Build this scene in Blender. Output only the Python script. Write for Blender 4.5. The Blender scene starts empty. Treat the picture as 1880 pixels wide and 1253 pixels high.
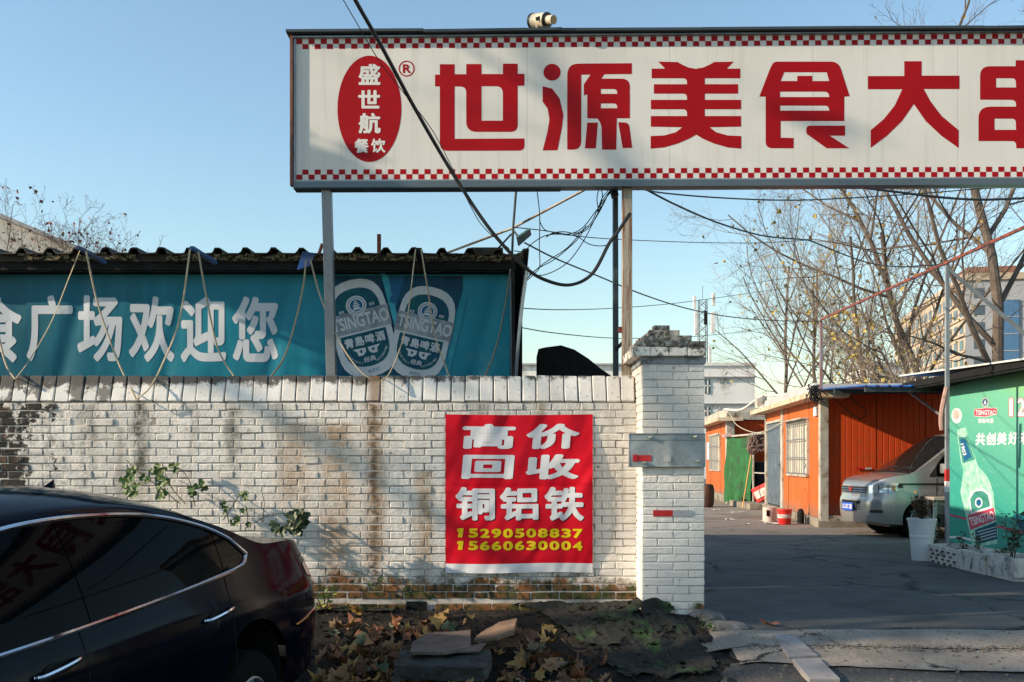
import bpy, bmesh, math, random
from mathutils import Vector, Matrix, noise as mnoise
random.seed(7)
R = random.uniform
PI = math.pi
scene = bpy.context.scene
COL = scene.collection

# ------------------------------------------------------------------ camera, sky, sun, exposure
F, CX, HY, H = 1828.0, 940.0, 845.0, 1.30        # focal length in px of the 1880 px wide photo, principal column, horizon row, eye height
cam_d = bpy.data.cameras.new("camera")
cam = bpy.data.objects.new("camera", cam_d)
COL.objects.link(cam)
cam.location = (0, 0, H)
cam.rotation_euler = (PI / 2, 0, 0)
cam_d.sensor_width = 36.0
cam_d.lens = F / 1880.0 * 36.0
cam_d.shift_y = (HY - 626.5) / 1880.0
cam_d.clip_start = 0.05
cam_d.clip_end = 3000
scene.camera = cam

SUN_D = Vector((0.90, 0.22, -0.38)).normalized()   # the way the light travels
world = bpy.data.worlds.new("World")
scene.world = world
world.use_nodes = True
wn = world.node_tree
wn.nodes.clear()
sky = wn.nodes.new("ShaderNodeTexSky")
sky.sky_type = 'NISHITA'
sky.sun_disc = False
sky.sun_elevation = math.asin(-SUN_D.z)
sky.sun_rotation = math.atan2(-SUN_D.x, -SUN_D.y)
sky.altitude = 50
sky.air_density = 1.4
sky.dust_density = 0.4
sky.ozone_density = 1.8
bg = wn.nodes.new("ShaderNodeBackground")
bg.inputs["Strength"].default_value = 0.135
wo = wn.nodes.new("ShaderNodeOutputWorld")
wb_mix = wn.nodes.new("ShaderNodeMix"); wb_mix.data_type = 'RGBA'; wb_mix.blend_type = 'MULTIPLY'      # even white balance of the sky
wb_mix.inputs["Factor"].default_value = 1.0; wb_mix.inputs[7].default_value = (.95, 1.03, 1.07, 1)
wn.links.new(sky.outputs[0], wb_mix.inputs[6])
wn.links.new(wb_mix.outputs[2], bg.inputs[0])
wn.links.new(bg.outputs[0], wo.inputs[0])
sl = bpy.data.lights.new("sun", 'SUN')
sl.energy = 5.0
sl.angle = math.radians(0.53)
sl.color = (1.0, 0.82, 0.61)
sun = bpy.data.objects.new("sun", sl)
COL.objects.link(sun)
sun.location = (-20, -5, 12)
sun.rotation_euler = SUN_D.to_track_quat('-Z', 'Y').to_euler()
scene.view_settings.view_transform = 'Standard'
scene.view_settings.look = 'None'
scene.view_settings.gamma = 1.0
scene.view_settings.use_curve_mapping = False
scene.view_settings.exposure = 0.58
scene.cycles.max_bounces = 6
scene.cycles.transparent_max_bounces = 6

# ------------------------------------------------------------------ node helpers
class NT:
    def __init__(s, name):
        s.m = bpy.data.materials.new(name)
        s.m.use_nodes = True
        s.t = s.m.node_tree
        s.t.nodes.clear()
        s.o = s.t.nodes.new("ShaderNodeOutputMaterial")
        s.b = s.t.nodes.new("ShaderNodeBsdfPrincipled")
        s.t.links.new(s.b.outputs[0], s.o.inputs[0])
    def n(s, ty): return s.t.nodes.new(ty)
    def put(s, sock, val):
        if isinstance(val, bpy.types.NodeSocket): s.t.links.new(val, sock)
        elif val is not None:
            if isinstance(val, (tuple, list)) and len(val) == 3 and sock.type == 'RGBA': val = (*val, 1)
            sock.default_value = val
    def set(s, **k):
        names = dict(col="Base Color", rough="Roughness", metal="Metallic", spec="Specular IOR Level", coat="Coat Weight",
                     coatr="Coat Roughness", normal="Normal", trans="Transmission Weight", alpha="Alpha", sheen="Sheen Weight",
                     sub="Subsurface Weight")
        for a, v in k.items(): s.put(s.b.inputs[names[a]], v)
        return s
    def pos(s): return s.n("ShaderNodeNewGeometry").outputs["Position"]
    def obj(s): return s.n("ShaderNodeTexCoord").outputs["Object"]
    def rnd(s): return s.n("ShaderNodeObjectInfo").outputs["Random"]
    def sep(s, v):
        a = s.n("ShaderNodeSeparateXYZ"); s.put(a.inputs[0], v); return a.outputs
    def scl(s, v, x, y, z):
        a = s.n("ShaderNodeMapping"); s.put(a.inputs[0], v); a.inputs["Scale"].default_value = (x, y, z); return a.outputs[0]
    def noise(s, v, sc, det=4, rough=.55, dist=0, color=False):
        a = s.n("ShaderNodeTexNoise"); s.put(a.inputs["Vector"], v)
        a.inputs["Scale"].default_value = sc; a.inputs["Detail"].default_value = det
        a.inputs["Roughness"].default_value = rough; a.inputs["Distortion"].default_value = dist
        return a.outputs["Color" if color else "Fac"]
    def voro(s, v, sc, feat='F1', out="Distance"):
        a = s.n("ShaderNodeTexVoronoi"); a.feature = feat; s.put(a.inputs["Vector"], v); a.inputs["Scale"].default_value = sc
        return a.outputs[out]
    def math(s, op, a, b=0.0, c=None):
        m = s.n("ShaderNodeMath"); m.operation = op; s.put(m.inputs[0], a); s.put(m.inputs[1], b)
        if c is not None: s.put(m.inputs[2], c)
        return m.outputs[0]
    def mr(s, v, a, b, c=0.0, d=1.0, smooth=False):
        m = s.n("ShaderNodeMapRange"); m.clamp = True
        if smooth: m.interpolation_type = 'SMOOTHSTEP'
        s.put(m.inputs[0], v)
        for i, q in enumerate((a, b, c, d)): s.put(m.inputs[i + 1], q)
        return m.outputs[0]
    def mix(s, f, a, b, mode='MIX'):
        m = s.n("ShaderNodeMix"); m.data_type = 'RGBA'; m.blend_type = mode; m.clamp_factor = True
        s.put(m.inputs["Factor"], f); s.put(m.inputs[6], a); s.put(m.inputs[7], b)
        return m.outputs[2]
    def bump(s, h, strength=.3, dist=.01, nrm=None):
        b = s.n("ShaderNodeBump"); s.put(b.inputs["Height"], h); b.inputs["Strength"].default_value = strength
        b.inputs["Distance"].default_value = dist
        if nrm is not None: s.put(b.inputs["Normal"], nrm)
        return b.outputs[0]

def simple(name, c1, c2=None, sc=4.0, rough=.7, metal=0.0, bsc=40.0, bst=.2, spec=.5, coat=0.0, dirt=None, dirtsc=3.0, rnd=0.0, lo=.35, hi=.65):
    t = NT(name)
    p = t.pos()
    c = c1
    if c2 is not None: c = t.mix(t.mr(t.noise(p, sc, 5, .6), lo, hi), c1, c2)
    if dirt is not None: c = t.mix(t.mr(t.noise(p, dirtsc, 6, .7, .6), .5, .68), c, dirt)
    if rnd: c = t.mix(t.mr(t.rnd(), 0, 1, 0, rnd), c, (0.02, 0.02, 0.02))
    t.set(col=c, rough=rough, metal=metal, spec=spec)
    if coat: t.set(coat=coat)
    t.set(rough=t.mr(t.noise(p, sc * 2.3, 4), .3, .7, max(rough - .1, .02), min(rough + .1, 1)))
    if bst: t.set(normal=t.bump(t.noise(p, bsc, 4, .6), bst, .006))
    return t.m

def painted_brick(name, pillar=False):
    t = NT(name); p = t.pos(); x, y, z = t.sep(p)
    big = t.noise(p, 1.3, 3); fine = t.noise(p, 30, 4, .7)
    c = t.mix(t.mr(big, .35, .65), (.70, .65, .58), (.81, .765, .70))
    c = t.mix(t.mr(t.rnd(), 0, 1, 0, .22), c, (.46, .44, .42))
    c = t.mix(t.mr(fine, .52, .75, 0, .35), c, (.42, .39, .35))
    if not pillar:
        # soft vertical run-off streaks under the coping
        st = t.noise(t.scl(p, 5.5, 1, .55), 1.0, 5, .65)
        c = t.mix(t.math('MULTIPLY', t.mr(st, .51, .68), t.mr(z, .5, 1.7, .35, .7)), c, (.20, .18, .155))
        wob = t.math('MULTIPLY_ADD', t.noise(t.scl(p, 3, 1, 5), 2.2, 4), .16, -.08)
        def col(cc, x0, w, z0, z1, color, k=.9, thr=.42):
            d = t.math('ABSOLUTE', t.math('SUBTRACT', t.math('ADD', x, wob), x0))
            f = t.mr(d, w * .2, w, 1, 0)
            f = t.math('MULTIPLY', f, t.mr(z, z0, z0 + .35))
            f = t.math('MULTIPLY', f, t.mr(z, z1, z1 + .02, 1, 0))
            f = t.math('MULTIPLY', f, t.mr(t.noise(p, 9, 5, .7), thr - .12, thr + .12, .25, 1))
            return t.mix(t.math('MULTIPLY', f, k), cc, color)
        c = col(c, -1.14, .12, .2, 1.80, (.26, .14, .05), .85)
        c = col(c, -1.14, .035, .0, 1.80, (.06, .04, .02), .7)
        c = col(c, -1.45, .22, .2, 1.6, (.34, .20, .09), .75)
        c = col(c, -3.08, .09, .9, 1.79, (.05, .045, .025), .9)
        c = col(c, -2.31, .08, 1.1, 1.72, (.06, .06, .04), .8)
        c = col(c, -1.80, .20, .7, 1.6, (.36, .23, .12), .7)
        c = col(c, .24, .05, 1.5, 1.79, (.20, .12, .03), .8)
        c = col(c, -.72, .10, .2, 1.2, (.28, .17, .07), .75)
        # bare sooty patch on the left with the paint flaked off
        m = t.math('ADD', t.mr(x, -3.35, -4.25), t.math('MULTIPLY_ADD', t.noise(p, 3.6, 6, .75), 2.6, -1.3))
        m = t.mr(m, .66, .76)
        m = t.math('MULTIPLY', m, t.mr(x, -2.8, -3.2))
        soot = t.mix(t.mr(t.noise(p, 7, 4), .52, .64), (.020, .019, .016), (.105, .062, .040))
        grime = t.math('MULTIPLY', t.mr(x, -2.9, -3.9), t.mr(t.noise(p, 8, 6, .8), .48, .62, 0, .7)); c = t.mix(grime, c, (.09, .08, .07)); c = t.mix(m, c, soot)
    # damp, moss and bare brick near the ground
    gm = t.math('ADD', t.mr(z, .10, .52, 1.2, 0), t.math('MULTIPLY_ADD', t.noise(p, 4.2, 5, .7), 1.6, -.8))
    if pillar: gm = t.math('ADD', t.mr(z, .0, .32, 1, 0), t.math('ADD', t.math('MULTIPLY_ADD', t.noise(p, 4.2, 5, .7), 1.6, -.8), t.mr(x, 1.15, 1.5, -.55, .0)))
    moss = t.mix(t.mr(t.noise(p, 7, 4), .42, .60), (.06, .065, .018), (.20, .085, .03))
    moss = t.mix(t.mr(t.noise(p, 21, 4), .5, .62), moss, (.02, .022, .01))
    c = t.mix(t.mr(gm, .45, .72), c, moss)
    if pillar:
        # raw weathered brick steps on top
        up = t.math('ADD', z, t.math('MULTIPLY_ADD', t.noise(p, 8, 4), .06, -.03))
        raw = t.mix(t.mr(t.noise(p, 14, 5, .7), .45, .6), (.36, .34, .30), (.04, .038, .035))
        c = t.mix(t.mr(up, 2.185, 2.2), c, raw)
        c = t.mix(t.math('MULTIPLY', t.mr(t.noise(p, 17, 5, .7), .5, .6), t.mr(z, 2.0, 2.15)), c, (.10, .085, .07))
    ch = t.mr(t.noise(p, 19, 5, .75), .64, .67, 0, .85)            # chips where the paint is gone
    c = t.mix(ch, c, (.20, .17, .14))
    t.set(col=c, rough=.75, spec=.3)
    h = t.math('ADD', t.noise(p, 55, 5, .6), t.math('MULTIPLY', t.noise(p, 12, 3), 1.6))
    h = t.math('SUBTRACT', h, ch)
    t.set(normal=t.bump(h, .55, .008))
    return t.m

def coping_mat():
    t = NT("whitewashed coping"); p = t.pos(); x, y, z = t.sep(p)
    c = t.mix(t.mr(t.noise(p, 3, 4), .35, .65), (.66, .63, .58), (.80, .78, .74))
    c = t.mix(t.mr(t.rnd(), 0, 1, 0, .2), c, (.40, .37, .33))
    # black mildew creeping down from the ridge
    k = t.math('ADD', t.mr(z, 1.86, 1.99, 0, 1.05), t.math('MULTIPLY_ADD', t.noise(p, 9, 6, .75), 2.2, -1.1))
    k = t.math('ADD', k, t.mr(x, 1.0, -3.2, -.45, .25))
    c = t.mix(t.mr(k, .55, .85, 0, .92), c, (.035, .032, .028))
    k2 = t.math('ADD', t.math('MULTIPLY_ADD', t.noise(p, 4.5, 5, .65), 2.4, -1.2), t.mr(x, -2.6, -3.6, -.7, .35))
    k2 = t.math('ADD', k2, t.mr(t.rnd(), 0, 1, -.35, .35))
    c = t.mix(t.mr(k2, .42, .52, 0, .85), c, (.10, .095, .085))
    c = t.mix(t.mr(t.noise(p, 26, 5, .8), .58, .68, 0, .8), c, (.07, .06, .05))
    d = t.math('ABSOLUTE', t.math('ADD', x, 1.14))
    c = t.mix(t.mr(d, .02, .09, .75, 0), c, (.20, .10, .035))
    t.set(col=c, rough=.8, spec=.3, normal=t.bump(t.noise(p, 45, 5), .45, .006))
    return t.m

def metal_rust(name, base, rust=(.16, .045, .015), amt=.5, rough=.5, metal=.0, streak=True):
    t = NT(name); p = t.pos()
    v = t.scl(p, 34, 34, 1.0) if streak else p
    n = t.noise(v, 1.6 if streak else 7, 6, .7)
    c = t.mix(t.mr(n, 1 - amt - .045, 1 - amt + .045), base, rust)
    c = t.mix(t.mr(t.noise(p, 30, 4, .7), .55, .75, 0, .5), c, (.05, .03, .02))
    t.set(col=c, rough=rough, metal=metal, normal=t.bump(t.noise(p, 60, 3), .15, .003))
    return t.m

def ground_mat(name, c1, c2, crack=True, far_sun_tint=None, dirt=(.05, .045, .035), grit=180, cracksc=.55, bst=.5):
    t = NT(name); p = t.pos()
    c = t.mix(t.mr(t.noise(p, .9, 6, .65), .35, .65), c1, c2)
    c = t.mix(t.mr(t.noise(p, 5.5, 6, .75, .4), .5, .72, 0, .65), c, dirt)
    if far_sun_tint: c = t.mix(t.mr(t.math('ADD', t.sep(p)[1], t.math('MULTIPLY', t.noise(p, .35, 4), 6)), 15, 25, 0, .75), c, far_sun_tint)  # dusty holds painted sunlight: ground turns paler tan with depth
    g = t.voro(p, grit, 'F1', "Color")
    gs = t.sep(g)[0]
    c = t.mix(t.mr(gs, .75, 1, 0, .45), c, tuple(min(.42, q * 2.2) for q in c2))
    c = t.mix(t.mr(gs, .25, 0, 0, .5), c, (.02, .02, .02))
    h = t.math('ADD', t.noise(p, 7, 5, .6), t.math('MULTIPLY', gs, .25))
    if crack:
        w = t.noise(p, 2.3, 5, .7, color=True)
        vv = t.n("ShaderNodeVectorMath"); vv.operation = 'MULTIPLY_ADD'
        t.put(vv.inputs[0], w); vv.inputs[1].default_value = (.55, .55, 0); t.put(vv.inputs[2], p)
        c = t.mix(t.mr(t.noise(p, .55, 3, .5, .8), .54, .58, 0, .35), c, tuple(q * .55 for q in c1)); d = t.voro(vv.outputs[0], cracksc, 'DISTANCE_TO_EDGE')
        br = t.mr(t.noise(p, 1.4, 3), .45, .55)
        cf = t.math('MULTIPLY', t.mr(d, .004, .014, 1, 0), br)
        c = t.mix(cf, c, (.018, .016, .013))
        h = t.math('SUBTRACT', h, t.math('MULTIPLY', cf, 1.5))
    t.set(col=c, rough=t.mr(t.noise(p, 3, 4), .3, .7, .75, .95), spec=.3, normal=t.bump(h, bst, .012))
    return t.m

def gloss(name, col, rough=.05, metal=0.0, coat=1.0, spec=.5):
    t = NT(name); p = t.pos()
    t.set(col=t.mix(t.mr(t.noise(p, 3, 4), .4, .7, 0, .3), col, tuple(min(1, q * 1.6 + .006) for q in col)),
          rough=t.mr(t.noise(p, 9, 5), .4, .8, rough, rough + .08), metal=metal, coat=coat, spec=spec)
    t.put(t.b.inputs["Coat Roughness"], .03)
    return t.m
# ------------------------------------------------------------------ mesh helpers
def P(px, py, Y):                       # a point at depth Y whose picture position in the photo is (px, py)
    return Vector(((px - CX) / F * Y, Y, H - (py - HY) / F * Y))

def top_of(o):
    while o.parent is not None: o = o.parent
    return o

def tag(o, label=None, cat=None, group=None, kind=None):
    if label: o["label"] = label
    if cat: o["category"] = cat
    if group: o["group"] = group
    if kind: o["kind"] = kind
    return o

def thing(name, label, cat, loc=(0, 0, 0), rot=(0, 0, 0), group=None):
    o = bpy.data.objects.new(name, None)
    o.empty_display_size = .1
    COL.objects.link(o)
    o.location = loc; o.rotation_euler = rot
    return tag(o, label, cat, group)

class MB:
    def __init__(s): s.v = []; s.f = []
    def add(s, vs, fs):
        k = len(s.v); s.v += [tuple(v) for v in vs]; s.f += [tuple(i + k for i in f) for f in fs]; return s
    def box(s, x0, x1, y0, y1, z0, z1):
        return s.add([(x0, y0, z0), (x1, y0, z0), (x1, y1, z0), (x0, y1, z0), (x0, y0, z1), (x1, y0, z1), (x1, y1, z1), (x0, y1, z1)],
                     [(0, 3, 2, 1), (4, 5, 6, 7), (0, 1, 5, 4), (1, 2, 6, 5), (2, 3, 7, 6), (3, 0, 4, 7)])
    def obox(s, c, a, b, d):             # centre and three half-extent vectors
        c, a, b, d = Vector(c), Vector(a), Vector(b), Vector(d)
        vs = [c - a - b - d, c + a - b - d, c + a + b - d, c - a + b - d, c - a - b + d, c + a - b + d, c + a + b + d, c - a + b + d]
        return s.add(vs, [(0, 3, 2, 1), (4, 5, 6, 7), (0, 1, 5, 4), (1, 2, 6, 5), (2, 3, 7, 6), (3, 0, 4, 7)])
    def tube(s, pts, r, n=6, cap=True, flat=1.0):
        pts = [Vector(p) for p in pts]
        k = len(pts)
        rs = r if isinstance(r, (list, tuple)) else [r] * k
        vs = []; fs = []
        up = None
        for i, p in enumerate(pts):
            t = (pts[min(i + 1, k - 1)] - pts[max(i - 1, 0)])
            if t.length < 1e-9: t = Vector((0, 0, 1))
            t.normalize()
            if up is None: up = t.orthogonal().normalized()
            up = (up - t * up.dot(t))
            if up.length < 1e-6: up = t.orthogonal()
            up.normalize(); w = t.cross(up)
            for j in range(n):
                a = 2 * PI * j / n
                vs.append(p + (up * math.cos(a) + w * math.sin(a) * flat) * rs[i])
        for i in range(k - 1):
            for j in range(n):
                a = i * n + j; b = i * n + (j + 1) % n
                fs.append((a, b, b + n, a + n))
        if cap: fs += [tuple(range(n - 1, -1, -1)), tuple(range((k - 1) * n, k * n))]
        return s.add(vs, fs)
    def prism(s, poly, mp, d):           # polygon through mapping, pushed by vector d
        a = [Vector(mp(*q[:2])) for q in poly]; d = Vector(d); n = len(a)
        return s.add(a + [q + d for q in a], [tuple(range(n)), tuple(range(2 * n - 1, n - 1, -1))] + [(i, i + n, (i + 1) % n + n, (i + 1) % n) for i in range(n)])
    def lathe(s, prof, c=(0, 0, 0), n=24, axis='z', capped=True):
        c = Vector(c); vs = []; fs = []
        for r, z in prof:
            for j in range(n):
                a = 2 * PI * j / n
                q = (r * math.cos(a), r * math.sin(a), z)
                if axis == 'x': q = (z, r * math.cos(a), r * math.sin(a))
                vs.append(c + Vector(q))
        k = len(prof)
        for i in range(k - 1):
            for j in range(n):
                a = i * n + j; b = i * n + (j + 1) % n
                fs.append((a, b, b + n, a + n))
        if capped: fs += [tuple(range(n - 1, -1, -1)), tuple(range((k - 1) * n, k * n))]
        return s.add(vs, fs)
    def grid(s, fn, nu, nv, u0=0., u1=1., v0=0., v1=1.):
        vs = [fn(u0 + (u1 - u0) * i / nu, v0 + (v1 - v0) * j / nv) for j in range(nv + 1) for i in range(nu + 1)]
        w = nu + 1
        return s.add(vs, [(j * w + i, j * w + i + 1, (j + 1) * w + i + 1, (j + 1) * w + i) for j in range(nv) for i in range(nu)])
    def build(s, name, mat, parent=None, smooth=False, local=False, label=None, cat=None, group=None, kind=None, bevel=0.0):
        me = bpy.data.meshes.new(name)
        org = Vector((0, 0, 0))
        if not local:
            if parent is not None: org = top_of(parent).location.copy()
            elif cat and s.v:
                xs = [v[0] for v in s.v]; ys = [v[1] for v in s.v]; zs = [v[2] for v in s.v]
                org = Vector(((min(xs) + max(xs)) / 2, (min(ys) + max(ys)) / 2, min(zs)))
        me.from_pydata([(v[0] - org.x, v[1] - org.y, v[2] - org.z) for v in s.v], [], s.f)
        me.materials.append(mat)
        if bevel:
            bm = bmesh.new(); bm.from_mesh(me)
            bmesh.ops.bevel(bm, geom=[e for e in bm.edges if len(e.link_faces) == 2 and e.calc_face_angle(0) > .5], offset=bevel, segments=2, profile=.6, affect='EDGES', clamp_overlap=True)
            bm.to_mesh(me); bm.free()
        bm = bmesh.new(); bm.from_mesh(me); bmesh.ops.recalc_face_normals(bm, faces=bm.faces); bm.to_mesh(me); bm.free()
        if smooth:
            me.polygons.foreach_set("use_smooth", [True] * len(me.polygons))
            if smooth != 'all': me.set_sharp_from_angle(angle=math.radians(38))
        o = bpy.data.objects.new(name, me); COL.objects.link(o)
        if parent is not None: o.parent = parent
        else: o.location = org
        return tag(o, label, cat, group, kind)

def _noop(): pass
def spline(pts, n=8):                   # catmull-rom through points
    pts = [Vector(p) for p in pts]; out = []
    for i in range(len(pts) - 1):
        a, b = pts[i], pts[i + 1]
        p0 = pts[i - 1] if i else a * 2 - b
        p3 = pts[i + 2] if i + 2 < len(pts) else b * 2 - a
        for k in range(n):
            t = k / n
            out.append(.5 * ((2 * a) + (b - p0) * t + (2 * p0 - 5 * a + 4 * b - p3) * t * t + (3 * a - p0 - 3 * b + p3) * t ** 3))
    out.append(pts[-1]); return out

def interp(tab, x):
    if x <= tab[0][0]: return tab[0][1]
    for (a, p), (b, q) in zip(tab, tab[1:]):
        if x <= b:
            t = (x - a) / (b - a); return p + (q - p) * t
    return tab[-1][1]
def sinterp(tab, x):                    # smooth (monotone-ish catmull) table
    if x <= tab[0][0]: return tab[0][1]
    if x >= tab[-1][0]: return tab[-1][1]
    for i in range(len(tab) - 1):
        a, p = tab[i]; b, q = tab[i + 1]
        if x <= b:
            h = b - a; t = (x - a) / h
            m0 = (q - tab[i - 1][1]) / (b - tab[i - 1][0]) if i else (q - p) / h
            m1 = (tab[i + 2][1] - p) / (tab[i + 2][0] - a) if i + 2 < len(tab) else (q - p) / h
            t2, t3 = t * t, t ** 3
            return p * (2 * t3 - 3 * t2 + 1) + m0 * h * (t3 - 2 * t2 + t) + q * (3 * t2 - 2 * t3) + m1 * h * (t3 - t2)
def sstep(a, b, x):
    t = min(1, max(0, (x - a) / (b - a))); return t * t * (3 - 2 * t)

# ------------------------------------------------------------------ flat shapes: lettering and printed marks
def _curve_to_mesh(cu):
    o = bpy.data.objects.new("tmp", cu); COL.objects.link(o)
    dg = bpy.context.evaluated_depsgraph_get(); dg.update()
    me = bpy.data.meshes.new_from_object(o.evaluated_get(dg))
    vs = [(v.co.x, v.co.y) for v in me.vertices]; fs = [tuple(p.vertices) for p in me.polygons]
    bpy.data.objects.remove(o); bpy.data.meshes.remove(me)
    return vs, fs
_tc = {}
def glyphs(s, bold=.02, res=5):         # text outline scaled to the unit square
    k = (s, bold)
    if k not in _tc:
        cu = bpy.data.curves.new("txt", 'FONT'); cu.body = s; cu.resolution_u = res
        v0, f0 = _curve_to_mesh(cu); bpy.data.curves.remove(cu)
        vs, fs = [], []
        n = 8 if bold > .015 else (4 if bold > 0 else 1)     # heavier weight: the outline struck several times, a hair apart
        for i in range(n):
            a = 2 * PI * (i + .5) / n; dx, dy = (bold * math.cos(a), bold * math.sin(a)) if n > 1 else (0, 0); k0 = len(vs)
            vs += [(x + dx, y + dy, i) for x, y in v0]; fs += [tuple(j + k0 for j in f) for f in f0]
        x0 = min(v[0] for v in vs); x1 = max(v[0] for v in vs); y0 = min(v[1] for v in vs); y1 = max(v[1] for v in vs)
        _tc[k] = ([((x - x0) / (x1 - x0), (y1 - y) / (y1 - y0), l) for x, y, l in vs], fs)     # v grows downward as in a picture
    return _tc[k]
def outline(loops):                     # loops of (x, y[, corner radius]); even-odd fill gives holes
    cu = bpy.data.curves.new("shape", 'CURVE'); cu.dimensions = '2D'; cu.fill_mode = 'BOTH'
    for lp in loops:
        pts = []
        n = len(lp)
        for i, q in enumerate(lp):
            if len(q) > 2 and q[2] > 0:
                p = Vector(q[:2]); a = Vector(lp[i - 1][:2]) - p; b = Vector(lp[(i + 1) % n][:2]) - p
                r = min(q[2], a.length * .49 if len(lp[i - 1]) > 2 else a.length, b.length * .49 if len(lp[(i + 1) % n]) > 2 else b.length)
                A = p + a.normalized() * r; B = p + b.normalized() * r
                for k in range(7):
                    t = k / 6; pts.append((A * (1 - t) ** 2 + p * 2 * t * (1 - t) + B * t * t)[:])
            else: pts.append(tuple(q[:2]))
        sp = cu.splines.new('POLY'); sp.points.add(len(pts) - 1)
        for w, q in zip(sp.points, pts): w.co = (q[0], -q[1], 0, 1)
        sp.use_cyclic_u = True
    vs, fs = _curve_to_mesh(cu); bpy.data.curves.remove(cu)
    return [(x, -y) for x, y in vs], fs
def cut(vf, step):                      # slice a flat mesh by a grid so it can follow a curved sheet
    bm = bmesh.new(); vs = [bm.verts.new((q[0], q[1], q[2] if len(q) > 2 else 0)) for q in vf[0]]
    for f in vf[1]:
        try: bm.faces.new([vs[i] for i in f])
        except ValueError: pass
    for ax in (0, 1):
        lo = min(v.co[ax] for v in bm.verts); hi = max(v.co[ax] for v in bm.verts)
        q = math.ceil(lo / step) * step
        while q < hi:
            co = [0, 0, 0]; co[ax] = q; no = [0, 0, 0]; no[ax] = 1
            bmesh.ops.bisect_plane(bm, geom=bm.verts[:] + bm.edges[:] + bm.faces[:], plane_co=co, plane_no=no)
            q += step
    bm.verts.index_update()
    out = [tuple(v.co) for v in bm.verts]; fs = [tuple(v.index for v in f.verts) for f in bm.faces]
    bm.free(); return out, fs
def place(vf, x0, y0, x1, y1, shear=0.0):
    return [(x0 + (x1 - x0) * u + shear * (1 - v), y0 + (y1 - y0) * v, l) for u, v, l in vf[0]], vf[1]
LAY = .00012
def printed(name, vf, mp, mat, parent, label=None, local=False, kind=None, out=(0, -1, 0)):
    m = MB(); out = Vector(out); m.add([Vector(mp(q[0], q[1])) + out * (LAY * (q[2] if len(q) > 2 else 0)) for q in vf[0]], vf[1])
    return m.build(name, mat, parent, label=label, local=local, kind=kind)
def ellipse(cx, cy, rx, ry, n=40, a0=0): return [(cx + rx * math.cos(a0 + 2 * PI * i / n), cy + ry * math.sin(a0 + 2 * PI * i / n)) for i in range(n)]

# ------------------------------------------------------------------ materials
M = {}
M['brick'] = painted_brick("whitewashed brick")
M['pillar'] = painted_brick("whitewashed pillar brick", True)
M['coping'] = coping_mat()
M['mortar'] = simple("old mortar", (.30, .28, .25), (.17, .155, .135), 8, .9, bst=.5)
M['dark'] = simple("near black", (.007, .007, .007), (.013, .013, .013), 6, .8, spec=.2)
M['yard'] = ground_mat("worn yard concrete", far_sun_tint=(.34, .29, .24), c1=(.058, .060, .060), c2=(.095, .093, .088), cracksc=.45, dirt=(.08, .08, .078))  # near part darkened for shade, far part painted tan like sunlit ground
M['apron'] = ground_mat("sunlit tan concrete", (.25, .205, .16), (.34, .285, .225), cracksc=.8, dirt=(.12, .10, .08), grit=140)
M['road'] = ground_mat("old asphalt", (.06, .058, .055), (.085, .08, .075), crack=False, grit=95, bst=.9)
M['soil'] = ground_mat("dark damp soil", (.009, .008, .006), (.020, .015, .010), crack=False, dirt=(.006, .007, .004), grit=60, bst=1.0)
M['ground'] = ground_mat("bare ground", (.10, .09, .075), (.15, .135, .11), crack=False, grit=80)
M['granite'] = simple("pale granite", (.34, .31, .29), (.26, .24, .23), 6, .8, dirt=(.14, .12, .10), bsc=120)
M['stone'] = simple("grey fieldstone", (.22, .20, .19), (.12, .11, .10), 9, .9, bsc=30, bst=.8, dirt=(.05, .05, .03))
M['board'] = simple("weathered board", (.15, .115, .09), (.07, .052, .04), 5, .85, bsc=30, bst=.7)
M['block'] = simple("old concrete block", (.06, .058, .05), (.02, .02, .018), 7, .9, bsc=30, bst=.8)
M['white'] = simple("sign white acrylic", (.70, .685, .645), (.66, .645, .60), 1.5, .42, bst=0, spec=.15)
M['red'] = simple("sign red", (.36, .004, .008), (.31, .003, .006), 2, .42, bst=0, spec=.15)
M['alu'] = simple("aluminium trim", (.30, .32, .34), (.20, .215, .23), 5, .38, metal=.7, bst=.1)
M['steel'] = metal_rust("galvanised post", (.21, .215, .22), amt=.32, rough=.45, metal=.4)
M['darksteel'] = metal_rust("dark painted post", (.035, .05, .06), amt=.3)
M['rust'] = metal_rust("rusty steel", (.40, .35, .27), (.17, .065, .022), amt=.50)
M['redrust'] = metal_rust("red oxide steel", (.25, .05, .02), (.10, .025, .012), amt=.5, streak=False)
M['roofdark'] = simple("old grey roof sheet", (.06, .055, .05), (.025, .023, .02), 6, .85, bst=.4, dirt=(.11, .09, .05), dirtsc=6)
M['cable'] = simple("black cable", (.010, .010, .010), (.02, .018, .015), 10, .55, bst=0)
M['rope'] = simple("flat yellowed rope", (.50, .40, .26), (.36, .28, .17), 20, .8, bsc=200)
M['bluetape'] = simple("blue tarpaulin scrap", (.02, .10, .30), (.015, .06, .18), 9, .5, dirt=(.05, .05, .05))
M['redcloth'] = simple("red banner cloth", (.62, .004, .018), (.56, .004, .016), 2, .48, bsc=240, bst=.06, spec=.15)
M['printwhite'] = simple("printed white", (.70, .70, .71), (.64, .64, .66), 3, .5, bst=0, spec=.15)
M['printgrey'] = simple("printed silver grey", (.48, .52, .57), (.58, .61, .64), 6, .5, bst=0, spec=.15)
M['yellow'] = simple("printed yellow", (.78, .58, .01), (.72, .52, .01), 3, .5, bst=0, spec=.15)
M['black'] = simple("printed black", (.02, .005, .006), None, 3, .5, bst=0, spec=.15)
M['cloudwhite'] = simple("faded print white", (.56, .59, .63), (.50, .54, .58), 3, .5, bst=0, spec=.15)
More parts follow.
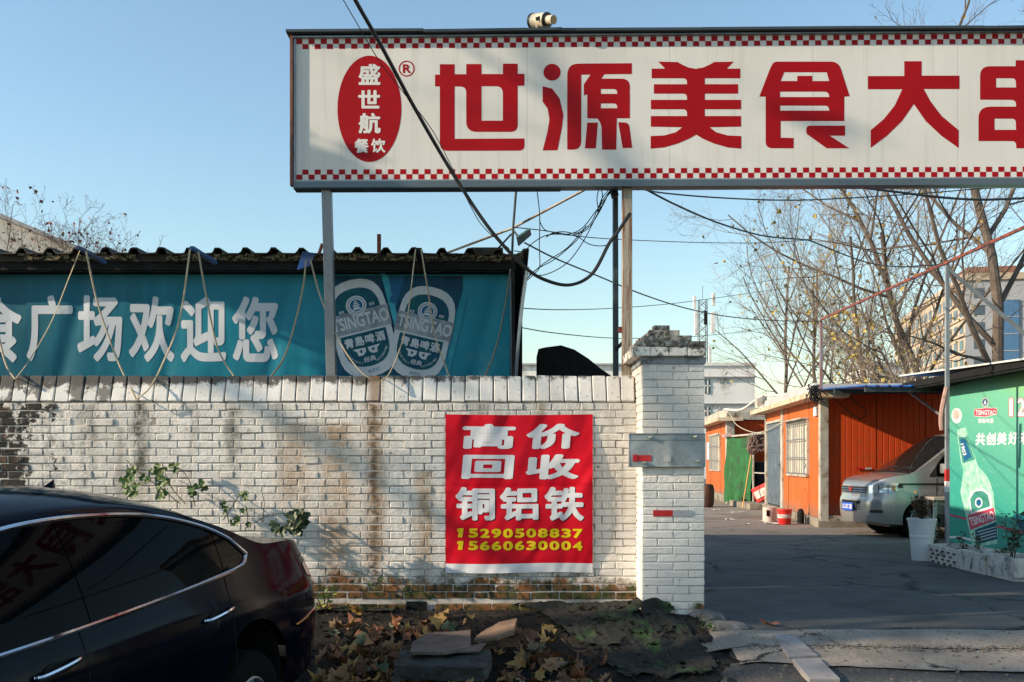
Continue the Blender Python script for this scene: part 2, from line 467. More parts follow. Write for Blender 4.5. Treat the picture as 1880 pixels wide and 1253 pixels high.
M['labeldark'] = simple("label deep teal", (.004, .06, .115), (.004, .10, .12), 8, .45, bst=0, spec=.15)
M['bottledark'] = simple("printed bottle teal", (.002, .026, .070), (.003, .065, .12), 5, .45, bst=0, spec=.15)
M['labelblue'] = simple("label blue", (.01, .10, .22), None, 8, .45, bst=0, spec=.15)
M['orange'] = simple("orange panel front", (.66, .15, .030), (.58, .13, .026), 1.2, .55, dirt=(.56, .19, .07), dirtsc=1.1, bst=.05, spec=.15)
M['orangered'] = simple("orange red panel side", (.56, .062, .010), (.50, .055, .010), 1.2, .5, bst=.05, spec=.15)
M['patch'] = simple("fresh orange paint", (.72, .10, .015), None, 3, .5, bst=0)
M['cream'] = simple("cream steel post", (.46, .44, .38), (.36, .345, .30), 4, .6, dirt=(.18, .10, .05), dirtsc=4)
M['creamdirt'] = simple("stained cream flashing", (.60, .52, .38), (.48, .38, .26), 3, .6, dirt=(.25, .13, .06), dirtsc=5)
M['plinth'] = simple("dirty concrete plinth", (.27, .235, .19), (.17, .145, .11), 4, .9, dirt=(.06, .05, .035), bst=.6, bsc=18)
M['bluesheet'] = simple("blue roof sheet", (.02, .13, .45), (.02, .10, .36), 4, .45, dirt=(.10, .10, .10))
M['door'] = simple("blue grey steel door", (.075, .11, .155), (.055, .085, .12), 3, .45, dirt=(.14, .16, .18))
M['glassdark'] = gloss("dark glass", (.012, .014, .016), .03)
M['curtain'] = simple("pale curtain", (.55, .52, .42), (.42, .39, .31), 9, .8)
M['green'] = simple("green sun net", (.008, .085, .022), (.015, .13, .033), 5, .8, dirt=(.02, .05, .02), bsc=300, bst=.3)
M['groundnet'] = simple("black green ground net", (.012, .013, .010), (.028, .085, .014), 4.5, .9, bsc=160, bst=.8, lo=.52, hi=.72)
M['bamboo'] = simple("bamboo pole", (.62, .34, .10), (.50, .26, .07), 9, .6)
M['mop'] = simple("grey brown mop rags", (.20, .14, .12), (.30, .20, .18), 30, .9, bsc=120, bst=.7)
M['bucketred'] = simple("red plastic", (.62, .02, .015), (.52, .015, .012), 4, .4, bst=0)
M['bucketwhite'] = simple("dirty white tin", (.62, .54, .50), (.50, .40, .36), 8, .5, dirt=(.35, .12, .10))
M['pot'] = simple("white plastic pot", (.66, .68, .70), (.58, .60, .62), 4, .5, bst=.05)
M['foam'] = simple("grubby foam box", (.62, .60, .55), (.50, .48, .43), 5, .8, dirt=(.10, .09, .075), dirtsc=6, bst=.4)
M['potsoil'] = simple("planter soil", (.05, .035, .025), (.09, .07, .05), 14, .95, bst=.8)
M['leafgreen'] = simple("green leaf", (.045, .10, .018), (.08, .12, .02), 14, .55, bst=.1, rnd=.3)
M['leafdark'] = simple("dark leaf", (.022, .045, .012), (.04, .06, .02), 14, .55, bst=.1)
M['stem'] = simple("dry stem", (.05, .035, .02), (.08, .055, .03), 14, .8)
M['bark'] = simple("tree bark", (.14, .11, .088), (.07, .055, .044), 3, .9, bsc=14, bst=.8)
M['twig'] = simple("pale twigs", (.26, .215, .17), (.12, .095, .075), .8, .85, bst=0)
M['twigdark'] = simple("dark twigs", (.13, .09, .07), (.07, .05, .04), .8, .9, bst=0)
M['leafyellow'] = simple("yellow autumn leaf", (.42, .30, .06), (.26, .20, .06), 2, .6, bst=0, lo=.4, hi=.6)
M['leafolive'] = simple("olive autumn leaf", (.18, .19, .04), (.30, .20, .04), 2, .6, bst=0)
M['leafrust'] = simple("rust brown seed pods", (.20, .07, .035), (.12, .045, .03), 2, .7, bst=0)
M['bwhite'] = simple("white render", (.84, .82, .78), (.74, .72, .68), .3, .85, dirt=(.34, .31, .27), dirtsc=.5)
M['bbeige'] = simple("beige cladding", (.46, .38, .29), (.38, .31, .235), .2, .85)
M['bgrey'] = simple("pale grey cladding", (.36, .37, .39), (.29, .30, .325), .2, .8)
M['bblue'] = gloss("blue curtain wall", (.05, .13, .26), .08, coat=.3)
M['bwin'] = gloss("far window", (.06, .085, .11), .08, coat=.2)
M['silver'] = simple("silver car paint", (.36, .36, .365), None, .3, .30, metal=.55, bst=0, coat=.8)
M['navy'] = gloss("deep navy car paint", (.0008, .0016, .006), .09, metal=.0, coat=0.0, spec=.2)
M['tint'] = gloss("tinted car glass", (.001, .0015, .002), .0, coat=0.0, spec=.07)
M['chrome'] = simple("chrome", (.62, .63, .66), None, 3, .12, metal=1, bst=0)
M['plastic'] = simple("black trim plastic", (.014, .014, .015), None, 3, .4, bst=0)
M['rubber'] = simple("tyre rubber", (.004, .004, .004), (.008, .008, .007), 10, .95, bst=.3, spec=.1)
M['taillight'] = gloss("red lamp glass", (.35, .006, .006), .05)
M['lampglass'] = gloss("headlamp glass", (.70, .72, .75), .10, metal=.5)
M['amber'] = simple("amber lens", (.75, .35, .12), None, 3, .2, bst=0)
M['plateblue'] = simple("blue number plate", (.01, .08, .48), None, 3, .4, bst=0)
M['emblemred'] = gloss("red emblem", (.45, .01, .015), .1)
M['reflred'] = simple("reflective red tape", (.50, .015, .02), (.40, .012, .016), 8, .3, bst=0)
M['reflgrey'] = simple("reflective grey tape", (.42, .43, .44), (.34, .34, .35), 8, .35, bst=0)
M['plate'] = simple("galvanised guard plate", (.38, .41, .41), (.27, .30, .31), 2.5, .42, metal=.25, dirt=(.17, .18, .18), bst=.15, bsc=12)
M['solar'] = simple("solar panel glass", (.06, .15, .20), (.10, .20, .24), 20, .5, bst=0, spec=.2)
M['litter'] = simple("paper scraps", (.72, .70, .66), None, 3, .8)

def teal_mat():
    t = NT("faded teal banner print"); p = t.pos(); x, y, z = t.sep(p)
    n = t.noise(t.scl(p, .5, 1, .9), 1.5, 4, .5)
    c = t.mix(t.mr(t.math('ADD', t.mr(x, -5, 0, 0, .7), t.math('MULTIPLY', n, .6)), .3, 1.1), (.003, .085, .130), (.012, .27, .38))
    c = t.mix(t.mr(t.noise(t.scl(p, 9, 1, .4), 1.2, 5), .5, .75, 0, .25), c, (.02, .32, .42))
    cl = t.math('MULTIPLY', t.mr(t.noise(p, 3.3, 5), .55, .72), t.mr(z, 2.45, 2.1))
    cl = t.math('MULTIPLY', cl, t.mr(x, -2.6, -2.2))
    c = t.mix(t.math('MULTIPLY', cl, .35), c, (.35, .50, .48))
    t.set(col=c, rough=.45, spec=.2, normal=t.bump(t.noise(t.scl(p, 3, 1, .8), 1.5, 2), .16, .05))
    return t.m
def greenad_mat():
    t = NT("green advertising print"); p = t.pos(); x, y, z = t.sep(p)
    g = t.mr(t.math('SUBTRACT', z, t.math('MULTIPLY', t.math('SUBTRACT', y, 13.0), .33)), .2, 2.4)
    c = t.mix(t.mr(g, 0, .75), (.035, .28, .225), (.14, .42, .29))
    c = t.mix(t.mr(g, .75, 1.0), c, (.28, .52, .13))
    d = t.voro(p, 13)
    drop = t.mr(d, .16, .20, 1, 0)
    c = t.mix(t.math('MULTIPLY', drop, t.mr(t.noise(p, 5, 2), .42, .55, .15, .6)), c, (.22, .50, .36))
    c = t.mix(t.mr(t.math('ABSOLUTE', t.math('SUBTRACT', z, t.math('MULTIPLY_ADD', t.math('SUBTRACT', y, 14.6), .05, .36))), .012, .016, 1, 0), c, (.52, .03, .10))
    t.set(col=c, rough=.4, spec=.2)
    return t.m
for k_, io in (('navy', 1.17), ('tint', 1.13)): 
    for n_ in M[k_].node_tree.nodes:
        if n_.type == 'BSDF_PRINCIPLED': n_.inputs['IOR'].default_value = io; n_.inputs['Specular IOR Level'].default_value = .5
def sign_mat():
    t = NT("weathered sign acrylic"); p = t.pos(); x, y, z = t.sep(p)
    c = t.mix(t.mr(t.noise(p, 1.2, 4), .35, .65), (.70, .68, .635), (.645, .625, .575))
    c = t.mix(t.mr(t.noise(t.scl(p, 14, 14, .5), 1, 5, .7), .52, .75, 0, .45), c, (.42, .40, .36))
    c = t.mix(t.mr(t.noise(p, 40, 4, .8), .66, .72, 0, .5), c, (.25, .22, .18))
    s = t.math('ABSOLUTE', t.math('SUBTRACT', t.math('MODULO', t.math('ADD', x, 20.0), 1.22), .61))
    c = t.mix(t.mr(s, .002, .004, .45, 0), c, (.30, .29, .27))
    t.set(col=c, rough=.42, spec=.15, normal=t.bump(t.noise(t.scl(p, 2.2, 1, .7), 1.2, 2), .10, .03))
    return t.m
M['signface'] = sign_mat()
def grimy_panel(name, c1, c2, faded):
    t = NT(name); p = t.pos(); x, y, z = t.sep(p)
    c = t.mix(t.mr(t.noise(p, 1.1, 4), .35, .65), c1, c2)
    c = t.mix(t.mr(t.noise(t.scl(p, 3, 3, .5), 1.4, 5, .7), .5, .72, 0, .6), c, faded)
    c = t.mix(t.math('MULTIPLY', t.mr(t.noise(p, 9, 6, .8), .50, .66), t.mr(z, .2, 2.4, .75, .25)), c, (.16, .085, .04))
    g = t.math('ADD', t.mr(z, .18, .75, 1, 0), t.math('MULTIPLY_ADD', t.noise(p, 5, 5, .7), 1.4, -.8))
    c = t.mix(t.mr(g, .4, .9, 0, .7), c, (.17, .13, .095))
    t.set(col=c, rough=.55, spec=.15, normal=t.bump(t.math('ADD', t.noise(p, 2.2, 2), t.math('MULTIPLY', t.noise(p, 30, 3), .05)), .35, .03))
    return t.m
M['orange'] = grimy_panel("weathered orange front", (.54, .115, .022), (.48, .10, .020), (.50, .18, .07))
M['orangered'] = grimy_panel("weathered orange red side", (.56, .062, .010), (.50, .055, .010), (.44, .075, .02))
M['teal'] = teal_mat()
M['greenad'] = greenad_mat()
def leaf_litter():
    t = NT("fallen plane leaf"); r = t.rnd(); p = t.obj()
    c = t.mix(t.mr(r, 0, .35), (.24, .105, .05), (.15, .062, .034))
    c = t.mix(t.mr(r, .35, .36), c, (.30, .165, .075))
    c = t.mix(t.mr(r, .62, .63), c, (.42, .24, .07))
    c = t.mix(t.mr(r, .80, .81), c, (.20, .14, .085))
    c = t.mix(t.mr(r, .93, .94), c, (.10, .13, .07))
    c = t.mix(t.mr(t.noise(p, 22, 5, .7), .48, .7, 0, .6), c, (.09, .05, .03))
    t.set(col=c, rough=.7, spec=.3, normal=t.bump(t.noise(p, 60, 3), .4, .003))
    return t.m
M['fallen'] = leaf_litter()

for n_ in [1]:
    nt_ = M['groundnet'].node_tree; pb = [q for q in nt_.nodes if q.type == 'BSDF_PRINCIPLED'][0]
    tn = nt_.nodes.new('ShaderNodeTexNoise'); tn.inputs['Scale'].default_value = 6; tn.inputs['Detail'].default_value = 7; tn.inputs['Roughness'].default_value = .8
    gp0 = nt_.nodes.new('ShaderNodeNewGeometry'); nt_.links.new(gp0.outputs['Position'], tn.inputs['Vector'])
    mr_ = nt_.nodes.new('ShaderNodeMapRange'); mr_.inputs[1].default_value = .43; mr_.inputs[2].default_value = .45
    nt_.links.new(tn.outputs['Fac'], mr_.inputs[0]); nt_.links.new(mr_.outputs[0], pb.inputs['Alpha'])
# ================================================================== GROUND
def g(x, y):                            # terrain height: the strip and the kerb fall away towards the street
    if y > 8.25: return 0.0
    L = .02 - .28 * sstep(8.05, 6.6, y)
    Rr = 0.0 - .17 * sstep(7.75, 6.5, y) - .09 * sstep(6.5, 4.8, y)
    k = sstep(1.15, 1.8, x)
    return L * (1 - k) + Rr * k
def on_ground(px, py, lift=0.0):
    z = 0.0
    for _ in range(12):
        Y = F * (H - z) / (py - HY); X = (px - CX) / F * Y; z = g(X, Y)
    return Vector((X, Y, z + lift))
def sheet(name, mat, x0, x1, ylo, yhi, nx, ny, lift, kind="structure", rough=0.0, rs=3.0, label=None, cat=None, parent=None):
    m = MB()
    def fn(u, v):
        x = x0 + (x1 - x0) * u; a, b = ylo(x), yhi(x); y = a + (b - a) * v
        z = g(x, y) + lift
        if rough: z += rough * mnoise.noise(Vector((x * rs, y * rs, 0)))
        return (x, y, z)
    m.grid(fn, nx, ny)
    return m.build(name, mat, parent, smooth='all', kind=kind, label=label, cat=cat)
xs = [-900, -200, -60, -20, -9] + [-6 + i * .25 for i in range(61)] + [12, 20, 60, 200, 900]
ys = [-600, -100, -30, -8, 0, 2, 4] + [4.5 + i * .15 for i in range(26)] + [9, 12, 18, 30, 60, 150, 500, 1500]
m = MB()
m.v = [(x, y, g(x, y) - .03) for y in ys for x in xs]
w = len(xs)
m.f = [(j * w + i, j * w + i + 1, (j + 1) * w + i + 1, (j + 1) * w + i) for j in range(len(ys) - 1) for i in range(w - 1)]
m.build("ground", M['ground'], kind="structure", smooth='all')
def wv(x, a, s, ph=0): return a * mnoise.noise(Vector((x * s, ph, 0)))
b1 = lambda x: 7.62 + wv(x, .05, 1.4, 3) + wv(x, .02, 7, 5)            # back edge of the threshold slab
b2 = lambda x: 7.22 + wv(x, .07, 1.1, 9) + wv(x, .03, 6, 2) - .02 * (x - 3)
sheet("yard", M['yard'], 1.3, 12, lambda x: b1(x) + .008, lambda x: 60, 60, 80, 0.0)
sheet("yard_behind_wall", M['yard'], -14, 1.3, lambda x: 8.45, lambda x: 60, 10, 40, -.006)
sheet("threshold", M['apron'], 1.25, 9, lambda x: b2(x) + .008, b1, 90, 10, .006, rough=.006)
sheet("pavement", M['apron'], 1.6, 9, lambda x: 6.88 + wv(x, .05, 1.5, 1) + wv(x, .03, 8, 4) + .10 * math.sin(x * 1.3), b2, 90, 12, .004, rough=.008)
sheet("road", M['road'], -14, 9, lambda x: -10, lambda x: 6.98 + wv(x, .03, 2.5, 1) + .08 * math.sin(x * 1.3) if x > 1.5 else 6.4 + .3 * sstep(.5, 1.5, x), 120, 60, -.012, rough=.004, rs=6)
# the planted strip of soil between street and wall
def soil_fn(u, v):
    x = -7 + 8.75 * u; y = 6.25 + 2.05 * v
    z = g(x, y) + .006 + .05 * max(0, mnoise.noise(Vector((x * 1.3, y * 1.6, 2)))) + .02 * mnoise.noise(Vector((x * 7, y * 7, 0)))
    z += .05 * math.exp(-((y - 7.95) / .3) ** 2)
    z -= .10 * sstep(1.45, 1.75, x)
    return (x, y, z)
MB().grid(soil_fn, 200, 50).build("soil_strip", M['soil'], kind="structure", smooth='all')
def soil_z(x, y):
    if x < 1.7 and y < 8.25: return soil_fn((x + 7) / 8.75, (y - 6.25) / 2.05)[2]
    return g(x, y)

# three granite kerb stones set flush in the pavement
Z1 = lambda x, y: (1240 + x / 2.9375, 930 + y / 2.9375)
kerbs = [[(445, 712), (572, 708), (640, 783), (528, 785)], [(532, 788), (645, 787), (770, 846), (608, 850)], [(630, 856), (775, 853), (890, 948), (722, 948)]]
for i, q in enumerate(kerbs):
    pts = [on_ground(*Z1(*p), .024) for p in q]
    m = MB(); m.add([(p.x, p.y, p.z) for p in pts] + [(p.x, p.y, p.z - .09) for p in pts], [(0, 1, 2, 3), (7, 6, 5, 4)] + [(k, k + 4, (k + 1) % 4 + 4, (k + 1) % 4) for k in range(4)])
    m.build("kerb_stone", M['granite'], bevel=.006, label=["small granite kerb stone at the gate end of the diagonal row", "middle granite kerb stone of the diagonal row", "granite kerb stone of the diagonal row nearest the asphalt"][i], cat="kerb stone", group="granite kerb stones set in the pavement")
# rough lumps of stone beside the gate pillar
def rock(name, c, r, seed, label, mat=None):
    bm = bmesh.new(); bmesh.ops.create_icosphere(bm, subdivisions=3, radius=1)
    m = MB(); vs = []
    for v in bm.verts:
        n = 1 + .22 * mnoise.noise(v.co * 1.6 + Vector((seed, 0, 0))) + .07 * mnoise.noise(v.co * 5 + Vector((seed, 3, 0)))
        vs.append((c[0] + v.co.x * r[0] * n, c[1] + v.co.y * r[1] * n, c[2] + v.co.z * r[2] * n))
    m.add(vs, [tuple(v.index for v in f.verts) for f in bm.faces]); bm.free()
    return m.build(name, mat or M['stone'], smooth=True, label=label, cat="stone")
a = on_ground(1292, 1172); rock("stone", (a.x, a.y, a.z + .03), (.17, .13, .075), 1, "rounded grey stone at the foot of the gate pillar")
a = on_ground(1330, 1205); rock("stone", (a.x, a.y, a.z), (.20, .16, .045), 5, "flat grey stone sunk in the pavement beside the weeds")
a = on_ground(1262, 1190); rock("stone", (a.x, a.y, a.z), (.09, .09, .04), 8, "small grey stone between the ground net and the pavement")

# ================================================================== BRICK WALL
Sw = F / 8.25
brick_meshes = {}
def brick_mesh(key, L, D, hh, mat, nvar=8, jit=.0032, bev=.0045):
    out = []
    for k in range(nvar):
        bm = bmesh.new(); bmesh.ops.create_cube(bm, size=1)
        for v in bm.verts: v.co = Vector((v.co.x * L, v.co.y * D, v.co.z * hh)) + Vector((R(-jit, jit), R(-jit, jit) * .8, R(-jit, jit)))
        bmesh.ops.bevel(bm, geom=bm.edges[:], offset=bev * R(.7, 1.4), segments=1, affect='EDGES')
        bmesh.ops.recalc_face_normals(bm, faces=bm.faces)
        me = bpy.data.meshes.new(key); bm.to_mesh(me); bm.free(); me.materials.append(mat); out.append(me)
    brick_meshes[key] = out; return out
CP = .0626
ST = brick_mesh("stretcher", .2265, .05, CP - .0075, M['brick'])
HD = brick_mesh("header", .1100, .05, CP - .0075, M['brick'])
def put(mesh, parent, name, loc, rz=0.0, rx=0.0, kind=None):
    o = bpy.data.objects.new(name, mesh); COL.objects.link(o); o.parent = parent
    o.location = Vector(loc) - top_of(parent).location; o.rotation_euler = (rx, 0, rz)
    if kind: o["kind"] = kind
    return o
def merge_into(mb, mesh, loc, rz=0.0, rx=0.0):
    T = Matrix.Translation(loc) @ Matrix.Rotation(rz, 4, 'Z') @ Matrix.Rotation(rx, 4, 'X')
    mb.add([T @ v.co for v in mesh.vertices], [tuple(p.vertices) for p in mesh.polygons])
wall = thing("brick_wall", "long whitewashed brick wall with stained coping under the banners", "wall", (-1.6, 8.25, 0))
core = MB(); core.box(-9.0, 1.05, 8.2565, 8.49, -.3, 1.776)
core.build("mortar_bed", simple("whitewashed mortar", (.60, .56, .50), (.36, .33, .29), 5, .9, bst=.6, dirt=(.07, .06, .045), dirtsc=4), wall)
rows = []
wall_top = 1.772
cands = []; loose = []
nrow = 26
for r in range(nrow):
    z = wall_top - CP * (r + .5)
    ledge = r >= nrow - 1
    x = 1.035
    if r == 0: seq = ['h']
    else: seq = ['s', 'h'] if r % 2 else ['h', 's']
    x -= {0: 0, 1: .0}.get(r, 0)
    if r % 2 == 0 and r: x -= .0
    k = 0; first = True
    while x > -9:
        ty = seq[k % len(seq)]; k += 1
        L = .234 if ty == 's' else .1175
        if first and r and r % 2: L = .234 * .75; ty = 's'
        cx = x - L / 2; x -= L; 
        y = 8.25 + .025 + random.gauss(0, .0022)
        a = (cx + R(-.0025, .0025), y, z + R(-.0014, .0014) + .006 * mnoise.noise(Vector((cx * .8, r * .15, 0))), ty, first and r and r % 2)
        first = False
        covered = -.53 < cx < .65 and .40 < z < 1.66
        incar = cx < -1.9 and z < (1.11 if cx < -2.6 else .8)
        if a[3] == 's' and not a[4] and not covered and not incar and -4.4 < cx < 1.0: cands.append(a)
        else: loose.append(a)
cands.sort(key=lambda a: abs(a[0] + .8))
loose += cands[300:]
for a in cands[:300]:
    put(random.choice(ST), wall, "brick", (a[0], a[1], a[2]), R(-.006, .006) + (PI if R(0, 1) < .5 else 0))
mb = MB()
for a in loose:
    me = random.choice(ST if a[3] == 's' else HD)
    if a[4]:
        T = Vector((a[0], a[1], a[2])); mb.add([T + Vector((v.co.x * .75, v.co.y, v.co.z)) for v in me.vertices], [tuple(p.vertices) for p in me.polygons])
    else: merge_into(mb, me, Vector(a[:3]))
mb.build("brick_courses", M['brick'], wall, kind="stuff")
# coping bricks set on edge, leaning back
COP = brick_mesh("coping", .1085, .055, .228, M['coping'], 10, .004, .006)
tilt = math.atan(.075 / .225)
x = 1.02; mb = MB()
while x > -9:
    loc = (x - .058 + R(-.001, .001), 8.2375 + .032 + .0375 + R(-.003, .003), 1.888 + R(-.003, .003))
    if x > -4.6: put(random.choice(COP), wall, "coping_brick", loc, R(-.01, .01), -tilt + R(-.015, .015))
    else: merge_into(mb, random.choice(COP), Vector(loc), 0, -tilt)
    x -= .1175
mb.build("far_coping", M['coping'], wall, kind="stuff")
m = MB(); m.add([(-9, 8.285, 1.772), (1.03, 8.285, 1.772), (1.03, 8.355, 1.993), (-9, 8.355, 1.993), (-9, 8.49, 1.772), (1.03, 8.49, 1.772), (1.03, 8.42, 1.993), (-9, 8.42, 1.993)],
                [(0, 1, 2, 3), (7, 6, 5, 4), (3, 2, 6, 7), (1, 5, 6, 2), (0, 3, 7, 4)])
m.build("coping_mortar", M['mortar'], wall)
# footing course that stands proud, with a square drain hole
mb = MB(); x = 1.0
while x > -5:
    L = .234; cx = x - L / 2
    if not (-.86 < cx < -.62):
        for dz, nm in ((.085, 0),):
            if x > -2.3: put(random.choice(ST), wall, "footing_brick", (cx, 8.205 + R(-.004, .004), dz), R(-.01, .01))
            else: merge_into(mb, random.choice(ST), Vector((cx, 8.205, dz)))
    x -= L
mb.box(-9, -.88, 8.20, 8.256, -.3, .052); mb.box(-.70, 1.0, 8.20, 8.256, -.3, .052)
mb.build("footing", M['brick'], wall)
MB().box(-.79 - .085, -.79 + .085, 8.215, 8.24, -.03, .13).build("drain_hole", M['dark'], wall)

# ================================================================== GATE PILLAR
pil = thing("gate_pillar", "square whitewashed brick gate pillar with a crumbling stepped cap", "pillar", (1.28, 8.15, 0))
px0, px1, py0, py1 = 1.030, 1.530, 7.90, 8.55
cp = .0629
PS = brick_mesh("pillar_stretcher", .2425, .05, cp - .007, M['pillar'])
PH = brick_mesh("pillar_header", .1185, .05, cp - .007, M['pillar'])
MB().box(px0 + .006, px1 - .006, py0 + .006, py1 - .006, -.3, 2.06).build("mortar_core", simple("pillar mortar", (.60, .585, .55), (.42, .40, .37), 5, .9, bst=.5), pil)
nr = 33
for r in range(nr):
    z = 2.06 - cp * (r + .5)
    seq = ['h', 's', 'h'] if r % 2 == 0 else ['s', 's']
    x = px0
    for ty in seq:
        L = .250 if ty == 's' else .125
        put(random.choice(PS if ty == 's' else PH), pil, "brick", (x + L / 2 + R(-.001, .001), py0 + .025 + R(-.0015, .0015), z + R(-.001, .001)), R(-.004, .004)); x += L
mb = MB()
for r in range(nr):
    z = 2.06 - cp * (r + .5)
    for side in (0, 1):
        y = py0 + .052 + (0 if r % 2 else -.0)
        seq = ['s', 's', 'h'] if r % 2 else ['h', 's', 's']
        for ty in seq:
            L = .234 if ty == 's' else .115
            me = random.choice(PS if ty == 's' else PH)
            if y + L > py1: break
            merge_into(mb, me, Vector((px0 + .025 if side == 0 else px1 - .025, y + L / 2, z)), PI / 2); y += L
mb.build("side_bricks", M['pillar'], pil, kind="stuff")
MB().box(px0 - .006, px1 + .006, py0 - .006, py1, 2.062, 2.118).build("smooth_band", simple("grey blue render band", (.30, .33, .36), (.24, .26, .285), 4, .8, dirt=(.05, .045, .04), dirtsc=7), pil, bevel=.006)
layers = [(.951, 1.530, 2.120, .075, -.050), (.985, 1.535, 2.195, .052, -.035), (1.037, 1.432, 2.247, .048, .03), (1.093, 1.350, 2.295, .048, .09), (1.145, 1.279, 2.343, .047, .15)]
for i, (xa, xb, z, hh, fr) in enumerate(layers):
    ya, yb = py0 + fr, py1 + (.02 if i < 2 else -fr)
    MB().box(xa + .012, xb - .012, ya + .012, yb - .012, z, z + hh - .006).build("cap_core", M['pillar'], pil)
    for side in range(4):
        ln = (xb - xa) if side in (0, 2) else (yb - ya)
        n = max(1, round(ln / (.145 if i == 0 else .17)))
        for k in range(n):
            L = ln / n; q = (k + .5) * L
            if side in (1, 3) and (q < .11 or q > ln - .11): continue
            cc_ = {0: (xa + q, ya + .05), 1: (xb - .05, ya + q), 2: (xa + q, yb - .05), 3: (xa + .05, ya + q)}[side]
            hx, hy = (L / 2 - .003, .05) if side in (0, 2) else (.05, L / 2 - .003)
            jx, jy, jz, a_ = R(-.004, .004) * (i > 0), R(-.007, .007) * (i > 0), R(-.004, .003) * (i > 0), R(-.05, .05) * (i > 0)
            m = MB(); m.obox((cc_[0] + jx, cc_[1] + jy, z + hh / 2), (hx * math.cos(a_), hx * math.sin(a_), 0), (-hy * math.sin(a_), hy * math.cos(a_), 0), (0, 0, hh / 2 - .002 + jz)); m.build("cap_brick", M['pillar'], pil, bevel=.005)
# wrapped guard plate
gp = thing("guard_plate", "dented grey metal guard plate bolted across the gate pillar", "metal plate", (1.24, 7.86, 1.24))
def gpf(px, py, off=0.0):
    Y = 7.872 - off - .004 * math.sin((px - 1150) * .09) * math.sin((py - 797) * .06) - .006 * math.exp(-((px - 1232) / 9) ** 2)
    return P(px, py, Y)
m = MB(); m.grid(lambda u, v: gpf(1155 + 139 * u, 797 + 60 * v), 40, 14)
m.build("sheet", M['plate'], gp, smooth='all')
m = MB()
for yy, rr in ((797, .006), (808, .004), (857, .006)): m.tube([gpf(1155 + i * 13.9, yy, .001) for i in range(11)], rr, 6)
m.tube([gpf(1294, 797), gpf(1294, 857)], .005, 6); m.tube([gpf(1155, 797), gpf(1155, 857)], .005, 6)
m.build("folded_edge", M['plate'], gp, smooth=True)
MB().box(.936, 1.528, 7.876, 7.896, 1.25, 1.50).build("backing", M['plate'], gp)
for qx, qy in ((1192, 803), (1275, 802), (1181, 850), (1279, 847)):
    c = gpf(qx, qy, .004); MB().lathe([(.002, -.02), (.011, -.02), (.013, -.010), (.008, 0)], (0, 0, 0), 10).v
    m = MB(); m.obox(c + Vector((0, -.012, 0)), (.016, 0, .003), (0, .012, 0), (-.002, 0, .008)); m.build("bolt", M['chrome'], gp, bevel=.003)
m = MB(); m.grid(lambda u, v: gpf(1162 + 34 * u, 836 + 11 * v, .004), 8, 4); m.build("red_reflector", M['reflred'], gp)
m = MB(); m.grid(lambda u, v: gpf(1162 + 8 * u, 835 + 13 * v, .007), 4, 4); m.build("sticker_curl", M['reflred'], gp)
m = MB(); m.grid(lambda u, v: gpf(1218 + 14 * u, 836 + 12 * v, .004), 4, 4); m.build("grey_sticker", M['reflgrey'], gp)
rt = thing("reflective_strip", "red and grey reflective strip stuck low on the gate pillar", "reflector", (1.28, 7.895, .85))
MB().box(*[P(1199, 0, 7.9).x, P(1235, 0, 7.9).x, 7.893, 7.897, P(0, 948.5, 7.9).z, P(0, 937, 7.9).z]).build("red_end", M['reflred'], rt)
MB().box(*[P(1235, 0, 7.9).x, P(1270, 0, 7.9).x, 7.8935, 7.897, P(0, 948.5, 7.9).z, P(0, 937, 7.9).z]).build("grey_end", M['reflgrey'], rt)

# ================================================================== RED SCRAP-METAL BANNER ON THE WALL
rb = thing("red_banner", "red cloth banner with white characters and yellow phone numbers on the wall", "banner", (.06, 8.22, .37))
def rbf(px, py, off=0.0):
    u = (px - 818) / 270.; v = (py - 761) / 291.
    sag = 1.5 * math.sin(PI * u) * (1 - v) + 1.2 * math.sin(2 * PI * u) * v
    d = .012 + .020 * math.sin(PI * min(1, max(0, u))) * (.4 + .6 * v) + .045 * sstep(.80, 1.0, u) * math.sin(PI * min(1, max(0, v * 1.02 - .02))) * (.55 + .45 * v)
    d += .009 * math.sin(24 * u + 5 * v) * math.exp(-3 * v) + .010 * mnoise.noise(Vector((u * 4, v * 5, 1))) + .007 * mnoise.noise(Vector((u * 13 + v * 6, v * 5, 4)))
    d += .010 * math.exp(-((u + v * .9 - 1.35) / .05) ** 2) * .8 + .006 * math.exp(-((v - .455) / .012) ** 2) * -.6
    return P(px, py + sag, 8.25 - d - off)
MB().grid(lambda u, v: rbf(818 + 270 * u, 761 + 274 * v), 90, 90).build("cloth", M['redcloth'], rb, smooth='all')
MB().grid(lambda u, v: rbf(818 + 270 * u, 1035 + 17 * v), 90, 6).build("white_hem", M['printwhite'], rb, smooth='all')
Z2 = lambda x, y: (800 + x / 3.684, 740 + y / 3.684)
def banner_char(ch, x0, y0, x1, y1, mat, bold=.03, shear=0, off=.0025, dx=0, dy=0):
    a = Z2(x0 + dx, y0 + dy); b = Z2(x1 + dx, y1 + dy)
    vf = cut(place(glyphs(ch, bold), a[0], a[1], b[0], b[1], shear), 6.0)
    printed("character", vf, lambda x, y: rbf(x, y, off), mat, rb)
for ch, x0, y0, x1, y1 in (("高", 170, 138, 530, 308), ("价", 605, 138, 965, 310), ("回", 172, 348, 520, 512), ("收", 603, 346, 965, 516)):
    banner_char(ch, x0, y0, x1, y1, M['printwhite'], .045, 4)
for ch, x0, y0, x1, y1 in (("铜", 133, 566, 400, 792), ("铝", 433, 568, 695, 793), ("铁", 735, 568, 1003, 800)):
    banner_char(ch, x0, y0, x1, y1, M['black'], .035, 0, .0012, 5, 5)
    banner_char(ch, x0, y0, x1, y1, M['printwhite'], .036, 0)
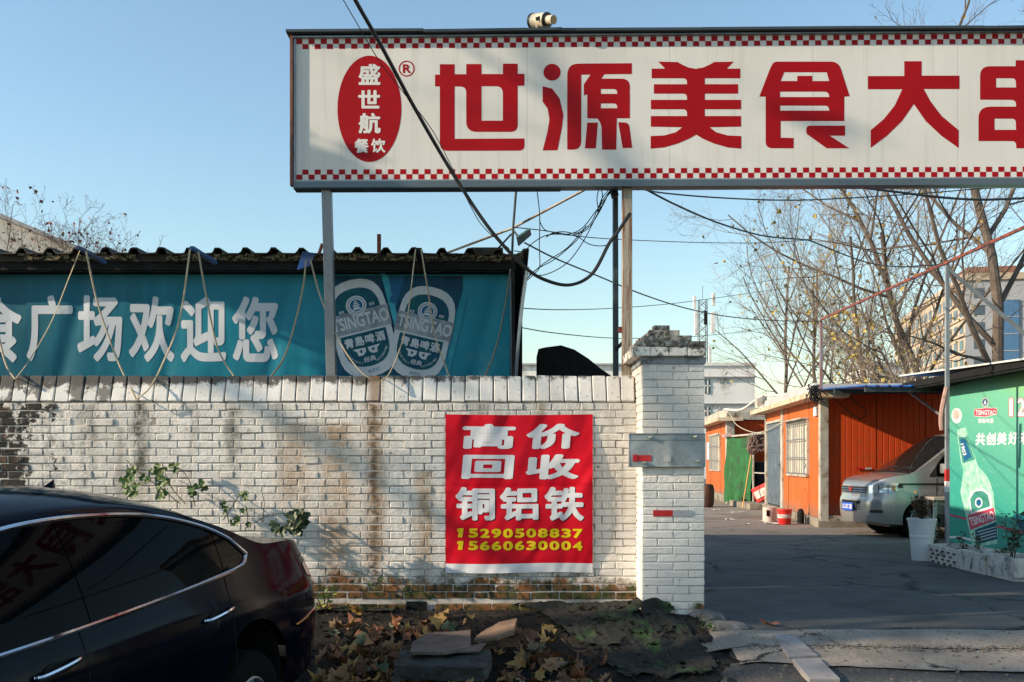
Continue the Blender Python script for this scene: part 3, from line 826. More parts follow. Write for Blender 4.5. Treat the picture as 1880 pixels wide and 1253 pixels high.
for s, y0 in (("15290508837", 845), ("15660630004", 930)):
    for i, ch in enumerate(s):
        xa = 142 + i * 78.5
        if ch == '1':
            vf = outline([[(xa + 4, y0 + 6), (xa + 22, y0 + 1), (xa + 46, y0 + 1), (xa + 38, y0 + 62), (xa + 8, y0 + 62), (xa + 13, y0 + 22), (xa + 2, y0 + 22)]])
            vf = cut(([Z2(q[0], q[1]) for q in vf[0]], vf[1]), 6.0)
            printed("character", vf, lambda x, y: rbf(x, y, .0025), M['yellow'], rb)
        else: banner_char(ch, xa, y0 + i * .9, xa + 66, y0 + 62 + i * .9, M['yellow'], .045)


# ================================================================== LONG RED AND WHITE SHOP SIGN
sb_, sa_ = .0256, 8.571
sgn = thing("shop_sign", "long white roadside shop sign with big red characters and checkered borders", "sign", (1.5, 8.55, 3.6))
sn = Vector((-sb_, -1, 0)).normalized()
def SG(px, py, off=0.0):
    Y = sa_ / (1 + sb_ * (px - CX) / F)
    return P(px, py, Y) + sn * off
def topy(px): return 71 - (px - 545) * (10.0 / 1335)
def boty(px): return 331 - (px - 545) * (5.5 / 1335)
XE = 2060
MB().add([SG(541, 68), SG(XE, topy(XE) - 3), SG(XE, boty(XE) + 3), SG(541, 334)], [(0, 1, 2, 3)]).build("sign_face", M['signface'], sgn)
back = MB()
for (xa, xb) in ((536, XE + 4),):
    a, b, c, d = SG(xa, 64, -.02), SG(xb, topy(xb) - 6, -.02), SG(xb, boty(xb) + 6, -.02), SG(xa, 340, -.02)
    back.add([a, b, c, d] + [q + Vector((0, .22, 0)) for q in (a, b, c, d)], [(0, 1, 2, 3), (7, 6, 5, 4), (0, 4, 5, 1), (1, 5, 6, 2), (2, 6, 7, 3), (3, 7, 4, 0)])
back.build("sign_box", M['alu'], sgn)
# frame: rusty left edge, flashing on top, channel underneath
m = MB(); m.obox(SG(536.5, 206, .008), (.012, 0, 0), (0, .03, 0), (0, 0, .645)); m.build("side_rail", metal_rust("rusty sign edge", (.30, .20, .11), amt=.6), sgn)
m = MB(); m.obox(SG(541.5, 203, .01), (.006, 0, 0), (0, .008, 0), (0, 0, .62)); m.build("side_trim", M['alu'], sgn)
def rail(name, pa, pb, h0, h1, y0, y1, mat, seg=1, wob=0):
    m = MB()
    for s in range(seg):
        A = pa.lerp(pb, s / seg); B = pa.lerp(pb, (s + 1) / seg)
        q = R(-wob, wob); q2 = R(-wob, wob)
        m.add([A + Vector((0, y0, h0 + q)), B + Vector((0, y0, h0 + q2)), B + Vector((0, y1, h0 + q2)), A + Vector((0, y1, h0 + q)), A + Vector((0, y0, h1 + q)), B + Vector((0, y0, h1 + q2)), B + Vector((0, y1, h1 + q2)), A + Vector((0, y1, h1 + q))],
              [(0, 3, 2, 1), (4, 5, 6, 7), (0, 1, 5, 4), (1, 2, 6, 5), (2, 3, 7, 6), (3, 0, 4, 7)])
    return m.build(name, mat, sgn)
rail("top_flashing", SG(528, 66), SG(XE, topy(XE) - 3), 0.0, .022, -.075, .22, M['darksteel'], 6, .006)
rail("top_rail", SG(538, 69), SG(XE, topy(XE) - 2), -.012, .0, -.03, .01, M['alu'])
rail("bottom_trim", SG(538, 333), SG(XE, boty(XE) + 2), -.008, .006, -.012, .01, M['alu'])
rail("bottom_rail", SG(540, 343), SG(XE, boty(XE) + 12), -.016, .036, -.03, .05, metal_rust("dark bottom rail", (.10, .13, .15), amt=.3, rough=.35, metal=.3), 1)
rail("bottom_channel", SG(540, 344), SG(1030, 342), -.022, -.018, -.04, .10, M['darksteel'])
# checkered print
chk = []
per = 22.41
def checks(yf, odd, ph):
    vs = []; fs = []
    for r in range(2):
        k = 0; x = 544 + ph + (per / 2 if r == odd else 0)
        while x < XE - 8:
            ya, yb = yf(x) + r * 9.3, yf(x) + (r + 1) * 9.3
            i = len(vs); vs += [(x, ya), (x + per / 2, ya), (x + per / 2, yb), (x, yb)]; fs.append((i, i + 1, i + 2, i + 3)); x += per
    return vs, fs
printed("check_border", checks(lambda x: topy(x) + 1.2, 1, 0), lambda x, y: SG(x, y, .001), M['red'], sgn)
printed("check_border", checks(lambda x: boty(x) - 19.2, 0, 0), lambda x, y: SG(x, y, .001), M['red'], sgn)
A1 = lambda x, y: (520 + x / 2.7235, 20 + y / 2.7235)
A2 = lambda x, y: (1200 + x / 2.7235, 20 + y / 2.7235)
def glyph(loops, A, name="character", mat=None, off=.0012):
    printed(name, outline(loops), lambda x, y: SG(*A(x, y), off), mat or M['red'], sgn)
glyph([[(783, 268), (857, 268), (857, 318), (915, 318), (915, 267), (991, 267), (991, 317), (1098, 317), (1098, 265), (1172, 265), (1172, 316), (1206, 316), (1206, 375), (1172, 376), (1172, 606, 36), (915, 606, 52), (915, 379, 32), (857, 379), (857, 641), (1206, 639), (1206, 700, 28), (783, 701, 40), (783, 379), (759, 379), (759, 320), (783, 320)],
       [(991, 378), (1098, 378, 36), (1098, 550), (991, 550)]], A1)
glyph([ellipse(1344, 308, 43, 42, 28)], A1)
glyph([[(1297, 378), (1345, 390), (1382, 440), (1401, 520), (1393, 590), (1371, 698), (1297, 699), (1320, 610), (1331, 545), (1322, 490), (1297, 455)]], A1)
glyph([[(1743, 263), (1743, 317), (1606, 318), (1590, 340), (1733, 340, 42), (1733, 538), (1668, 538), (1665, 695), (1594, 695), (1591, 568, 20), (1572, 540), (1520, 538), (1520, 418), (1503, 424), (1503, 368), (1536, 320), (1490, 320), (1490, 695, 44), (1420, 695), (1420, 265, 58)],
       [(1588, 392), (1670, 392, 20), (1670, 416), (1588, 416)], [(1588, 464), (1670, 464, 20), (1670, 488), (1588, 488)]], A1)
glyph([[(1520, 560), (1573, 560), (1563, 689), (1508, 689)]], A1)
glyph([[(1675, 558), (1728, 560, 22), (1745, 686), (1697, 687)]], A1)
half = [(210, 291), (250, 284), (280, 270), (303, 257), (400, 255), (366, 290), (433, 290), (433, 338), (256, 338), (256, 368), (422, 368), (422, 415), (256, 415), (256, 446), (437, 446), (437, 493), (256, 493), (256, 527), (437, 527), (437, 580), (280, 583), (312, 608), (370, 624), (438, 627), (438, 690), (370, 684), (300, 664), (245, 640), (213, 620)]
mir = []
for q in reversed(half[1:-1]):
    x = 423 - q[0]
    mir.append((x, q[1], 22) if abs(x - 167) < 1 and q[1] in (338, 415, 493) else (x, q[1]))
glyph([half + mir], A2)
glyph([[(600, 255, 38), (925, 255, 40), (980, 428), (953, 430), (953, 552), (635, 552), (635, 635), (700, 637), (700, 688), (560, 688, 34), (560, 430), (528, 430), (582, 290, 6)],
       [(653, 308), (865, 308), (878, 352), (793, 352), (793, 326), (718, 326), (718, 352), (635, 352)],
       [(632, 405), (878, 405, 28), (878, 432), (632, 432)], [(632, 475), (878, 475, 28), (878, 500), (632, 500)]], A2)
glyph([[(763, 575, 34), (957, 575), (957, 625), (880, 625), (978, 688), (865, 688), (763, 615, 8)]], A2)
glyph([[(1253, 253), (1340, 253), (1340, 325), (1529, 325), (1529, 392), (1350, 392), (1385, 455), (1440, 527), (1525, 598), (1525, 687), (1440, 627), (1360, 552), (1301, 467), (1242, 552), (1165, 627), (1085, 686), (1085, 598), (1150, 543), (1205, 475), (1243, 393), (1071, 393), (1071, 327), (1253, 327)]], A2)
hl = [(1810, 248), (1810, 278), (1632, 278, 50), (1632, 445), (1812, 446, 26), (1812, 480), (1624, 480, 60), (1624, 652), (1813, 652, 24), (1813, 688)]
hr = [(3704 - q[0],) + tuple(q[1:]) for q in reversed(hl)]
glyph([hl + hr, [(1712, 338), (1810, 338, 20), (1812, 384), (1712, 384)], [(1704, 540), (1810, 540, 20), (1812, 596), (1704, 596)],
       [(1894, 338), (1992, 338), (1992, 384), (1892, 384)], [(1894, 540), (2000, 540), (2000, 596), (1892, 596)]], A2)
glyph([ellipse(431, 491, 160, 266, 64)], A1, "oval_badge")
def sign_text(ch, x0, y0, x1, y1, mat, bold=.03, off=.0024):
    printed("character", place(glyphs(ch, bold), x0, y0, x1, y1), lambda x, y: SG(*A1(x, y), off), mat, sgn)
sign_text("盛", 377, 267, 486, 372, M['white'], .035); sign_text("世", 375, 397, 484, 490, M['white'], .035); sign_text("航", 377, 512, 487, 615, M['white'], .035)
sign_text("餐", 357, 640, 428, 712, M['white'], .035); sign_text("饮", 440, 640, 512, 711, M['white'], .035)
glyph([ellipse(617, 290, 40, 40, 40), ellipse(617, 290, 34, 34, 40)], A1, "ring_mark")
sign_text("R", 598, 268, 638, 312, M['red'], .03, .0012)
# two posts and a spur on top
def post(name, label, pa, pb, Y, wpx, mat, depth=.09, top=None, group=None):
    a = P(pa[0], pa[1], Y); b = P(pb[0], pb[1], Y); b = a + (b - a) * ((a.z + .3) / (a.z - b.z)) if top is None else b
    hw = wpx / F * Y / 2
    return MB().add([(p.x + sx * hw, Y + sy * depth / 2, p.z) for p in (a, b) for sx, sy in ((-1, -1), (1, -1), (1, 1), (-1, 1))],
             [(0, 1, 2, 3), (7, 6, 5, 4), (0, 4, 5, 1), (1, 5, 6, 2), (2, 6, 7, 3), (3, 7, 4, 0)]).build(name, mat, bevel=.004, label=label, cat="post", group=group)
post("sign_post", "grey steel post carrying the left end of the shop sign", (600, 346), (609, 690), 8.66, 17, M['steel'])
post("sign_post", "rusty cream steel post under the shop sign beside the gate pillar", (1151, 343), (1151, 660), 8.62, 17.5, M['rust'])
post("sign_post", "thin dark steel post just behind the rusty sign post", (1129.5, 342), (1130.5, 690), 8.95, 9, M['darksteel'])
c = P(1139, 606, 8.6); MB().obox(c, (.02, 0, 0), (0, .02, 0), (0, 0, .025)).build("padlock", M['redrust'], bevel=.004, label="small rusty box clipped to the rusty sign post", cat="junction box")
MB().tube([P(1132, 640, 8.9), P(1143, 630, 8.66)], .018, 6).build("tie_bar", M['darksteel'], label="short dark bar tying the two posts beside the pillar", cat="bracket")
MB().obox(SG(593, 57, -.1), (.035, 0, 0), (0, .03, 0), (0, 0, .03)).build("post_stub", M['alu'], sgn)
MB().obox(SG(972, 52, -.1), (.016, 0, 0), (0, .016, 0), (0, 0, .03)).build("post_stub", M['alu'], sgn)
# security camera
sc = thing("security_camera", "cream cylindrical security camera on top of the shop sign", "camera", SG(990, 56, -.05))
def cyl(name, a, b, r, mat, par, n=20, flat=1): return MB().tube([a, b], r, n).build(name, mat, par, smooth=True)
cc = SG(995, 38, .0); ax = Vector((.62, -.70, -.26)).normalized()
creamp = simple("cream camera shell", (.62, .54, .40), (.50, .42, .29), 20, .4, bst=0)
cyl("housing", cc - ax * .10, cc + ax * .06, .062, creamp, sc); cyl("rear_cap", cc - ax * .125, cc - ax * .10, .066, M['plastic'], sc)
cyl("front_ring", cc + ax * .06, cc + ax * .07, .064, M['plastic'], sc)
cyl("hood", cc + ax * .07, cc + ax * .15, .038, creamp, sc); cyl("lens", cc + ax * .15, cc + ax * .154, .032, M['glassdark'], sc)
MB().tube([SG(986, 58, -.02), SG(987, 42, .02)], .014, 8).build("mount", creamp, sc, smooth=True)
MB().obox(cc + Vector((-.035, -.065, -.012)), (.02, 0, .006), (0, .008, 0), (-.004, 0, .014)).build("clamp_knob", M['plastic'], sc, bevel=.003)

# ================================================================== RESTAURANT SHED BEHIND THE WALL
YB = 9.6
sh = thing("restaurant_shed", "low shed with ragged corrugated roof behind the teal banner", "shed", (-5, 12.5, 0))
MB().box(-12, -.02, YB + .06, 15.2, -.1, 3.16).build("shed_wall", simple("grimy shed wall", (.16, .15, .13), (.10, .09, .08), 2, .9), sh)
# corrugated sheets
pitch = .262
def corr(x):
    t = ((x / pitch) % 1.0)
    return .052 * max(0, min(1, (abs(t - .5) * -1 + .20) / .09))
m = MB(); nx = 480
def rooff(u, v):
    x = -12 + 12.16 * u; y = 9.30 + 6.0 * v
    z = 3.235 + .04 * (y - 9.3) + corr(x + .05 * v) + .012 * mnoise.noise(Vector((x * 1.5, y, 0))) - .01 * (x > -.2)
    return (x, y + (.02 * mnoise.noise(Vector((x * 5, 7, 0))) if v < .01 else 0), z)
m.grid(rooff, 600, 3); top = m.build("roof_sheet", M['roofdark'], sh)
m = MB(); m.grid(lambda u, v: tuple(Vector(rooff(u, v)) - Vector((0, 0, .012))), 600, 3); m.grid(lambda u, v: tuple(Vector(rooff(u, 0)) - Vector((0, 0, .012 * v))), 600, 1); m.build("roof_underside", M['roofdark'], sh)
MB().box(-12, .06, 9.36, 9.42, 3.165, 3.235).build("eave_batten", simple("rotten batten", (.018, .015, .012), (.04, .032, .022), 8, .9, bst=.8), sh)
MB().box(-12, .04, 9.38, 9.60, 3.09, 3.165).build("eave_soffit", M['dark'], sh)
MB().box(-12, .02, 9.44, 9.47, 3.085, 3.115).build("banner_rail", simple("tan batten", (.05, .045, .03), (.16, .12, .06), 5, .8, lo=.5, hi=.7), sh)
m = MB()
for i in range(900):
    x = R(-4.6, .08); y = 9.33 + R(0, .05); z = 3.205 + R(-.03, .03) + .01 * mnoise.noise(Vector((x * 3, 0, 0)))
    if mnoise.noise(Vector((x * 2.2, 4, 0))) < -.15: continue
    s = R(.004, .016); m.obox((x, y, z), (s * R(.6, 2), 0, R(-.003, .003)), (0, s, 0), (R(-.004, .004), 0, s * R(.5, 1)))
m.build("leaf_debris", simple("moss and leaf debris", (.14, .11, .06), (.05, .05, .03), 30, .95, dirt=(.30, .20, .10), dirtsc=20), sh, kind="stuff")
MB().box(-.04, .02, YB - .02, YB + .04, 1.2, 3.12).build("corner_post", M['darksteel'], sh)
MB().box(.02, .10, YB + .02, 15.1, -.1, 3.2).build("end_wall", M['dark'], sh)
MB().box(-.005, .025, 8.62, 9.55, 0, 3.08).build("sun_block_board", M['dark'], sh)  # board added in the slot to stop a sun streak reaching the yard
# printed banner
tb = thing("teal_banner", "long teal banner with white characters and two printed bottles", "banner", (-2.6, YB, 1.3))
def TB(px, py, off=0.0):
    x = (px - CX) / F * YB
    w = .020 * mnoise.noise(Vector((x * .9, 1, py * .004))) + .014 * math.exp(-(((px + .25 * py) % 190 - 95) / 16) ** 2) + .008 * mnoise.noise(Vector((x * 4 + py * .006, 5, py * .008)))
    return P(px, py, YB - .06 + w - off)
MB().grid(lambda u, v: TB(-1050 + 1986 * u, 504 + 210 * v), 500, 30).build("print_sheet", M['teal'], tb, smooth='all')
A3 = lambda x, y: (x / 2.984, 330 + y / 2.984)
for ch, x0, y0, x1, y1 in (("食", -150, 634, 118, 1002), ("广", 146, 634, 398, 995), ("场", 424, 634, 670, 998), ("欢", 706, 640, 957, 1000), ("迎", 990, 640, 1240, 1002), ("您", 1272, 640, 1524, 1000)):
    a, b = A3(x0, y0), A3(x1, y1)
    printed("character", cut(place(glyphs(ch, .030), a[0], a[1], b[0], b[1]), 18), lambda x, y: TB(x, y, .002), M['cloudwhite'], tb)
A5 = lambda x, y: (600 + x / 5.965, 490 + y / 5.965)
def poly_tb(name, loops, mat, off, A=A5, stp=14):
    vf = outline(loops); vf = ([A(x, y) for x, y in vf[0]], vf[1])
    printed(name, cut(vf, stp), lambda x, y: TB(x, y, off), mat, tb)
poly_tb("printed_bottle", [[(80, 100), (600, 100), (720, 560), (830, 1190), (80, 1190)]], M['bottledark'], .004)
poly_tb("printed_bottle", [[(860, 100), (1490, 100), (1490, 260), (1210, 1190), (560, 1190), (720, 560)]], M['bottledark'], .003)
poly_tb("light_beam", [[(600, 100), (860, 100), (720, 540)]], M['labelblue'], .005)
hil = simple("print highlight", (.05, .36, .46), (.02, .22, .30), 5, .5, bst=0, spec=.15)
bandgrey = simple("print grey band", (.16, .19, .23), (.34, .37, .41), 7, .5, bst=0, spec=.15)
def label(cx, cy, ang, s, hidew):
    ca, sa = math.cos(ang), math.sin(ang)
    def L(u, v): return (cx + (u * ca + v * sa) * s, cy + (v * ca - u * sa) * s)
    def pl(nm, loops, mat, off):
        vf = outline(loops); vf = ([L(x, y) for x, y in vf[0]], vf[1])
        printed(nm, cut(vf, 14), lambda x, y: TB(x, y, off), mat, tb)
    def tx(ch, x0, y0, x1, y1, mat, off, bold=.03, sh=0, nm="character"):
        vf = place(glyphs(ch, bold), x0, y0, x1, y1, sh); vf = ([(*L(x, y), l) for x, y, l in vf[0]], vf[1])
        printed(nm, cut(vf, 20), lambda x, y: TB(x, y, off), mat, tb)
    pl("can_highlight", [[(58, -96), (70, -80), (68, 60), (60, 80)]], hil, .006)
    pl("label_ring", [[(-54, -90, 54), (54, -90, 54), (54, 92, 54), (-54, 92, 54)]], M['printgrey'], .008)
    pl("label_field", [[(-43, -74, 42), (43, -74, 42), (43, 72, 42), (-43, 72, 42)]], M['labeldark'], .010)
    pl("label_band", [[(-56, -32), (56, -32), (56, 6), (-56, 6)]], bandgrey, .012)
    pl("band_edge", [[(-52, 6), (52, 6), (52, 9), (-52, 9)]], M['cloudwhite'], .0125)
    tx("TSINGTAO", -52, -26, 54, -2, M['cloudwhite'], .014, .03)
    pl("crest_ring", [ellipse(0, -42, 19, 18, 32)], M['printgrey'], .014)
    pl("crest_line", [ellipse(0, -42, 16, 15, 32), ellipse(0, -42, 14.6, 13.7, 32)], M['labelblue'], .0155)
    pl("crest_field", [ellipse(0, -42, 11.5, 11, 32)], M['labelblue'], .016)
    for w_, y_ in ((3, -50), (5, -46), (7, -42)):
        pl("pagoda", [[(-w_, y_ + 1.4), (-w_ + 2, y_ - 1.2), (w_ - 2, y_ - 1.2), (w_, y_ + 1.4)]], M['cloudwhite'], .0175)
    pl("pagoda", [[(-4, -39.5), (4, -39.5), (9, -34), (-9, -34)]], M['cloudwhite'], .0178)
    for i, ch in enumerate("青島啤酒"): tx(ch, -38 + i * 19.5, 14, -20.5 + i * 19.5, 32, M['cloudwhite'], .013, .035)
    tx("BEER", 24, -41, 34, -36, M['cloudwhite'], .013, .02); tx("BEER", -34, -38, -24, -33, M['cloudwhite'], .013, .02)
    for sx in (-1, 1):
        pl("winged_emblem", [[(sx * 2, 37), (sx * 26, 36), (sx * 19, 42), (sx * 18, 50), (sx * 9, 50), (sx * 3, 45)], [(sx * 9, 40), (sx * 14, 40), (sx * 13, 45), (sx * 9, 45)]], M['printgrey'], .013)
    tx("经典", -10, 54, 12, 64, M['cloudwhite'], .013, .02)
    for k in range(2):
        word = ["BREWERY", "AUTHENTIC"][k]
        for i, ch in enumerate(word):
            a = PI / 2 + (1.15 - i * .13 if k == 0 else -.35 - i * .105)
            r = 39
            x, y = math.cos(a) * r, 30 + math.sin(a) * r * .93
            vf = glyphs(ch, .02); rot = a - PI / 2
            vf = ([L(x + ((u - .5) * 3.0) * math.cos(rot) - ((v - .5) * 3.6) * math.sin(rot), y + ((u - .5) * 3.0) * math.sin(rot) + ((v - .5) * 3.6) * math.cos(rot)) for u, v, l in vf[0]], vf[1])
            printed("character", vf, lambda x, y: TB(x, y, .013), M['cloudwhite'], tb)
    tx("ATC", -8, 78, 14, 83, M['labelblue'], .013, .0)
label(664, 602, math.radians(14), 1.0, 0)
label(776, 611, math.radians(-13), .95, 0)
# things lying on and around the roof
MB().obox(P(894, 467, 9.5), (.155, 0, 0), (0, .1, 0), (0, 0, .047)).build("concrete_block", M['block'], bevel=.015, label="mossy concrete block weighing down the shed roof edge", cat="block")
MB().obox(P(696, 455, 9.8), (.018, 0, 0), (0, .018, 0), (0, 0, .13)).build("roof_stub", M['redrust'], label="short rusty upright stub sticking out of the shed roof", cat="post")
MB().tube([P(583, 475, 9.75), P(592, 448, 9.75)], .018, 5).build("roof_bracket", M['redrust'], label="rusty slanting iron behind the grey sign post", cat="bracket")
m = MB(); a, b = P(152, 462, 9.25), P(136, 452, 8.95); 
def hook(px, py, dx, dy, mat, label, w=.022, h=.016, ln=.30):
    a = P(px, py, 9.0); ax_ = Vector((dx, .9, dy)).normalized()
    m = MB(); u = ax_.orthogonal().normalized(); w2 = ax_.cross(u)
    m.obox(a + ax_ * ln / 2, ax_ * ln / 2, Vector((w, 0, 0)), Vector((0, 0, h)))
    return m.build("roof_hook", mat, bevel=.006, label=label, cat="roof hook", group="hooks holding the ropes over the shed roof")
hook(143, 455, .5, -.30, M['bluetape'], "dark blue wrapped hook nearest the leafy tree on the shed roof")
hook(352, 455, .5, -.32, M['bluetape'], "blue tipped hook above the gap between the third and fourth characters")
hook(768, 461, .05, -.15, M['dark'], "black hook above the two printed bottles", .03, .03)
m = MB(); m.grid(lambda u, v: P(543 + 14 * u + 12 * v * (1 - u * .3) if 0 else 545 + 24 * u + 10 * (1 - v), 462 + 34 * v * (1 - .3 * u) + 3 * u, 9.15 - .05 * u + .04 * math.sin(3 * v)), 8, 8)
m.grid(lambda u, v: P(545 + 24 * u + 10 * (1 - v), 462 + 34 * v * (1 - .3 * u) + 3 * u, 9.20 - .05 * u + .04 * math.sin(3 * v)), 8, 8)
m.build("tarp_scrap", M['bluetape'], label="bright blue scrap of tarpaulin folded over the shed eave", cat="tarpaulin")
# rope hanging in long loops
def rope(label, segs, grp="ropes looped over the shed roof"):
    m = MB()
    for s in segs:
        m.tube(spline([P(*q) for q in s], 8), .0095, 6, flat=.55)
    return m.build("rope", M['rope'], smooth=True, label=label, cat="rope", group=grp)
C = 8.22
rope("yellowed rope hanging from the hook below the leafy tree", [[(-12, 560, 9.2), (0, 628, 9.0), (12, 672, 8.6), (28, 697, C)], [(28, 697, C), (55, 660, 8.5), (95, 590, 8.8), (125, 515, 9.0), (147, 460, 9.0)]])
rope("yellowed rope looping between the first and second hooks", [[(158, 462, 9.0), (180, 560, 8.9), (215, 660, 8.6), (250, 733, 8.17)], [(250, 733, 8.17), (275, 712, 8.2), (300, 665, 8.5), (330, 585, 8.8), (349, 458, 9.0)]])
rope("yellowed rope hanging between the second hook and the blue scrap", [[(364, 462, 9.0), (378, 540, 9.05), (400, 640, 8.9), (432, 695, 8.75)], [(496, 694, 8.75), (520, 660, 8.8), (540, 600, 9.0), (556, 530, 9.05), (562, 478, 9.1)]])
rope("yellowed rope looping past the grey sign post to the black hook", [[(570, 478, 9.1), (590, 550, 9.0), (628, 635, 8.5), (665, 685, 8.2), (697, 702, 8.19)], [(697, 702, 8.19), (718, 680, 8.3), (745, 600, 8.7), (763, 458, 9.0)]])
rope("yellowed rope hanging right of the black hook down to the coping", [[(773, 458, 9.0), (785, 530, 9.05), (800, 620, 9.0), (825, 692, 8.8)], [(890, 692, 8.8), (910, 640, 9.0), (926, 570, 9.2), (937, 495, 9.35)]])
# curled white sheet and blue tube at the shed's end
m = MB(); m.grid(lambda u, v: P(966 - 22 * v - 3 * math.sin(PI * v) + 6 * u, 490 + 205 * v, 9.35 + .25 * u), 4, 12); m.grid(lambda u, v: P(964 - 22 * v - 3 * math.sin(PI * v) + 6 * u, 490 + 205 * v, 9.37 + .25 * u), 4, 12)
m.build("plastic_sheet", simple("curled pale plastic", (.42, .43, .42), (.34, .35, .35), 4, .4), smooth='all', label="curled pale plastic sheet hanging from the end of the shed", cat="sheet")
MB().tube([P(938, 500, 9.5), P(941, 700, 9.5)], .017, 8).build("blue_tube", simple("blue pole wrap", (.03, .14, .25), (.10, .13, .15), 8, .4), smooth=True, label="slim blue tube standing at the end of the teal banner", cat="tube")
# black tarpaulin hood
prof = [(988, 700), (988, 641), (1000, 638), (1030, 634), (1055, 642), (1080, 658), (1102, 676), (1122, 690), (1130, 705)]
m = MB(); m.prism(prof, lambda x, y: P(x, y, 9.6), (0, .7, 0)); m.build("tarpaulin_hood", M['dark'], bevel=.01, label="black arched tarpaulin hood showing over the wall", cat="tarpaulin")
# ================================================================== CARS
class Car:
    """lofted body: l = half width outwards, s = metres from the rear bumper, z = height"""
    def __init__(s, **k): s.__dict__.update(k)
    def low(s, q):
        z = interp(s.sill, q)
        for (c, zc, rr) in s.arches:
            if abs(q - c) < rr: z = max(z, zc + math.sqrt(max(0, rr * rr - (q - c) ** 2)))
        return z
    def side(s, q, z):
        hw = s.hw * sinterp(s.plan, q)
        zb = sinterp(s.belt, q)
        f = sinterp(s.prof, z)
        l = hw * f
        if z > zb:
            d = z - zb
            l = hw * sinterp(s.prof, zb) - s.tum * d - s.tum2 * d * d
        return l
    def long(s, q, z, l=None):
        # rear and nose tuck in with height
        q2 = q
        if q < .8: q2 = q + (1 - q / .8) * sinterp(s.reartuck, z)
        if q > s.L - .8: q2 = q - (1 - (s.L - q) / .8) * sinterp(s.fronttuck, z)
        return q2
    def pt(s, q, z, off=0.0, sgn=1):
        e = .01
        l = s.side(q, z)
        if off:
            dl_q = (s.side(q + e, z) - s.side(q - e, z)) / (2 * e); dl_z = (s.side(q, z + e) - s.side(q, z - e)) / (2 * e)
            n = Vector((1, dl_q, -dl_z)).normalized() * off
            return ((l + n.x) * sgn, -(s.long(q, z)) + (n.y if 1 else 0), z + n.z)
        return (l * sgn, -s.long(q, z), z)
    def rail(s, q):
        zb = sinterp(s.belt, q); zt = sinterp(s.top, q)
        h = max(.02, zt - zb)
        zr = zb + h * s.railf
        return zr, s.side(q, zr), max(zt, zb + .02)
    def roof(s, q, f, off=0.0):          # f 0 at the centre, 1 at the rail
        zr, lr, zt = s.rail(q)
        z = zt - (zt - zr) * abs(f) ** 2.6
        return (lr * f, -s.long(q, z), z + off)
    def column(s, q, nb=12, ng=7, nr=9):
        zl = s.low(q); zb = max(sinterp(s.belt, q), zl + .02); zr, lr, zt = s.rail(q)
        pts = [s.pt(q, zl + (zb - zl) * i / nb) for i in range(nb + 1)]
        pts += [s.pt(q, zb + (zr - zb) * i / ng) for i in range(1, ng + 1)]
        pts += [s.roof(q, 1 - i / nr) for i in range(1, nr + 1)]
        return pts
    def body(s, par, mat, doors=()):
        qs = set(round(i * .04, 3) for i in range(int(s.L / .04) + 1)) | {0.0, .01, .025, .06, s.L, s.L - .01, s.L - .025, s.L - .06}
        for c, zc, rr in s.arches:
            qs |= {c - rr - .001, c - rr + .001, c + rr - .001, c + rr + .001} | {round(c + rr * math.cos(a * PI / 16), 4) for a in range(1, 16)}
        for q0, q1, *_ in doors: qs |= {q0, q1}
        qs = sorted(q for q in qs if 0 <= q <= s.L)
        cols = [s.column(q) for q in qs]; n = len(cols[0])
        groups = {None: MB()}
        for d in doors: groups[d] = MB()
        nb = 12
        for i in range(len(qs) - 1):
            qm = (qs[i] + qs[i + 1]) / 2
            for sg in (1, -1):
                for tgt in groups:
                    sel = []
                    for j in range(n - 1):
                        inside = None
                        for d in doors:
                            if sg == 1 and d[0] < qm < d[1] and 1 <= j < nb: inside = d
                        if inside == tgt: sel.append(j)
                    if not sel: continue
                    a, b = min(sel), max(sel) + 1
                    # contiguous runs
                    runs = []; st = sel[0]; pv = sel[0]
                    for j in sel[1:]:
                        if j != pv + 1: runs.append((st, pv)); st = j
                        pv = j
                    runs.append((st, pv))
                    for r0, r1 in runs:
                        vs = [(cols[i][j][0] * sg, cols[i][j][1], cols[i][j][2]) for j in range(r0, r1 + 2)] + [(cols[i + 1][j][0] * sg, cols[i + 1][j][1], cols[i + 1][j][2]) for j in range(r0, r1 + 2)]
                        k = r1 - r0 + 2
                        groups[tgt].add(vs, [(j, j + 1, j + k + 1, j + k) for j in range(k - 1)])
        for cc in (cols[0], cols[-1]):
            ring = cc + [(-p[0], p[1], p[2]) for p in reversed(cc[:-1])]
            groups[None].add(ring, [tuple(range(len(ring)))])
        out = []
        for d, mb in groups.items():
            me = None
            o = mb.build("body" if d is None else "door", mat, par, local=True, smooth='all')
            bm = bmesh.new(); bm.from_mesh(o.data); bmesh.ops.remove_doubles(bm, verts=bm.verts, dist=.0006); bmesh.ops.recalc_face_normals(bm, faces=bm.faces); bm.to_mesh(o.data); bm.free()
            o.data.polygons.foreach_set("use_smooth", [True] * len(o.data.polygons))
            o.data.set_sharp_from_angle(angle=math.radians(50))
            out.append(o)
        MB().box(-s.hw * .82, s.hw * .82, -s.L + .35, -.25, .18, .30).build("underbody", M['plastic'], par, local=True)
        return out
    def patch(s, name, mat, par, q0, q1, zlo, zhi, off, nq=24, nz=8, sgn=1, smooth='all'):
        m = MB()
        def fn(u, v):
            q = q0 + (q1 - q0) * u; a = zlo(q) if callable(zlo) else zlo; b = zhi(q) if callable(zhi) else zhi
            return s.pt(q, a + (b - a) * v, off, sgn)
        return m.grid(fn, nq, nz).build(name, mat, par, local=True, smooth=smooth)
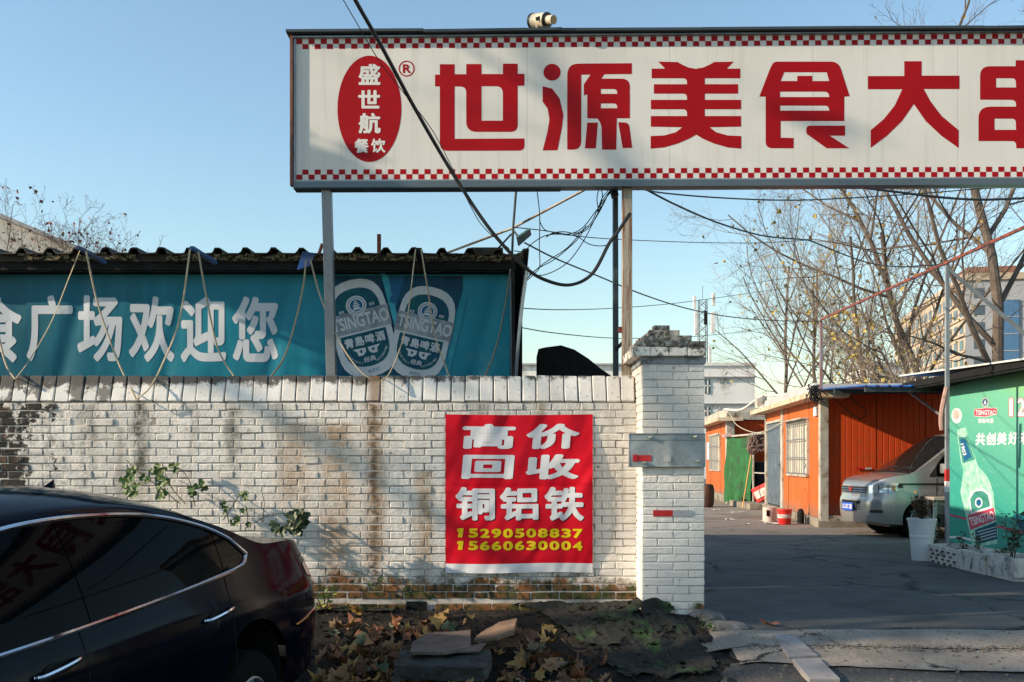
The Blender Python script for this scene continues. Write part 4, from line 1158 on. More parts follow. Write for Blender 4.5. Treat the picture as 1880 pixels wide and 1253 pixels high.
    def wheels(s, par, sides=(1, -1), spokes=5, R0=.325, rim=.215, w=.21, drop=0.0):
        for c, zc, rr in s.arches:
            for sg in sides:
                l0 = s.hw - .03
                prof = [(rim, -w), (rim + .02, -w), (R0 - .02, -w + .005), (R0, -w + .035), (R0, -.035), (R0 - .02, -.006), (rim + .02, .0), (rim, -.008)]
                o = MB().lathe([(r, (l0 + x) * sg) for r, x in prof], (0, -c, R0 + drop), 40, 'x', capped=False).build("wheel", M['rubber'], par, local=True, smooth=True)
                m = MB(); m.lathe([(rim, (l0 - .01) * sg), (rim - .012, (l0 - .005) * sg), (rim - .02, (l0 - .02) * sg), (rim - .022, (l0 - w) * sg)], (0, -c, R0 + drop), 40, 'x', capped=False)
                m.lathe([(.0, (l0 - .02) * sg), (.05, (l0 - .02) * sg), (.065, (l0 - .035) * sg), (.07, (l0 - .06) * sg)], (0, -c, R0 + drop), 24, 'x', capped=False)
                for k in range(spokes):
                    for dd in (-.1, .1):
                        a = 2 * PI * k / spokes + PI / 2
                        p0 = Vector(((l0 - .035) * sg, -c + math.cos(a + dd) * .055, R0 + drop + math.sin(a + dd) * .055))
                        p1 = Vector(((l0 - .02) * sg, -c + math.cos(a + dd * 1.2) * (rim - .008), R0 + drop + math.sin(a + dd * 1.2) * (rim - .008)))
                        m.tube([p0, p1], .013, 6)
                m.build("rim", M['alu'], o, local=True, smooth=True)
                m = MB(); m.lathe([(.0, (l0 - w * .8) * sg), (rim - .02, (l0 - w * .8) * sg)], (0, -c, R0 + drop), 24, 'x', capped=False)
                m.build("brake_disc", M['dark'], o, local=True)
                m = MB(); n = 20
                for i in range(n):
                    a0 = -.15 + (PI + .3) * i / n; a1 = -.15 + (PI + .3) * (i + 1) / n
                    q = lambda a, l: (l * sg, -c + math.cos(a) * (rr + .004), zc + math.sin(a) * (rr + .004))
                    m.add([q(a0, s.hw * .5), q(a1, s.hw * .5), q(a1, s.hw * .93), q(a0, s.hw * .93)], [(0, 1, 2, 3)])
                m.lathe([(0, s.hw * .52 * sg), (rr + .02, s.hw * .52 * sg)], (0, -c, zc), 24, 'x', capped=False)
                m.build("wheel_well", M['dark'], par, local=True)

sed = Car(L=4.66, hw=.905,
    plan=[(0, .70), (.03, .78), (.10, .865), (.25, .935), (.5, .975), (.9, .995), (1.6, 1.0), (3.0, 1.0), (3.9, .985), (4.3, .93), (4.55, .82), (4.66, .66)],
    prof=[(.15, .93), (.25, .965), (.45, .995), (.6, 1.0), (.72, .992), (.80, .985), (.85, .965), (.92, .935), (1.0, .905), (1.1, .885)],
    belt=[(0, .92), (.3, .985), (.7, 1.005), (1.0, 1.0), (1.3, .975), (2.0, .93), (2.6, .90), (3.3, .885), (3.7, .88), (4.1, .84), (4.5, .74), (4.66, .62)],
    top=[(0, .985), (.04, 1.045), (.12, 1.075), (.4, 1.10), (.62, 1.108), (.82, 1.135), (1.15, 1.295), (1.5, 1.43), (1.9, 1.50), (2.3, 1.52), (2.7, 1.50), (3.0, 1.435), (3.35, 1.26), (3.7, 1.04), (3.85, .985), (4.2, .92), (4.5, .82), (4.66, .66)],
    sill=[(0, .32), (.1, .26), (.6, .2), (4.2, .2), (4.66, .22)], railf=.80, tum=.30, tum2=.28,
    reartuck=[(.3, .04), (.5, .0), (.7, .01), (.9, .06), (1.08, .12)], fronttuck=[(.3, .0), (.5, .0), (.7, .08), (.9, .2)],
    arches=[(1.05, .33, .372), (3.70, .33, .372)])
st = thing("dark_sedan", "glossy navy sedan with chrome window line parked tail-first at the wall", "car", (-2.017, 6.866, -.262), (.034, 0, -.269))
sed.body(st, M['navy'], doors=((1.26, 2.44), (2.44, 3.62)))
sed.wheels(st, R0=.315, rim=.172, drop=-.11)
zu = [(1.00, 1.062), (1.04, 1.105), (1.14, 1.17), (1.32, 1.245), (1.62, 1.322), (1.95, 1.362), (2.4, 1.375), (2.8, 1.345), (3.1, 1.27), (3.4, 1.13), (3.62, 1.0), (3.72, .93)]
zl_ = [(1.00, 1.058), (1.04, 1.02), (1.14, .998), (1.30, .983), (1.7, .955), (2.4, .922), (3.0, .905), (3.72, .90)]
up = lambda q: sinterp(zu, q); lo = lambda q: sinterp(zl_, q)
for sg in (1, -1):
    sed.patch("window_surround", M['tint'], st, 1.0, 3.72, lo, up, .004, 70, 8, sg)
    for a, b in ((1.03, 1.25), (1.31, 2.36), (2.48, 3.62)):
        w = sed.patch("side_window", M['tint'], st, a, b, lambda q: lo(q) + .012, lambda q: up(q) - .012, .007, 40, 8, sg)
path = [sed.pt(q, up(q), .010) for q in [3.7 - i * .06 for i in range(44)] if q > 1.02] + [sed.pt(1.0, 1.061, .012)] + [sed.pt(q, lo(q), .010) for q in [1.01, 1.03, 1.06, 1.1, 1.15] + [1.2 + i * .06 for i in range(43)]]
MB().tube(path, .0125, 8).build("chrome_window_line", M['chrome'], st, local=True, smooth=True)
for q0, za, zb2 in ((1.26, .98, .42), (2.44, .915, .22), (3.62, .9, .3)):
    MB().tube([sed.pt(q0 + (.02 if q0 < 2 else 0) * math.sin(PI * i / 10), za + (zb2 - za) * i / 10, .0) for i in range(11)], .0035, 5).build("panel_gap", M['dark'], st, local=True)
MB().tube([sed.pt(q, .965, .0) for q in [.05 + .02 * i for i in range(12)]], .003, 5).build("panel_gap", M['dark'], st, local=True)
for q0 in (1.30, 2.50):
    h = MB(); h.tube(spline([sed.pt(q0 + .25, .785, .0), sed.pt(q0 + .23, .787, .028), sed.pt(q0 + .12, .797, .036), sed.pt(q0 + .03, .806, .030), sed.pt(q0, .808, .0)], 6), [.011] * 25, 8, flat=1.4)
    ho = h.build("door_handle", M['chrome'], st, local=True, smooth=True)
    e = MB(); ring = [sed.pt(q0 + .12 + .085 * math.cos(a * PI / 12), .797 + .028 * math.sin(a * PI / 12), .002) for a in range(24)]
    e.add(ring, [tuple(range(24))]); e.build("handle_recess", M['dark'], ho, local=True)
sed.patch("tail_lamp", M['taillight'], st, .0, .26, lambda q: .78 + .25 * q, lambda q: .945 - .12 * q, .004, 12, 6)
sed.patch("tail_lamp", M['taillight'], st, .0, .26, lambda q: .78 + .25 * q, lambda q: .945 - .12 * q, .004, 12, 6, -1)
MB().tube([sed.pt(q, .60 + .02 * math.sin(q * 8), .004) for q in [.0 + .03 * i for i in range(20)]], .006, 6).build("bumper_trim", M['chrome'], st, local=True, smooth=True)
m = MB(); m.grid(lambda u, v: sed.roof(.84 + .52 * u, (v - .5) * 1.72, .004), 16, 16); m.build("rear_window", M['tint'], st, local=True, smooth='all')
m = MB(); m.grid(lambda u, v: sed.roof(2.98 + .74 * u, (v - .5) * 1.8, .004), 16, 16); m.build("windscreen", M['tint'], st, local=True, smooth='all')
m = MB(); b0 = Vector(sed.roof(1.62, 0)); m.add([b0 + Vector((0, -.09, -.01)), b0 + Vector((.02, .02, -.012)), b0 + Vector((0, .06, .055)), b0 + Vector((-.02, .02, -.012)), b0 + Vector((0, .075, -.02))], [(0, 1, 2), (0, 2, 3), (1, 4, 2), (4, 3, 2), (0, 3, 4, 1)]); m.build("shark_fin", M['navy'], st, local=True)
m = MB(); c0 = Vector(sed.pt(3.55, .93)); m.obox(c0 + Vector((.13, 0, .06)), (.10, 0, 0), (.01, .05, 0), (0, 0, .06)); m.build("wing_mirror", M['navy'], st, local=True, bevel=.025, smooth=True)

# silver van in the carport
van = Car(L=4.40, hw=.84,
    plan=[(0, .9), (.1, .96), (.3, 1), (3.6, 1.0), (3.95, .985), (4.1, .955), (4.22, .90), (4.32, .80), (4.38, .70), (4.40, .62)],
    prof=[(.15, .95), (.3, .985), (.5, 1.0), (.75, .995), (.82, .975), (.9, .98), (1.0, .965), (1.2, .95)],
    belt=[(0, 1.02), (3.0, 1.0), (3.6, .98), (3.9, .96), (4.2, .93), (4.32, .88), (4.40, .80)],
    top=[(0, 1.60), (.1, 1.70), (.4, 1.76), (1.5, 1.79), (2.4, 1.785), (2.75, 1.755), (2.95, 1.69), (3.2, 1.50), (3.5, 1.26), (3.68, 1.125), (3.80, 1.08), (4.0, 1.055), (4.2, 1.01), (4.32, .955), (4.40, .88)],
    sill=[(0, .3), (.4, .22), (3.8, .22), (4.2, .24), (4.40, .27)], railf=.80, tum=.13, tum2=.18,
    reartuck=[(.3, 0), (1.6, .1)], fronttuck=[(.2, .06), (.35, .01), (.5, .0), (.62, .005), (.70, .035), (.9, .05), (1.0, .08)],
    arches=[(.75, .31, .345), (3.55, .31, .345)])
vt = thing("silver_van", "dust-covered silver minivan nosing out of the blue-roofed carport", "van", (10.28, 17.55, 0), (0, 0, math.radians(-90 + 4)))
van.body(vt, M['silver'], doors=((2.35, 3.30),))
van.wheels(vt, spokes=6, R0=.31, rim=.20, w=.19)
vz = [(2.4, 1.60), (2.8, 1.575), (3.0, 1.49), (3.2, 1.33), (3.36, 1.12), (3.42, 1.05)]
van.patch("window_surround", M['plastic'], vt, 2.40, 3.42, 1.02, lambda q: interp(vz, q), .004, 26, 6)
van.patch("side_window", M['tint'], vt, 2.44, 3.30, 1.04, lambda q: interp(vz, q) - .03, .008, 26, 6)
van.patch("side_window", M['tint'], vt, .9, 2.28, 1.04, 1.58, .006, 16, 6)
vg = gloss("dust-covered windscreen", (.012, .011, .010), .04, coat=.6)
m = MB(); m.grid(lambda u, v: van.roof(2.90 + .80 * u, (v - .5) * (1.78 + .14 * u), .005), 16, 20); m.build("windscreen", vg, vt, local=True, smooth='all')
m = MB(); m.grid(lambda u, v: van.roof(3.70 + .07 * u, (v - .5) * 1.84, .007), 3, 20); m.build("cowl_panel", M['plastic'], vt, local=True, smooth='all')
m = MB()
for f0 in (-.45, .25):
    m.tube([van.roof(3.74, f0, .02), van.roof(3.62, f0 + .25, .016), van.roof(3.60, f0 + .55, .014)], .008, 5)
m.build("wiper", M['plastic'], vt, local=True)
van.patch("black_waist_strip", M['plastic'], vt, 2.2, 4.02, lambda q: .885, lambda q: .915, .003, 20, 2)
sil = lambda q: .80 + (4.4 - q) * .12
for sg in (1, -1):
    hl_ = van.patch("headlamp", M['lampglass'], vt, 3.98, 4.385, lambda q: .745 + (4.385 - q) * .10, lambda q: .875 + (4.385 - q) * .10, .006, 14, 5, sg)
    m = MB(); m.grid(lambda u, v: van.pt(4.03 + .06 * u, .79 + .08 * v, .010, sg), 3, 3); m.build("indicator", M['amber'], hl_, local=True)
    for k, q in enumerate((4.14, 4.27)): MB().grid(lambda u, v: van.pt(q + .012 * u, .765 + .11 * v, .010, sg), 2, 3).build("lamp_divider", M['plastic'], hl_, local=True)
    m = MB(); m.grid(lambda u, v: van.pt(3.90 + .1 * u, .83 + .055 * v + .01 * (1 - u), .006, sg), 3, 3); m.build("lamp_tip", M['plastic'], hl_, local=True)
van.patch("side_repeater", M['amber'], vt, 3.66, 3.72, .75, .775, .008, 3, 2)
nose = lambda l, z, o=0.0: (l, -(van.long(4.40, z)) - o - .05 * (1 - (l / .52) ** 2), z)
m = MB(); m.grid(lambda u, v: nose(-.52 + 1.04 * u, .24 + .64 * v), 14, 14); m.build("bumper", M['silver'], vt, local=True, smooth='all')
m = MB(); m.grid(lambda u, v: nose(-.50 + 1.0 * u, .735 + .115 * v, .008), 14, 4); gr = m.build("grille", M['plastic'], vt, local=True)
m = MB()
for z in (.735, .772, .812, .85): m.tube([nose(-.5 + .1 * i, z, .016) for i in range(11)], .0055, 5)
m.build("grille_bar", M['chrome'], gr, local=True)
m = MB()
for z in (.47, .51, .55, .60): m.tube([nose(-.36 + .072 * i, z, .006) for i in range(11)], .008, 4)
m.build("lower_grille", M['plastic'], vt, local=True)
m = MB(); m.grid(lambda u, v: nose(-.38 + .76 * u, .56 + .05 * v, .004), 8, 3); m.build("intake", M['dark'], vt, local=True)
npl = MB().obox(Vector(nose(0, .50, .03)), (.22, 0, 0), (0, .006, 0), (0, 0, .07)).build("number_plate", M['plateblue'], vt, local=True)
vf = place(glyphs("豫C·3BT70", .015), .20, .05, -.20, -.05)
printed("plate_characters", vf, lambda x, y: (x, nose(0, .50, .038)[1], .50 - y), M['printwhite'], npl, local=True)
m = MB()
for sx in (-1, 1):
    m.add([nose(sx * .005, .745, .026), nose(sx * .045, .825, .026), nose(sx * .02, .825, .026), nose(sx * .0, .785, .026)], [(0, 1, 2, 3)])
    m.add([nose(sx * .030, .775, .026), nose(sx * .085, .840, .026), nose(sx * .055, .840, .026), nose(sx * .03, .80, .026)], [(0, 1, 2, 3)])
m.build("emblem", M['emblemred'], gr, local=True)
for sg in (1, -1):
    van.patch("fog_lamp_recess", M['plastic'], vt, 4.20, 4.36, .42, .47, .005, 6, 2, sg)
m = MB(); c0 = Vector(van.pt(3.20, 1.10)); m.obox(c0 + Vector((.12, 0, .06)), (.09, 0, 0), (.01, .06, 0), (0, 0, .085)); m.build("wing_mirror", M['silver'], vt, local=True, bevel=.03, smooth=True)
m = MB(); m.tube([sed and van.pt(3.30 + .02 * math.sin(i / 10 * PI), 1.0 - .75 * i / 10, .001) for i in range(11)], .004, 4); m.build("panel_gap", M['dark'], vt, local=True)
MB().tube([van.roof(2.7, .3, 0), van.roof(2.62, .3, .12)], .006, 5).build("aerial", M['plastic'], vt, local=True)
# ================================================================== YARD: ORANGE CABINS
def ribbed(p0, p1, z0, z1, nrib, depth, dirn):       # sheet panel with narrow vertical grooves; p0,p1 in plan, dirn = outward normal
    m = MB(); p0, p1, dirn = Vector(p0), Vector(p1), Vector(dirn)
    pl = []
    for i in range(nrib):
        a, b = i / nrib, (i + 1) / nrib; gw = .10 / nrib
        pl += [(a + gw, 0), (b - gw, 0), (b - gw * .5, -depth), (b, -depth)]
    pl = [(0, 0)] + pl
    vs = []
    for t, d in pl:
        q = p0.lerp(p1, t) + dirn * d
        vs += [(q.x, q.y, z0), (q.x, q.y, z1)]
    m.add(vs, [(2 * i, 2 * i + 2, 2 * i + 3, 2 * i + 1) for i in range(len(pl) - 1)])
    return m
dF = Vector((.09, 1, 0)).normalized(); nF = Vector((-1, .09, 0)).normalized(); nS = Vector((0, -1, 0))
class Facade:
    def __init__(s, X0, Y0): s.X0, s.Y0 = X0, Y0
    def at(s, t, z, off=0): q = Vector((s.X0, s.Y0, 0)) + dF * t + nF * off; q.z = z; return q
    def t(s, px): k = (px - CX) / F; return (s.X0 - k * s.Y0) / (k * dF.y - dF.x)
    def px(s, px, py, off=0):
        t = s.t(px); q = s.at(t, 0, off); q.z = H - (py - HY) / F * (s.Y0 + dF.y * t); return q
    def slab(s, m, t0, t1, z0, z1, o0, o1):
        a, b, c, d = s.at(t0, z0, o1), s.at(t1, z0, o1), s.at(t1, z0, o0), s.at(t0, z0, o0); e = Vector((0, 0, z1 - z0))
        m.add([a, b, c, d, a + e, b + e, c + e, d + e], [(0, 3, 2, 1), (4, 5, 6, 7), (0, 1, 5, 4), (1, 2, 6, 5), (2, 3, 7, 6), (3, 0, 4, 7)]); return m
F1 = Facade(6.0, 19.3)
cab = thing("orange_cabin", "orange panel cabin with barred window and blue-grey door, nearer the van", "cabin", (6.3, 22, 0))
T1 = 6.75
# carcass behind the panels
m = MB(); F1.slab(m, .42, T1, .0, 2.60, -3.0, -.05); m.build("carcass", M['dark'], cab)
m = MB(); F1.slab(m, -.05, T1 + .02, 0, .17, -.30, .07); m.build("plinth", M['plinth'], cab, bevel=.02)
tw0, tw1 = F1.t(1484), F1.t(1448); td0, td1 = F1.t(1434), F1.t(1408)
wz0, wz1 = 1.00, 2.10
edges = [.14, tw0 - .22, tw1 + .14, td0 - .28]
def fpanel(t0, t1, z0, z1, n=1):
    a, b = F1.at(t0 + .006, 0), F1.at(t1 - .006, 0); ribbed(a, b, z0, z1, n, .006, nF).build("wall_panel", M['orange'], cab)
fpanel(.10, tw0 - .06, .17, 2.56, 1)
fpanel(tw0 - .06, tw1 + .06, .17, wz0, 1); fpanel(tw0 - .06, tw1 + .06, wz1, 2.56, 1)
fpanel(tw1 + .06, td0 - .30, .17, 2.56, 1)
fpanel(td1 + .10, T1 - .02, .17, 2.56, 1) if td1 + .2 < T1 else None
fpanel(td0 - .22, td1 + .05, 2.28, 2.56, 1)
# window with bars
wf = MB(); F1.slab(wf, tw0 - .05, tw0, wz0, wz1, -.02, .04); F1.slab(wf, tw1, tw1 + .05, wz0, wz1, -.02, .04); F1.slab(wf, tw0 - .05, tw1 + .05, wz0 - .05, wz0, -.02, .05); F1.slab(wf, tw0 - .05, tw1 + .05, wz1, wz1 + .05, -.02, .05)
w = wf.build("window", M['cream'], cab)
m = MB(); F1.slab(m, tw0, tw1, wz0, wz1, -.04, -.03); m.build("pane", M['glassdark'], w)
m = MB(); m.grid(lambda u, v: F1.at(tw0 + (tw1 - tw0) * u, wz0 + (wz1 - wz0) * v, -.02 + .012 * math.sin(u * 44)), 60, 1); m.build("curtain", M['curtain'], w)
m = MB()
for i in range(9):
    t = tw0 + (tw1 - tw0) * (i + .5) / 9; m.tube([F1.at(t, wz0, .07), F1.at(t, wz1, .07)], .011, 5)
for z in (wz0 + .02, 1.35, 1.74, wz1 - .02): m.tube([F1.at(tw0 - .03, z, .075), F1.at(tw1 + .03, z, .075)], .012, 5)
m.build("window_bars", M['steel'], w)
m = MB(); F1.slab(m, tw0 - .06, tw1 + .06, wz1 + .05, wz1 + .08, 0, .16); m.build("window_hood", M['cream'], w)
m = MB(); m.lathe([(.04, 0), (.045, .1), (.03, .16), (.015, .2), (.012, .24)], F1.at(tw0 + .15, wz0, .03), 10); m.build("window_bottle", M['printwhite'], None, smooth=True, label="white plastic bottle standing on the barred window sill", cat="bottle")
# door
df = MB(); F1.slab(df, td0 - .07, td0, .17, 2.22, -.03, .02); F1.slab(df, td1, td1 + .05, .17, 2.22, -.03, .02); F1.slab(df, td0 - .07, td1 + .05, 2.22, 2.28, -.03, .02)
df.build("door_frame", M['cream'], cab)
dm = MB(); F1.slab(dm, td0 + .01, td1 - .01, .20, 2.21, -.06, -.02); dr = dm.build("door", M['door'], cab)
m = MB()
for z0, z1 in ((.35, .75), (.85, 1.35), (1.5, 2.05)):
    F1.slab(m, td0 + .12, td1 - .12, z0, z1, -.02, -.012)
    F1.slab(m, td0 + .18, td1 - .18, z0 + .06, z1 - .06, -.012, -.004)
m.build("door_moulding", M['door'], dr, bevel=.006)
m = MB(); m.obox(F1.at(td0 + .09, 1.18, .0), dF * .02, nF * .015, (0, 0, .06)); m.tube([F1.at(td0 + .08, 1.2, .03), F1.at(td0 + .22, 1.2, .03)], .011, 6); m.build("handle", M['plastic'], dr)
m = MB(); F1.slab(m, td1 + .05, td1 + .16, .0, 2.6, -.04, .03); m.build("end_post", M['cream'], cab)
m = MB(); F1.slab(m, td0 - .30, td0 - .08, .0, 2.5, -.03, .025); m.build("middle_post", M['cream'], cab)
# side wall facing the street with vertical ribs
x = 6.12; k = 0
while x < 9.4:
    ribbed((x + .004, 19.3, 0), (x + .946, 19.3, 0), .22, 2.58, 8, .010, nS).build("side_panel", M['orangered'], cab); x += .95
MB().box(6.0, 9.4, 19.34, 19.42, .0, 2.6).build("side_backing", M['dark'], cab)
MB().box(5.98, 9.4, 19.26, 19.34, .13, .225).build("bottom_rail", M['cream'], cab)
MB().box(5.9, 9.4, 19.2, 19.5, -.02, .13).build("side_plinth", M['plinth'], cab, bevel=.02)
m = MB(); m.box(5.955, 6.12, 19.235, 19.36, .0, 2.62); m.build("corner_post", M['cream'], cab, bevel=.008)
m = MB(); F1.slab(m, -.55, T1 + .35, 2.49, 2.60, -.4, .32); m.build("eave", M['creamdirt'], cab, bevel=.008)
m = MB(); F1.slab(m, .3, T1 + .1, 2.60, 2.80, -3.2, .12); m.build("roof", simple("pale roof edge", (.44, .45, .46), (.36, .36, .36), 2, .6), cab)
# repaint patch, small sign, wall tag
c0 = F1.at(tw0 + .15, .45, .003)
pp = [(math.cos(a * PI / 12) * .34 * (1 + .06 * math.sin(a * 2)), math.sin(a * PI / 12) * .26 if a < 12 else math.sin(a * PI / 12) * .22) for a in range(24)]
m = MB(); m.add([F1.at(tw0 + .42 + u, .47 + max(-.2, v), .004) for u, v in pp], [tuple(range(24))]); m.build("repaint_patch", M['patch'], cab)
m = MB(); m.obox(F1.at(.42, 2.26, .03), dF * .12, nF * .015, (0, 0, .09)); m.build("number_tag", simple("blue enamel tag", (.15, .42, .60), (.60, .68, .72), 16, .4), cab)
m = MB(); m.obox(Vector((P(1580, 0, 19.27).x, 19.28, P(0, 860.5, 19.27).z)), (.085, 0, 0), (0, .004, 0), (0, 0, .02)); m.build("red_reflector", M['reflred'], cab)
m = MB(); m.obox(Vector((P(1587, 0, 19.27).x + .08, 19.2785, P(0, 860.5, 19.27).z)), (.06, 0, 0), (0, .004, 0), (0, 0, .018)); m.build("grey_reflector", M['reflgrey'], cab)
# second cabin beyond the gap
F2 = Facade(6.45, 29.7)
cb2 = thing("orange_cabin", "farther orange cabin with a narrow barred window, beyond the green net", "cabin", (6.9, 32, 0))
m = MB(); F2.slab(m, .45, 6.5, 0, 2.62, -3, -.05); m.build("carcass", M['dark'], cb2)
m = MB(); F2.slab(m, -.05, 6.5, 0, .25, -.3, .06); m.build("plinth", M['plinth'], cb2, bevel=.02)
sw0, sw1 = F2.t(1322.5), F2.t(1305)
def p2(t0, t1, z0, z1): ribbed(F2.at(t0 + .006, 0), F2.at(t1 - .006, 0), z0, z1, 1, .006, nF).build("wall_panel", M['orange'], cb2)
p2(.1, sw0 - .05, .25, 2.45); p2(sw0 - .05, sw1 + .05, .25, .98); p2(sw0 - .05, sw1 + .05, 2.12, 2.45); p2(sw1 + .05, 6.4, .25, 2.45)
m = MB()
F2.slab(m, sw0 - .05, sw0, .98, 2.12, -.02, .04); F2.slab(m, sw1, sw1 + .05, .98, 2.12, -.02, .04); F2.slab(m, sw0 - .05, sw1 + .05, .94, .98, -.02, .05); F2.slab(m, sw0 - .05, sw1 + .05, 2.12, 2.16, -.02, .08)
w2 = m.build("window", M['cream'], cb2)
m = MB(); F2.slab(m, sw0, sw1, .98, 2.12, -.04, -.03); m.build("pane", M['curtain'], w2)
m = MB()
for i in range(10):
    t = sw0 + (sw1 - sw0) * (i + .5) / 10; m.tube([F2.at(t, .98, .07), F2.at(t, 2.12, .07)], .014, 5)
for z in (1.3, 1.75): m.tube([F2.at(sw0, z, .075), F2.at(sw1, z, .075)], .014, 5)
m.build("window_bars", M['steel'], w2)
m = MB(); m.obox(F2.at(F2.t(1301), 1.62, .02), dF * .35, nF * .006, (0, 0, .30)); m.build("white_notice", M['printwhite'], cb2)
x = 6.6
while x < 9:
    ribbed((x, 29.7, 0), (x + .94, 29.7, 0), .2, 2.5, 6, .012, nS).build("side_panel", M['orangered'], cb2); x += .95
MB().box(6.5, 9.4, 29.74, 29.8, 0, 2.6).build("side_backing", M['dark'], cb2)
MB().box(6.38, 6.62, 29.60, 29.78, 0, 2.72).build("corner_post", M['cream'], cb2, bevel=.01)
MB().box(6.4, 9.4, 29.62, 29.74, 2.5, 2.72).build("top_rail", M['cream'], cb2)
m = MB(); F2.slab(m, -.3, 6.8, 2.46, 2.56, -.4, .35); m.build("eave", M['creamdirt'], cb2)
m = MB(); F2.slab(m, .0, 6.8, 2.60, 2.86, -3.2, .0); m.build("roof", M['cream'], cb2)
# gap between the cabins: steel bar, green net, junk
gA, gB = Vector((6.45, 29.55, 0)), Vector((6.62, 27.3, 0))
fr = MB(); fr.tube([gA + Vector((0, 0, 2.0)), Vector((6.66, 26.0, 2.0))], .03, 6); fr.tube([gB, gB + Vector((0, 0, 2.02))], .03, 6); fr.tube([gB + Vector((0, 0, .95)), Vector((6.66, 26.0, .95))], .02, 6)
fr.build("net_frame", M['cream'], label="pale steel tube frame that carries the green net", cat="frame")
def net(u, v):
    q = gA.lerp(gB, u); wv_ = .13 * math.sin(u * 30 + 2.5 * v) * (.6 + .4 * math.sin(u * 11)) * (.3 + v) + .05 * mnoise.noise(Vector((u * 5, v * 3, 0)))
    z = 1.98 - .06 * math.sin(PI * u) - v * (1.95 - .10 * math.sin(u * 9))
    return q + nF * (.05 + wv_) + Vector((0, 0, z)) + (gA - gB) * (.05 * v * (1 - u))
MB().grid(net, 70, 30).build("green_net", M['green'], smooth='all', label="green shade net hung as a curtain between the two orange cabins", cat="net")
MB().obox(gA + Vector((-.08, -.1, 2.02)), (.12, 0, 0), (0, .2, 0), (0, 0, .05)).build("red_bag", simple("red and white bag", (.55, .04, .04), (.65, .6, .6), 7, .5), bevel=.03, label="red and white bag on top of the green net", cat="bag")
MB().box(6.75, 8.5, 27.5, 29.0, 0, 1.25).build("junk_cover", simple("dark tarp over junk", (.03, .04, .055), (.015, .015, .02), 3, .8, bst=1, bsc=4), bevel=.1, label="dark tarpaulin over stored junk in the gap between cabins", cat="tarpaulin")
sg_ = thing("shop_light_box", "tilted red and white light box leaning in the cabin gap", "sign box", (6.6, 26.6, 0))
m = MB(); m.obox(Vector((6.72, 26.75, .42)), (.15, -.18, .10), (.04, .05, 0), (-.07, .07, .18)); m.build("box", M['bucketred'], sg_, bevel=.015)
m = MB(); m.obox(Vector((6.67, 26.69, .41)), (.11, -.14, .08), (.01, .012, 0), (-.04, .04, .09)); m.build("white_face", M['bucketwhite'], sg_)
# mop
mp = thing("mop", "mop with bamboo handle leaning head-up on the green net", "mop", P(1362, 942, 26.6))
a, b = Vector((P(1363, 0, 26.4).x, 26.4, .02)), P(1379, 835, 26.9)
MB().tube([a, b], .016, 8).build("handle", M['bamboo'], mp, smooth=True)
m = MB()
for i in range(110):
    th = R(0, 2 * PI); tgt = b + Vector((R(-.36, .20) , R(-.1, .1), R(-.26, .26)))
    mid = b + Vector((R(-.1, .25), R(-.05, .05), R(.10, .48)))
    m.tube(spline([b + Vector((0, 0, -.02)), mid, tgt + Vector((.28, 0, .32))], 4), .014, 4)
m.build("mop_head", M['mop'], mp)
# buckets and clutter
rbk = thing("red_bucket", "red plastic bucket with a pale label band beside the white tin", "bucket", (5.50, 20.1, 0))
MB().lathe([(.11, 0), (.125, .02), (.142, .28), (.15, .28), (.15, .31), (.14, .31)], (5.50, 20.1, 0), 24).build("shell", M['bucketred'], rbk, smooth=True)
MB().lathe([(.1345, .13), (.1405, .21)], (5.50, 20.1, 0), 24, capped=False).build("label_band", M['bucketwhite'], rbk, smooth=True)
MB().tube(spline([(5.36, 20.1, .28), (5.38, 19.98, .18), (5.50, 19.93, .15), (5.62, 19.98, .19), (5.64, 20.1, .28)], 5), .004, 5).build("handle", M['alu'], rbk)
wb = thing("white_tin", "dirty white paint tin with faded print beside the red bucket", "paint tin", (5.46, 21.0, 0))
MB().lathe([(.135, 0), (.14, .01), (.14, .29), (.145, .295), (.145, .305), (.12, .305)], (5.43, 21.0, 0), 24).build("shell", M['bucketwhite'], wb, smooth=True)
MB().box(5.33, 5.40, 20.855, 20.862, .12, .25).build("label_print", M['black'], wb)
MB().lathe([(.07, 0), (.075, .2), (.05, .28), (.03, .3)], (5.93, 20.45, 0), 14).build("black_jug", M['dark'], smooth=True, label="black plastic jug on the ground by the cabin plinth", cat="jug")
MB().lathe([(.17, 0), (.21, .12), (.215, .5), (.18, .62), (.10, .64)], (P(1297, 0, 27.5).x, 27.5, 0), 18).build("barrel", simple("rusty brown barrel", (.10, .03, .015), (.02, .015, .012), 3, .6), smooth=True, label="dark brown barrel half hidden behind the gate pillar", cat="barrel")
for i, (px, py, s) in enumerate(((1413, 962, .11), (1431, 963, .13), (1399, 958, .06), (1355, 942, .16), (1318, 937, .12), (1340, 955, .10), (1371, 964, .06))):
    c = on_ground(px, py); m = MB()
    m.grid(lambda u, v: (c.x + (u - .5) * s * 2.2 + .02 * math.sin(v * 9), c.y + (v - .5) * s * 1.6, .012 + .03 * abs(mnoise.noise(Vector((u * 3 + i, v * 3, i))))), 5, 5)
    m.build("paper_scrap", M['litter'], label=["crumpled white paper beside the paint tin", "long scrap of white paper in front of the red bucket", "small white scrap left of the paint tin", "crumpled rag at the foot of the green net", "white litter at the farther cabin's step", "thin white scrap lying alone in the sunny yard", "tiny white scrap in the middle of the sunny yard"][i], cat="litter")
# concrete steps before the gap
MB().box(6.2, 6.9, 26.0, 28.4, 0, .16).build("concrete_step", M['plinth'], bevel=.02, label="low concrete step under the green net", cat="step")
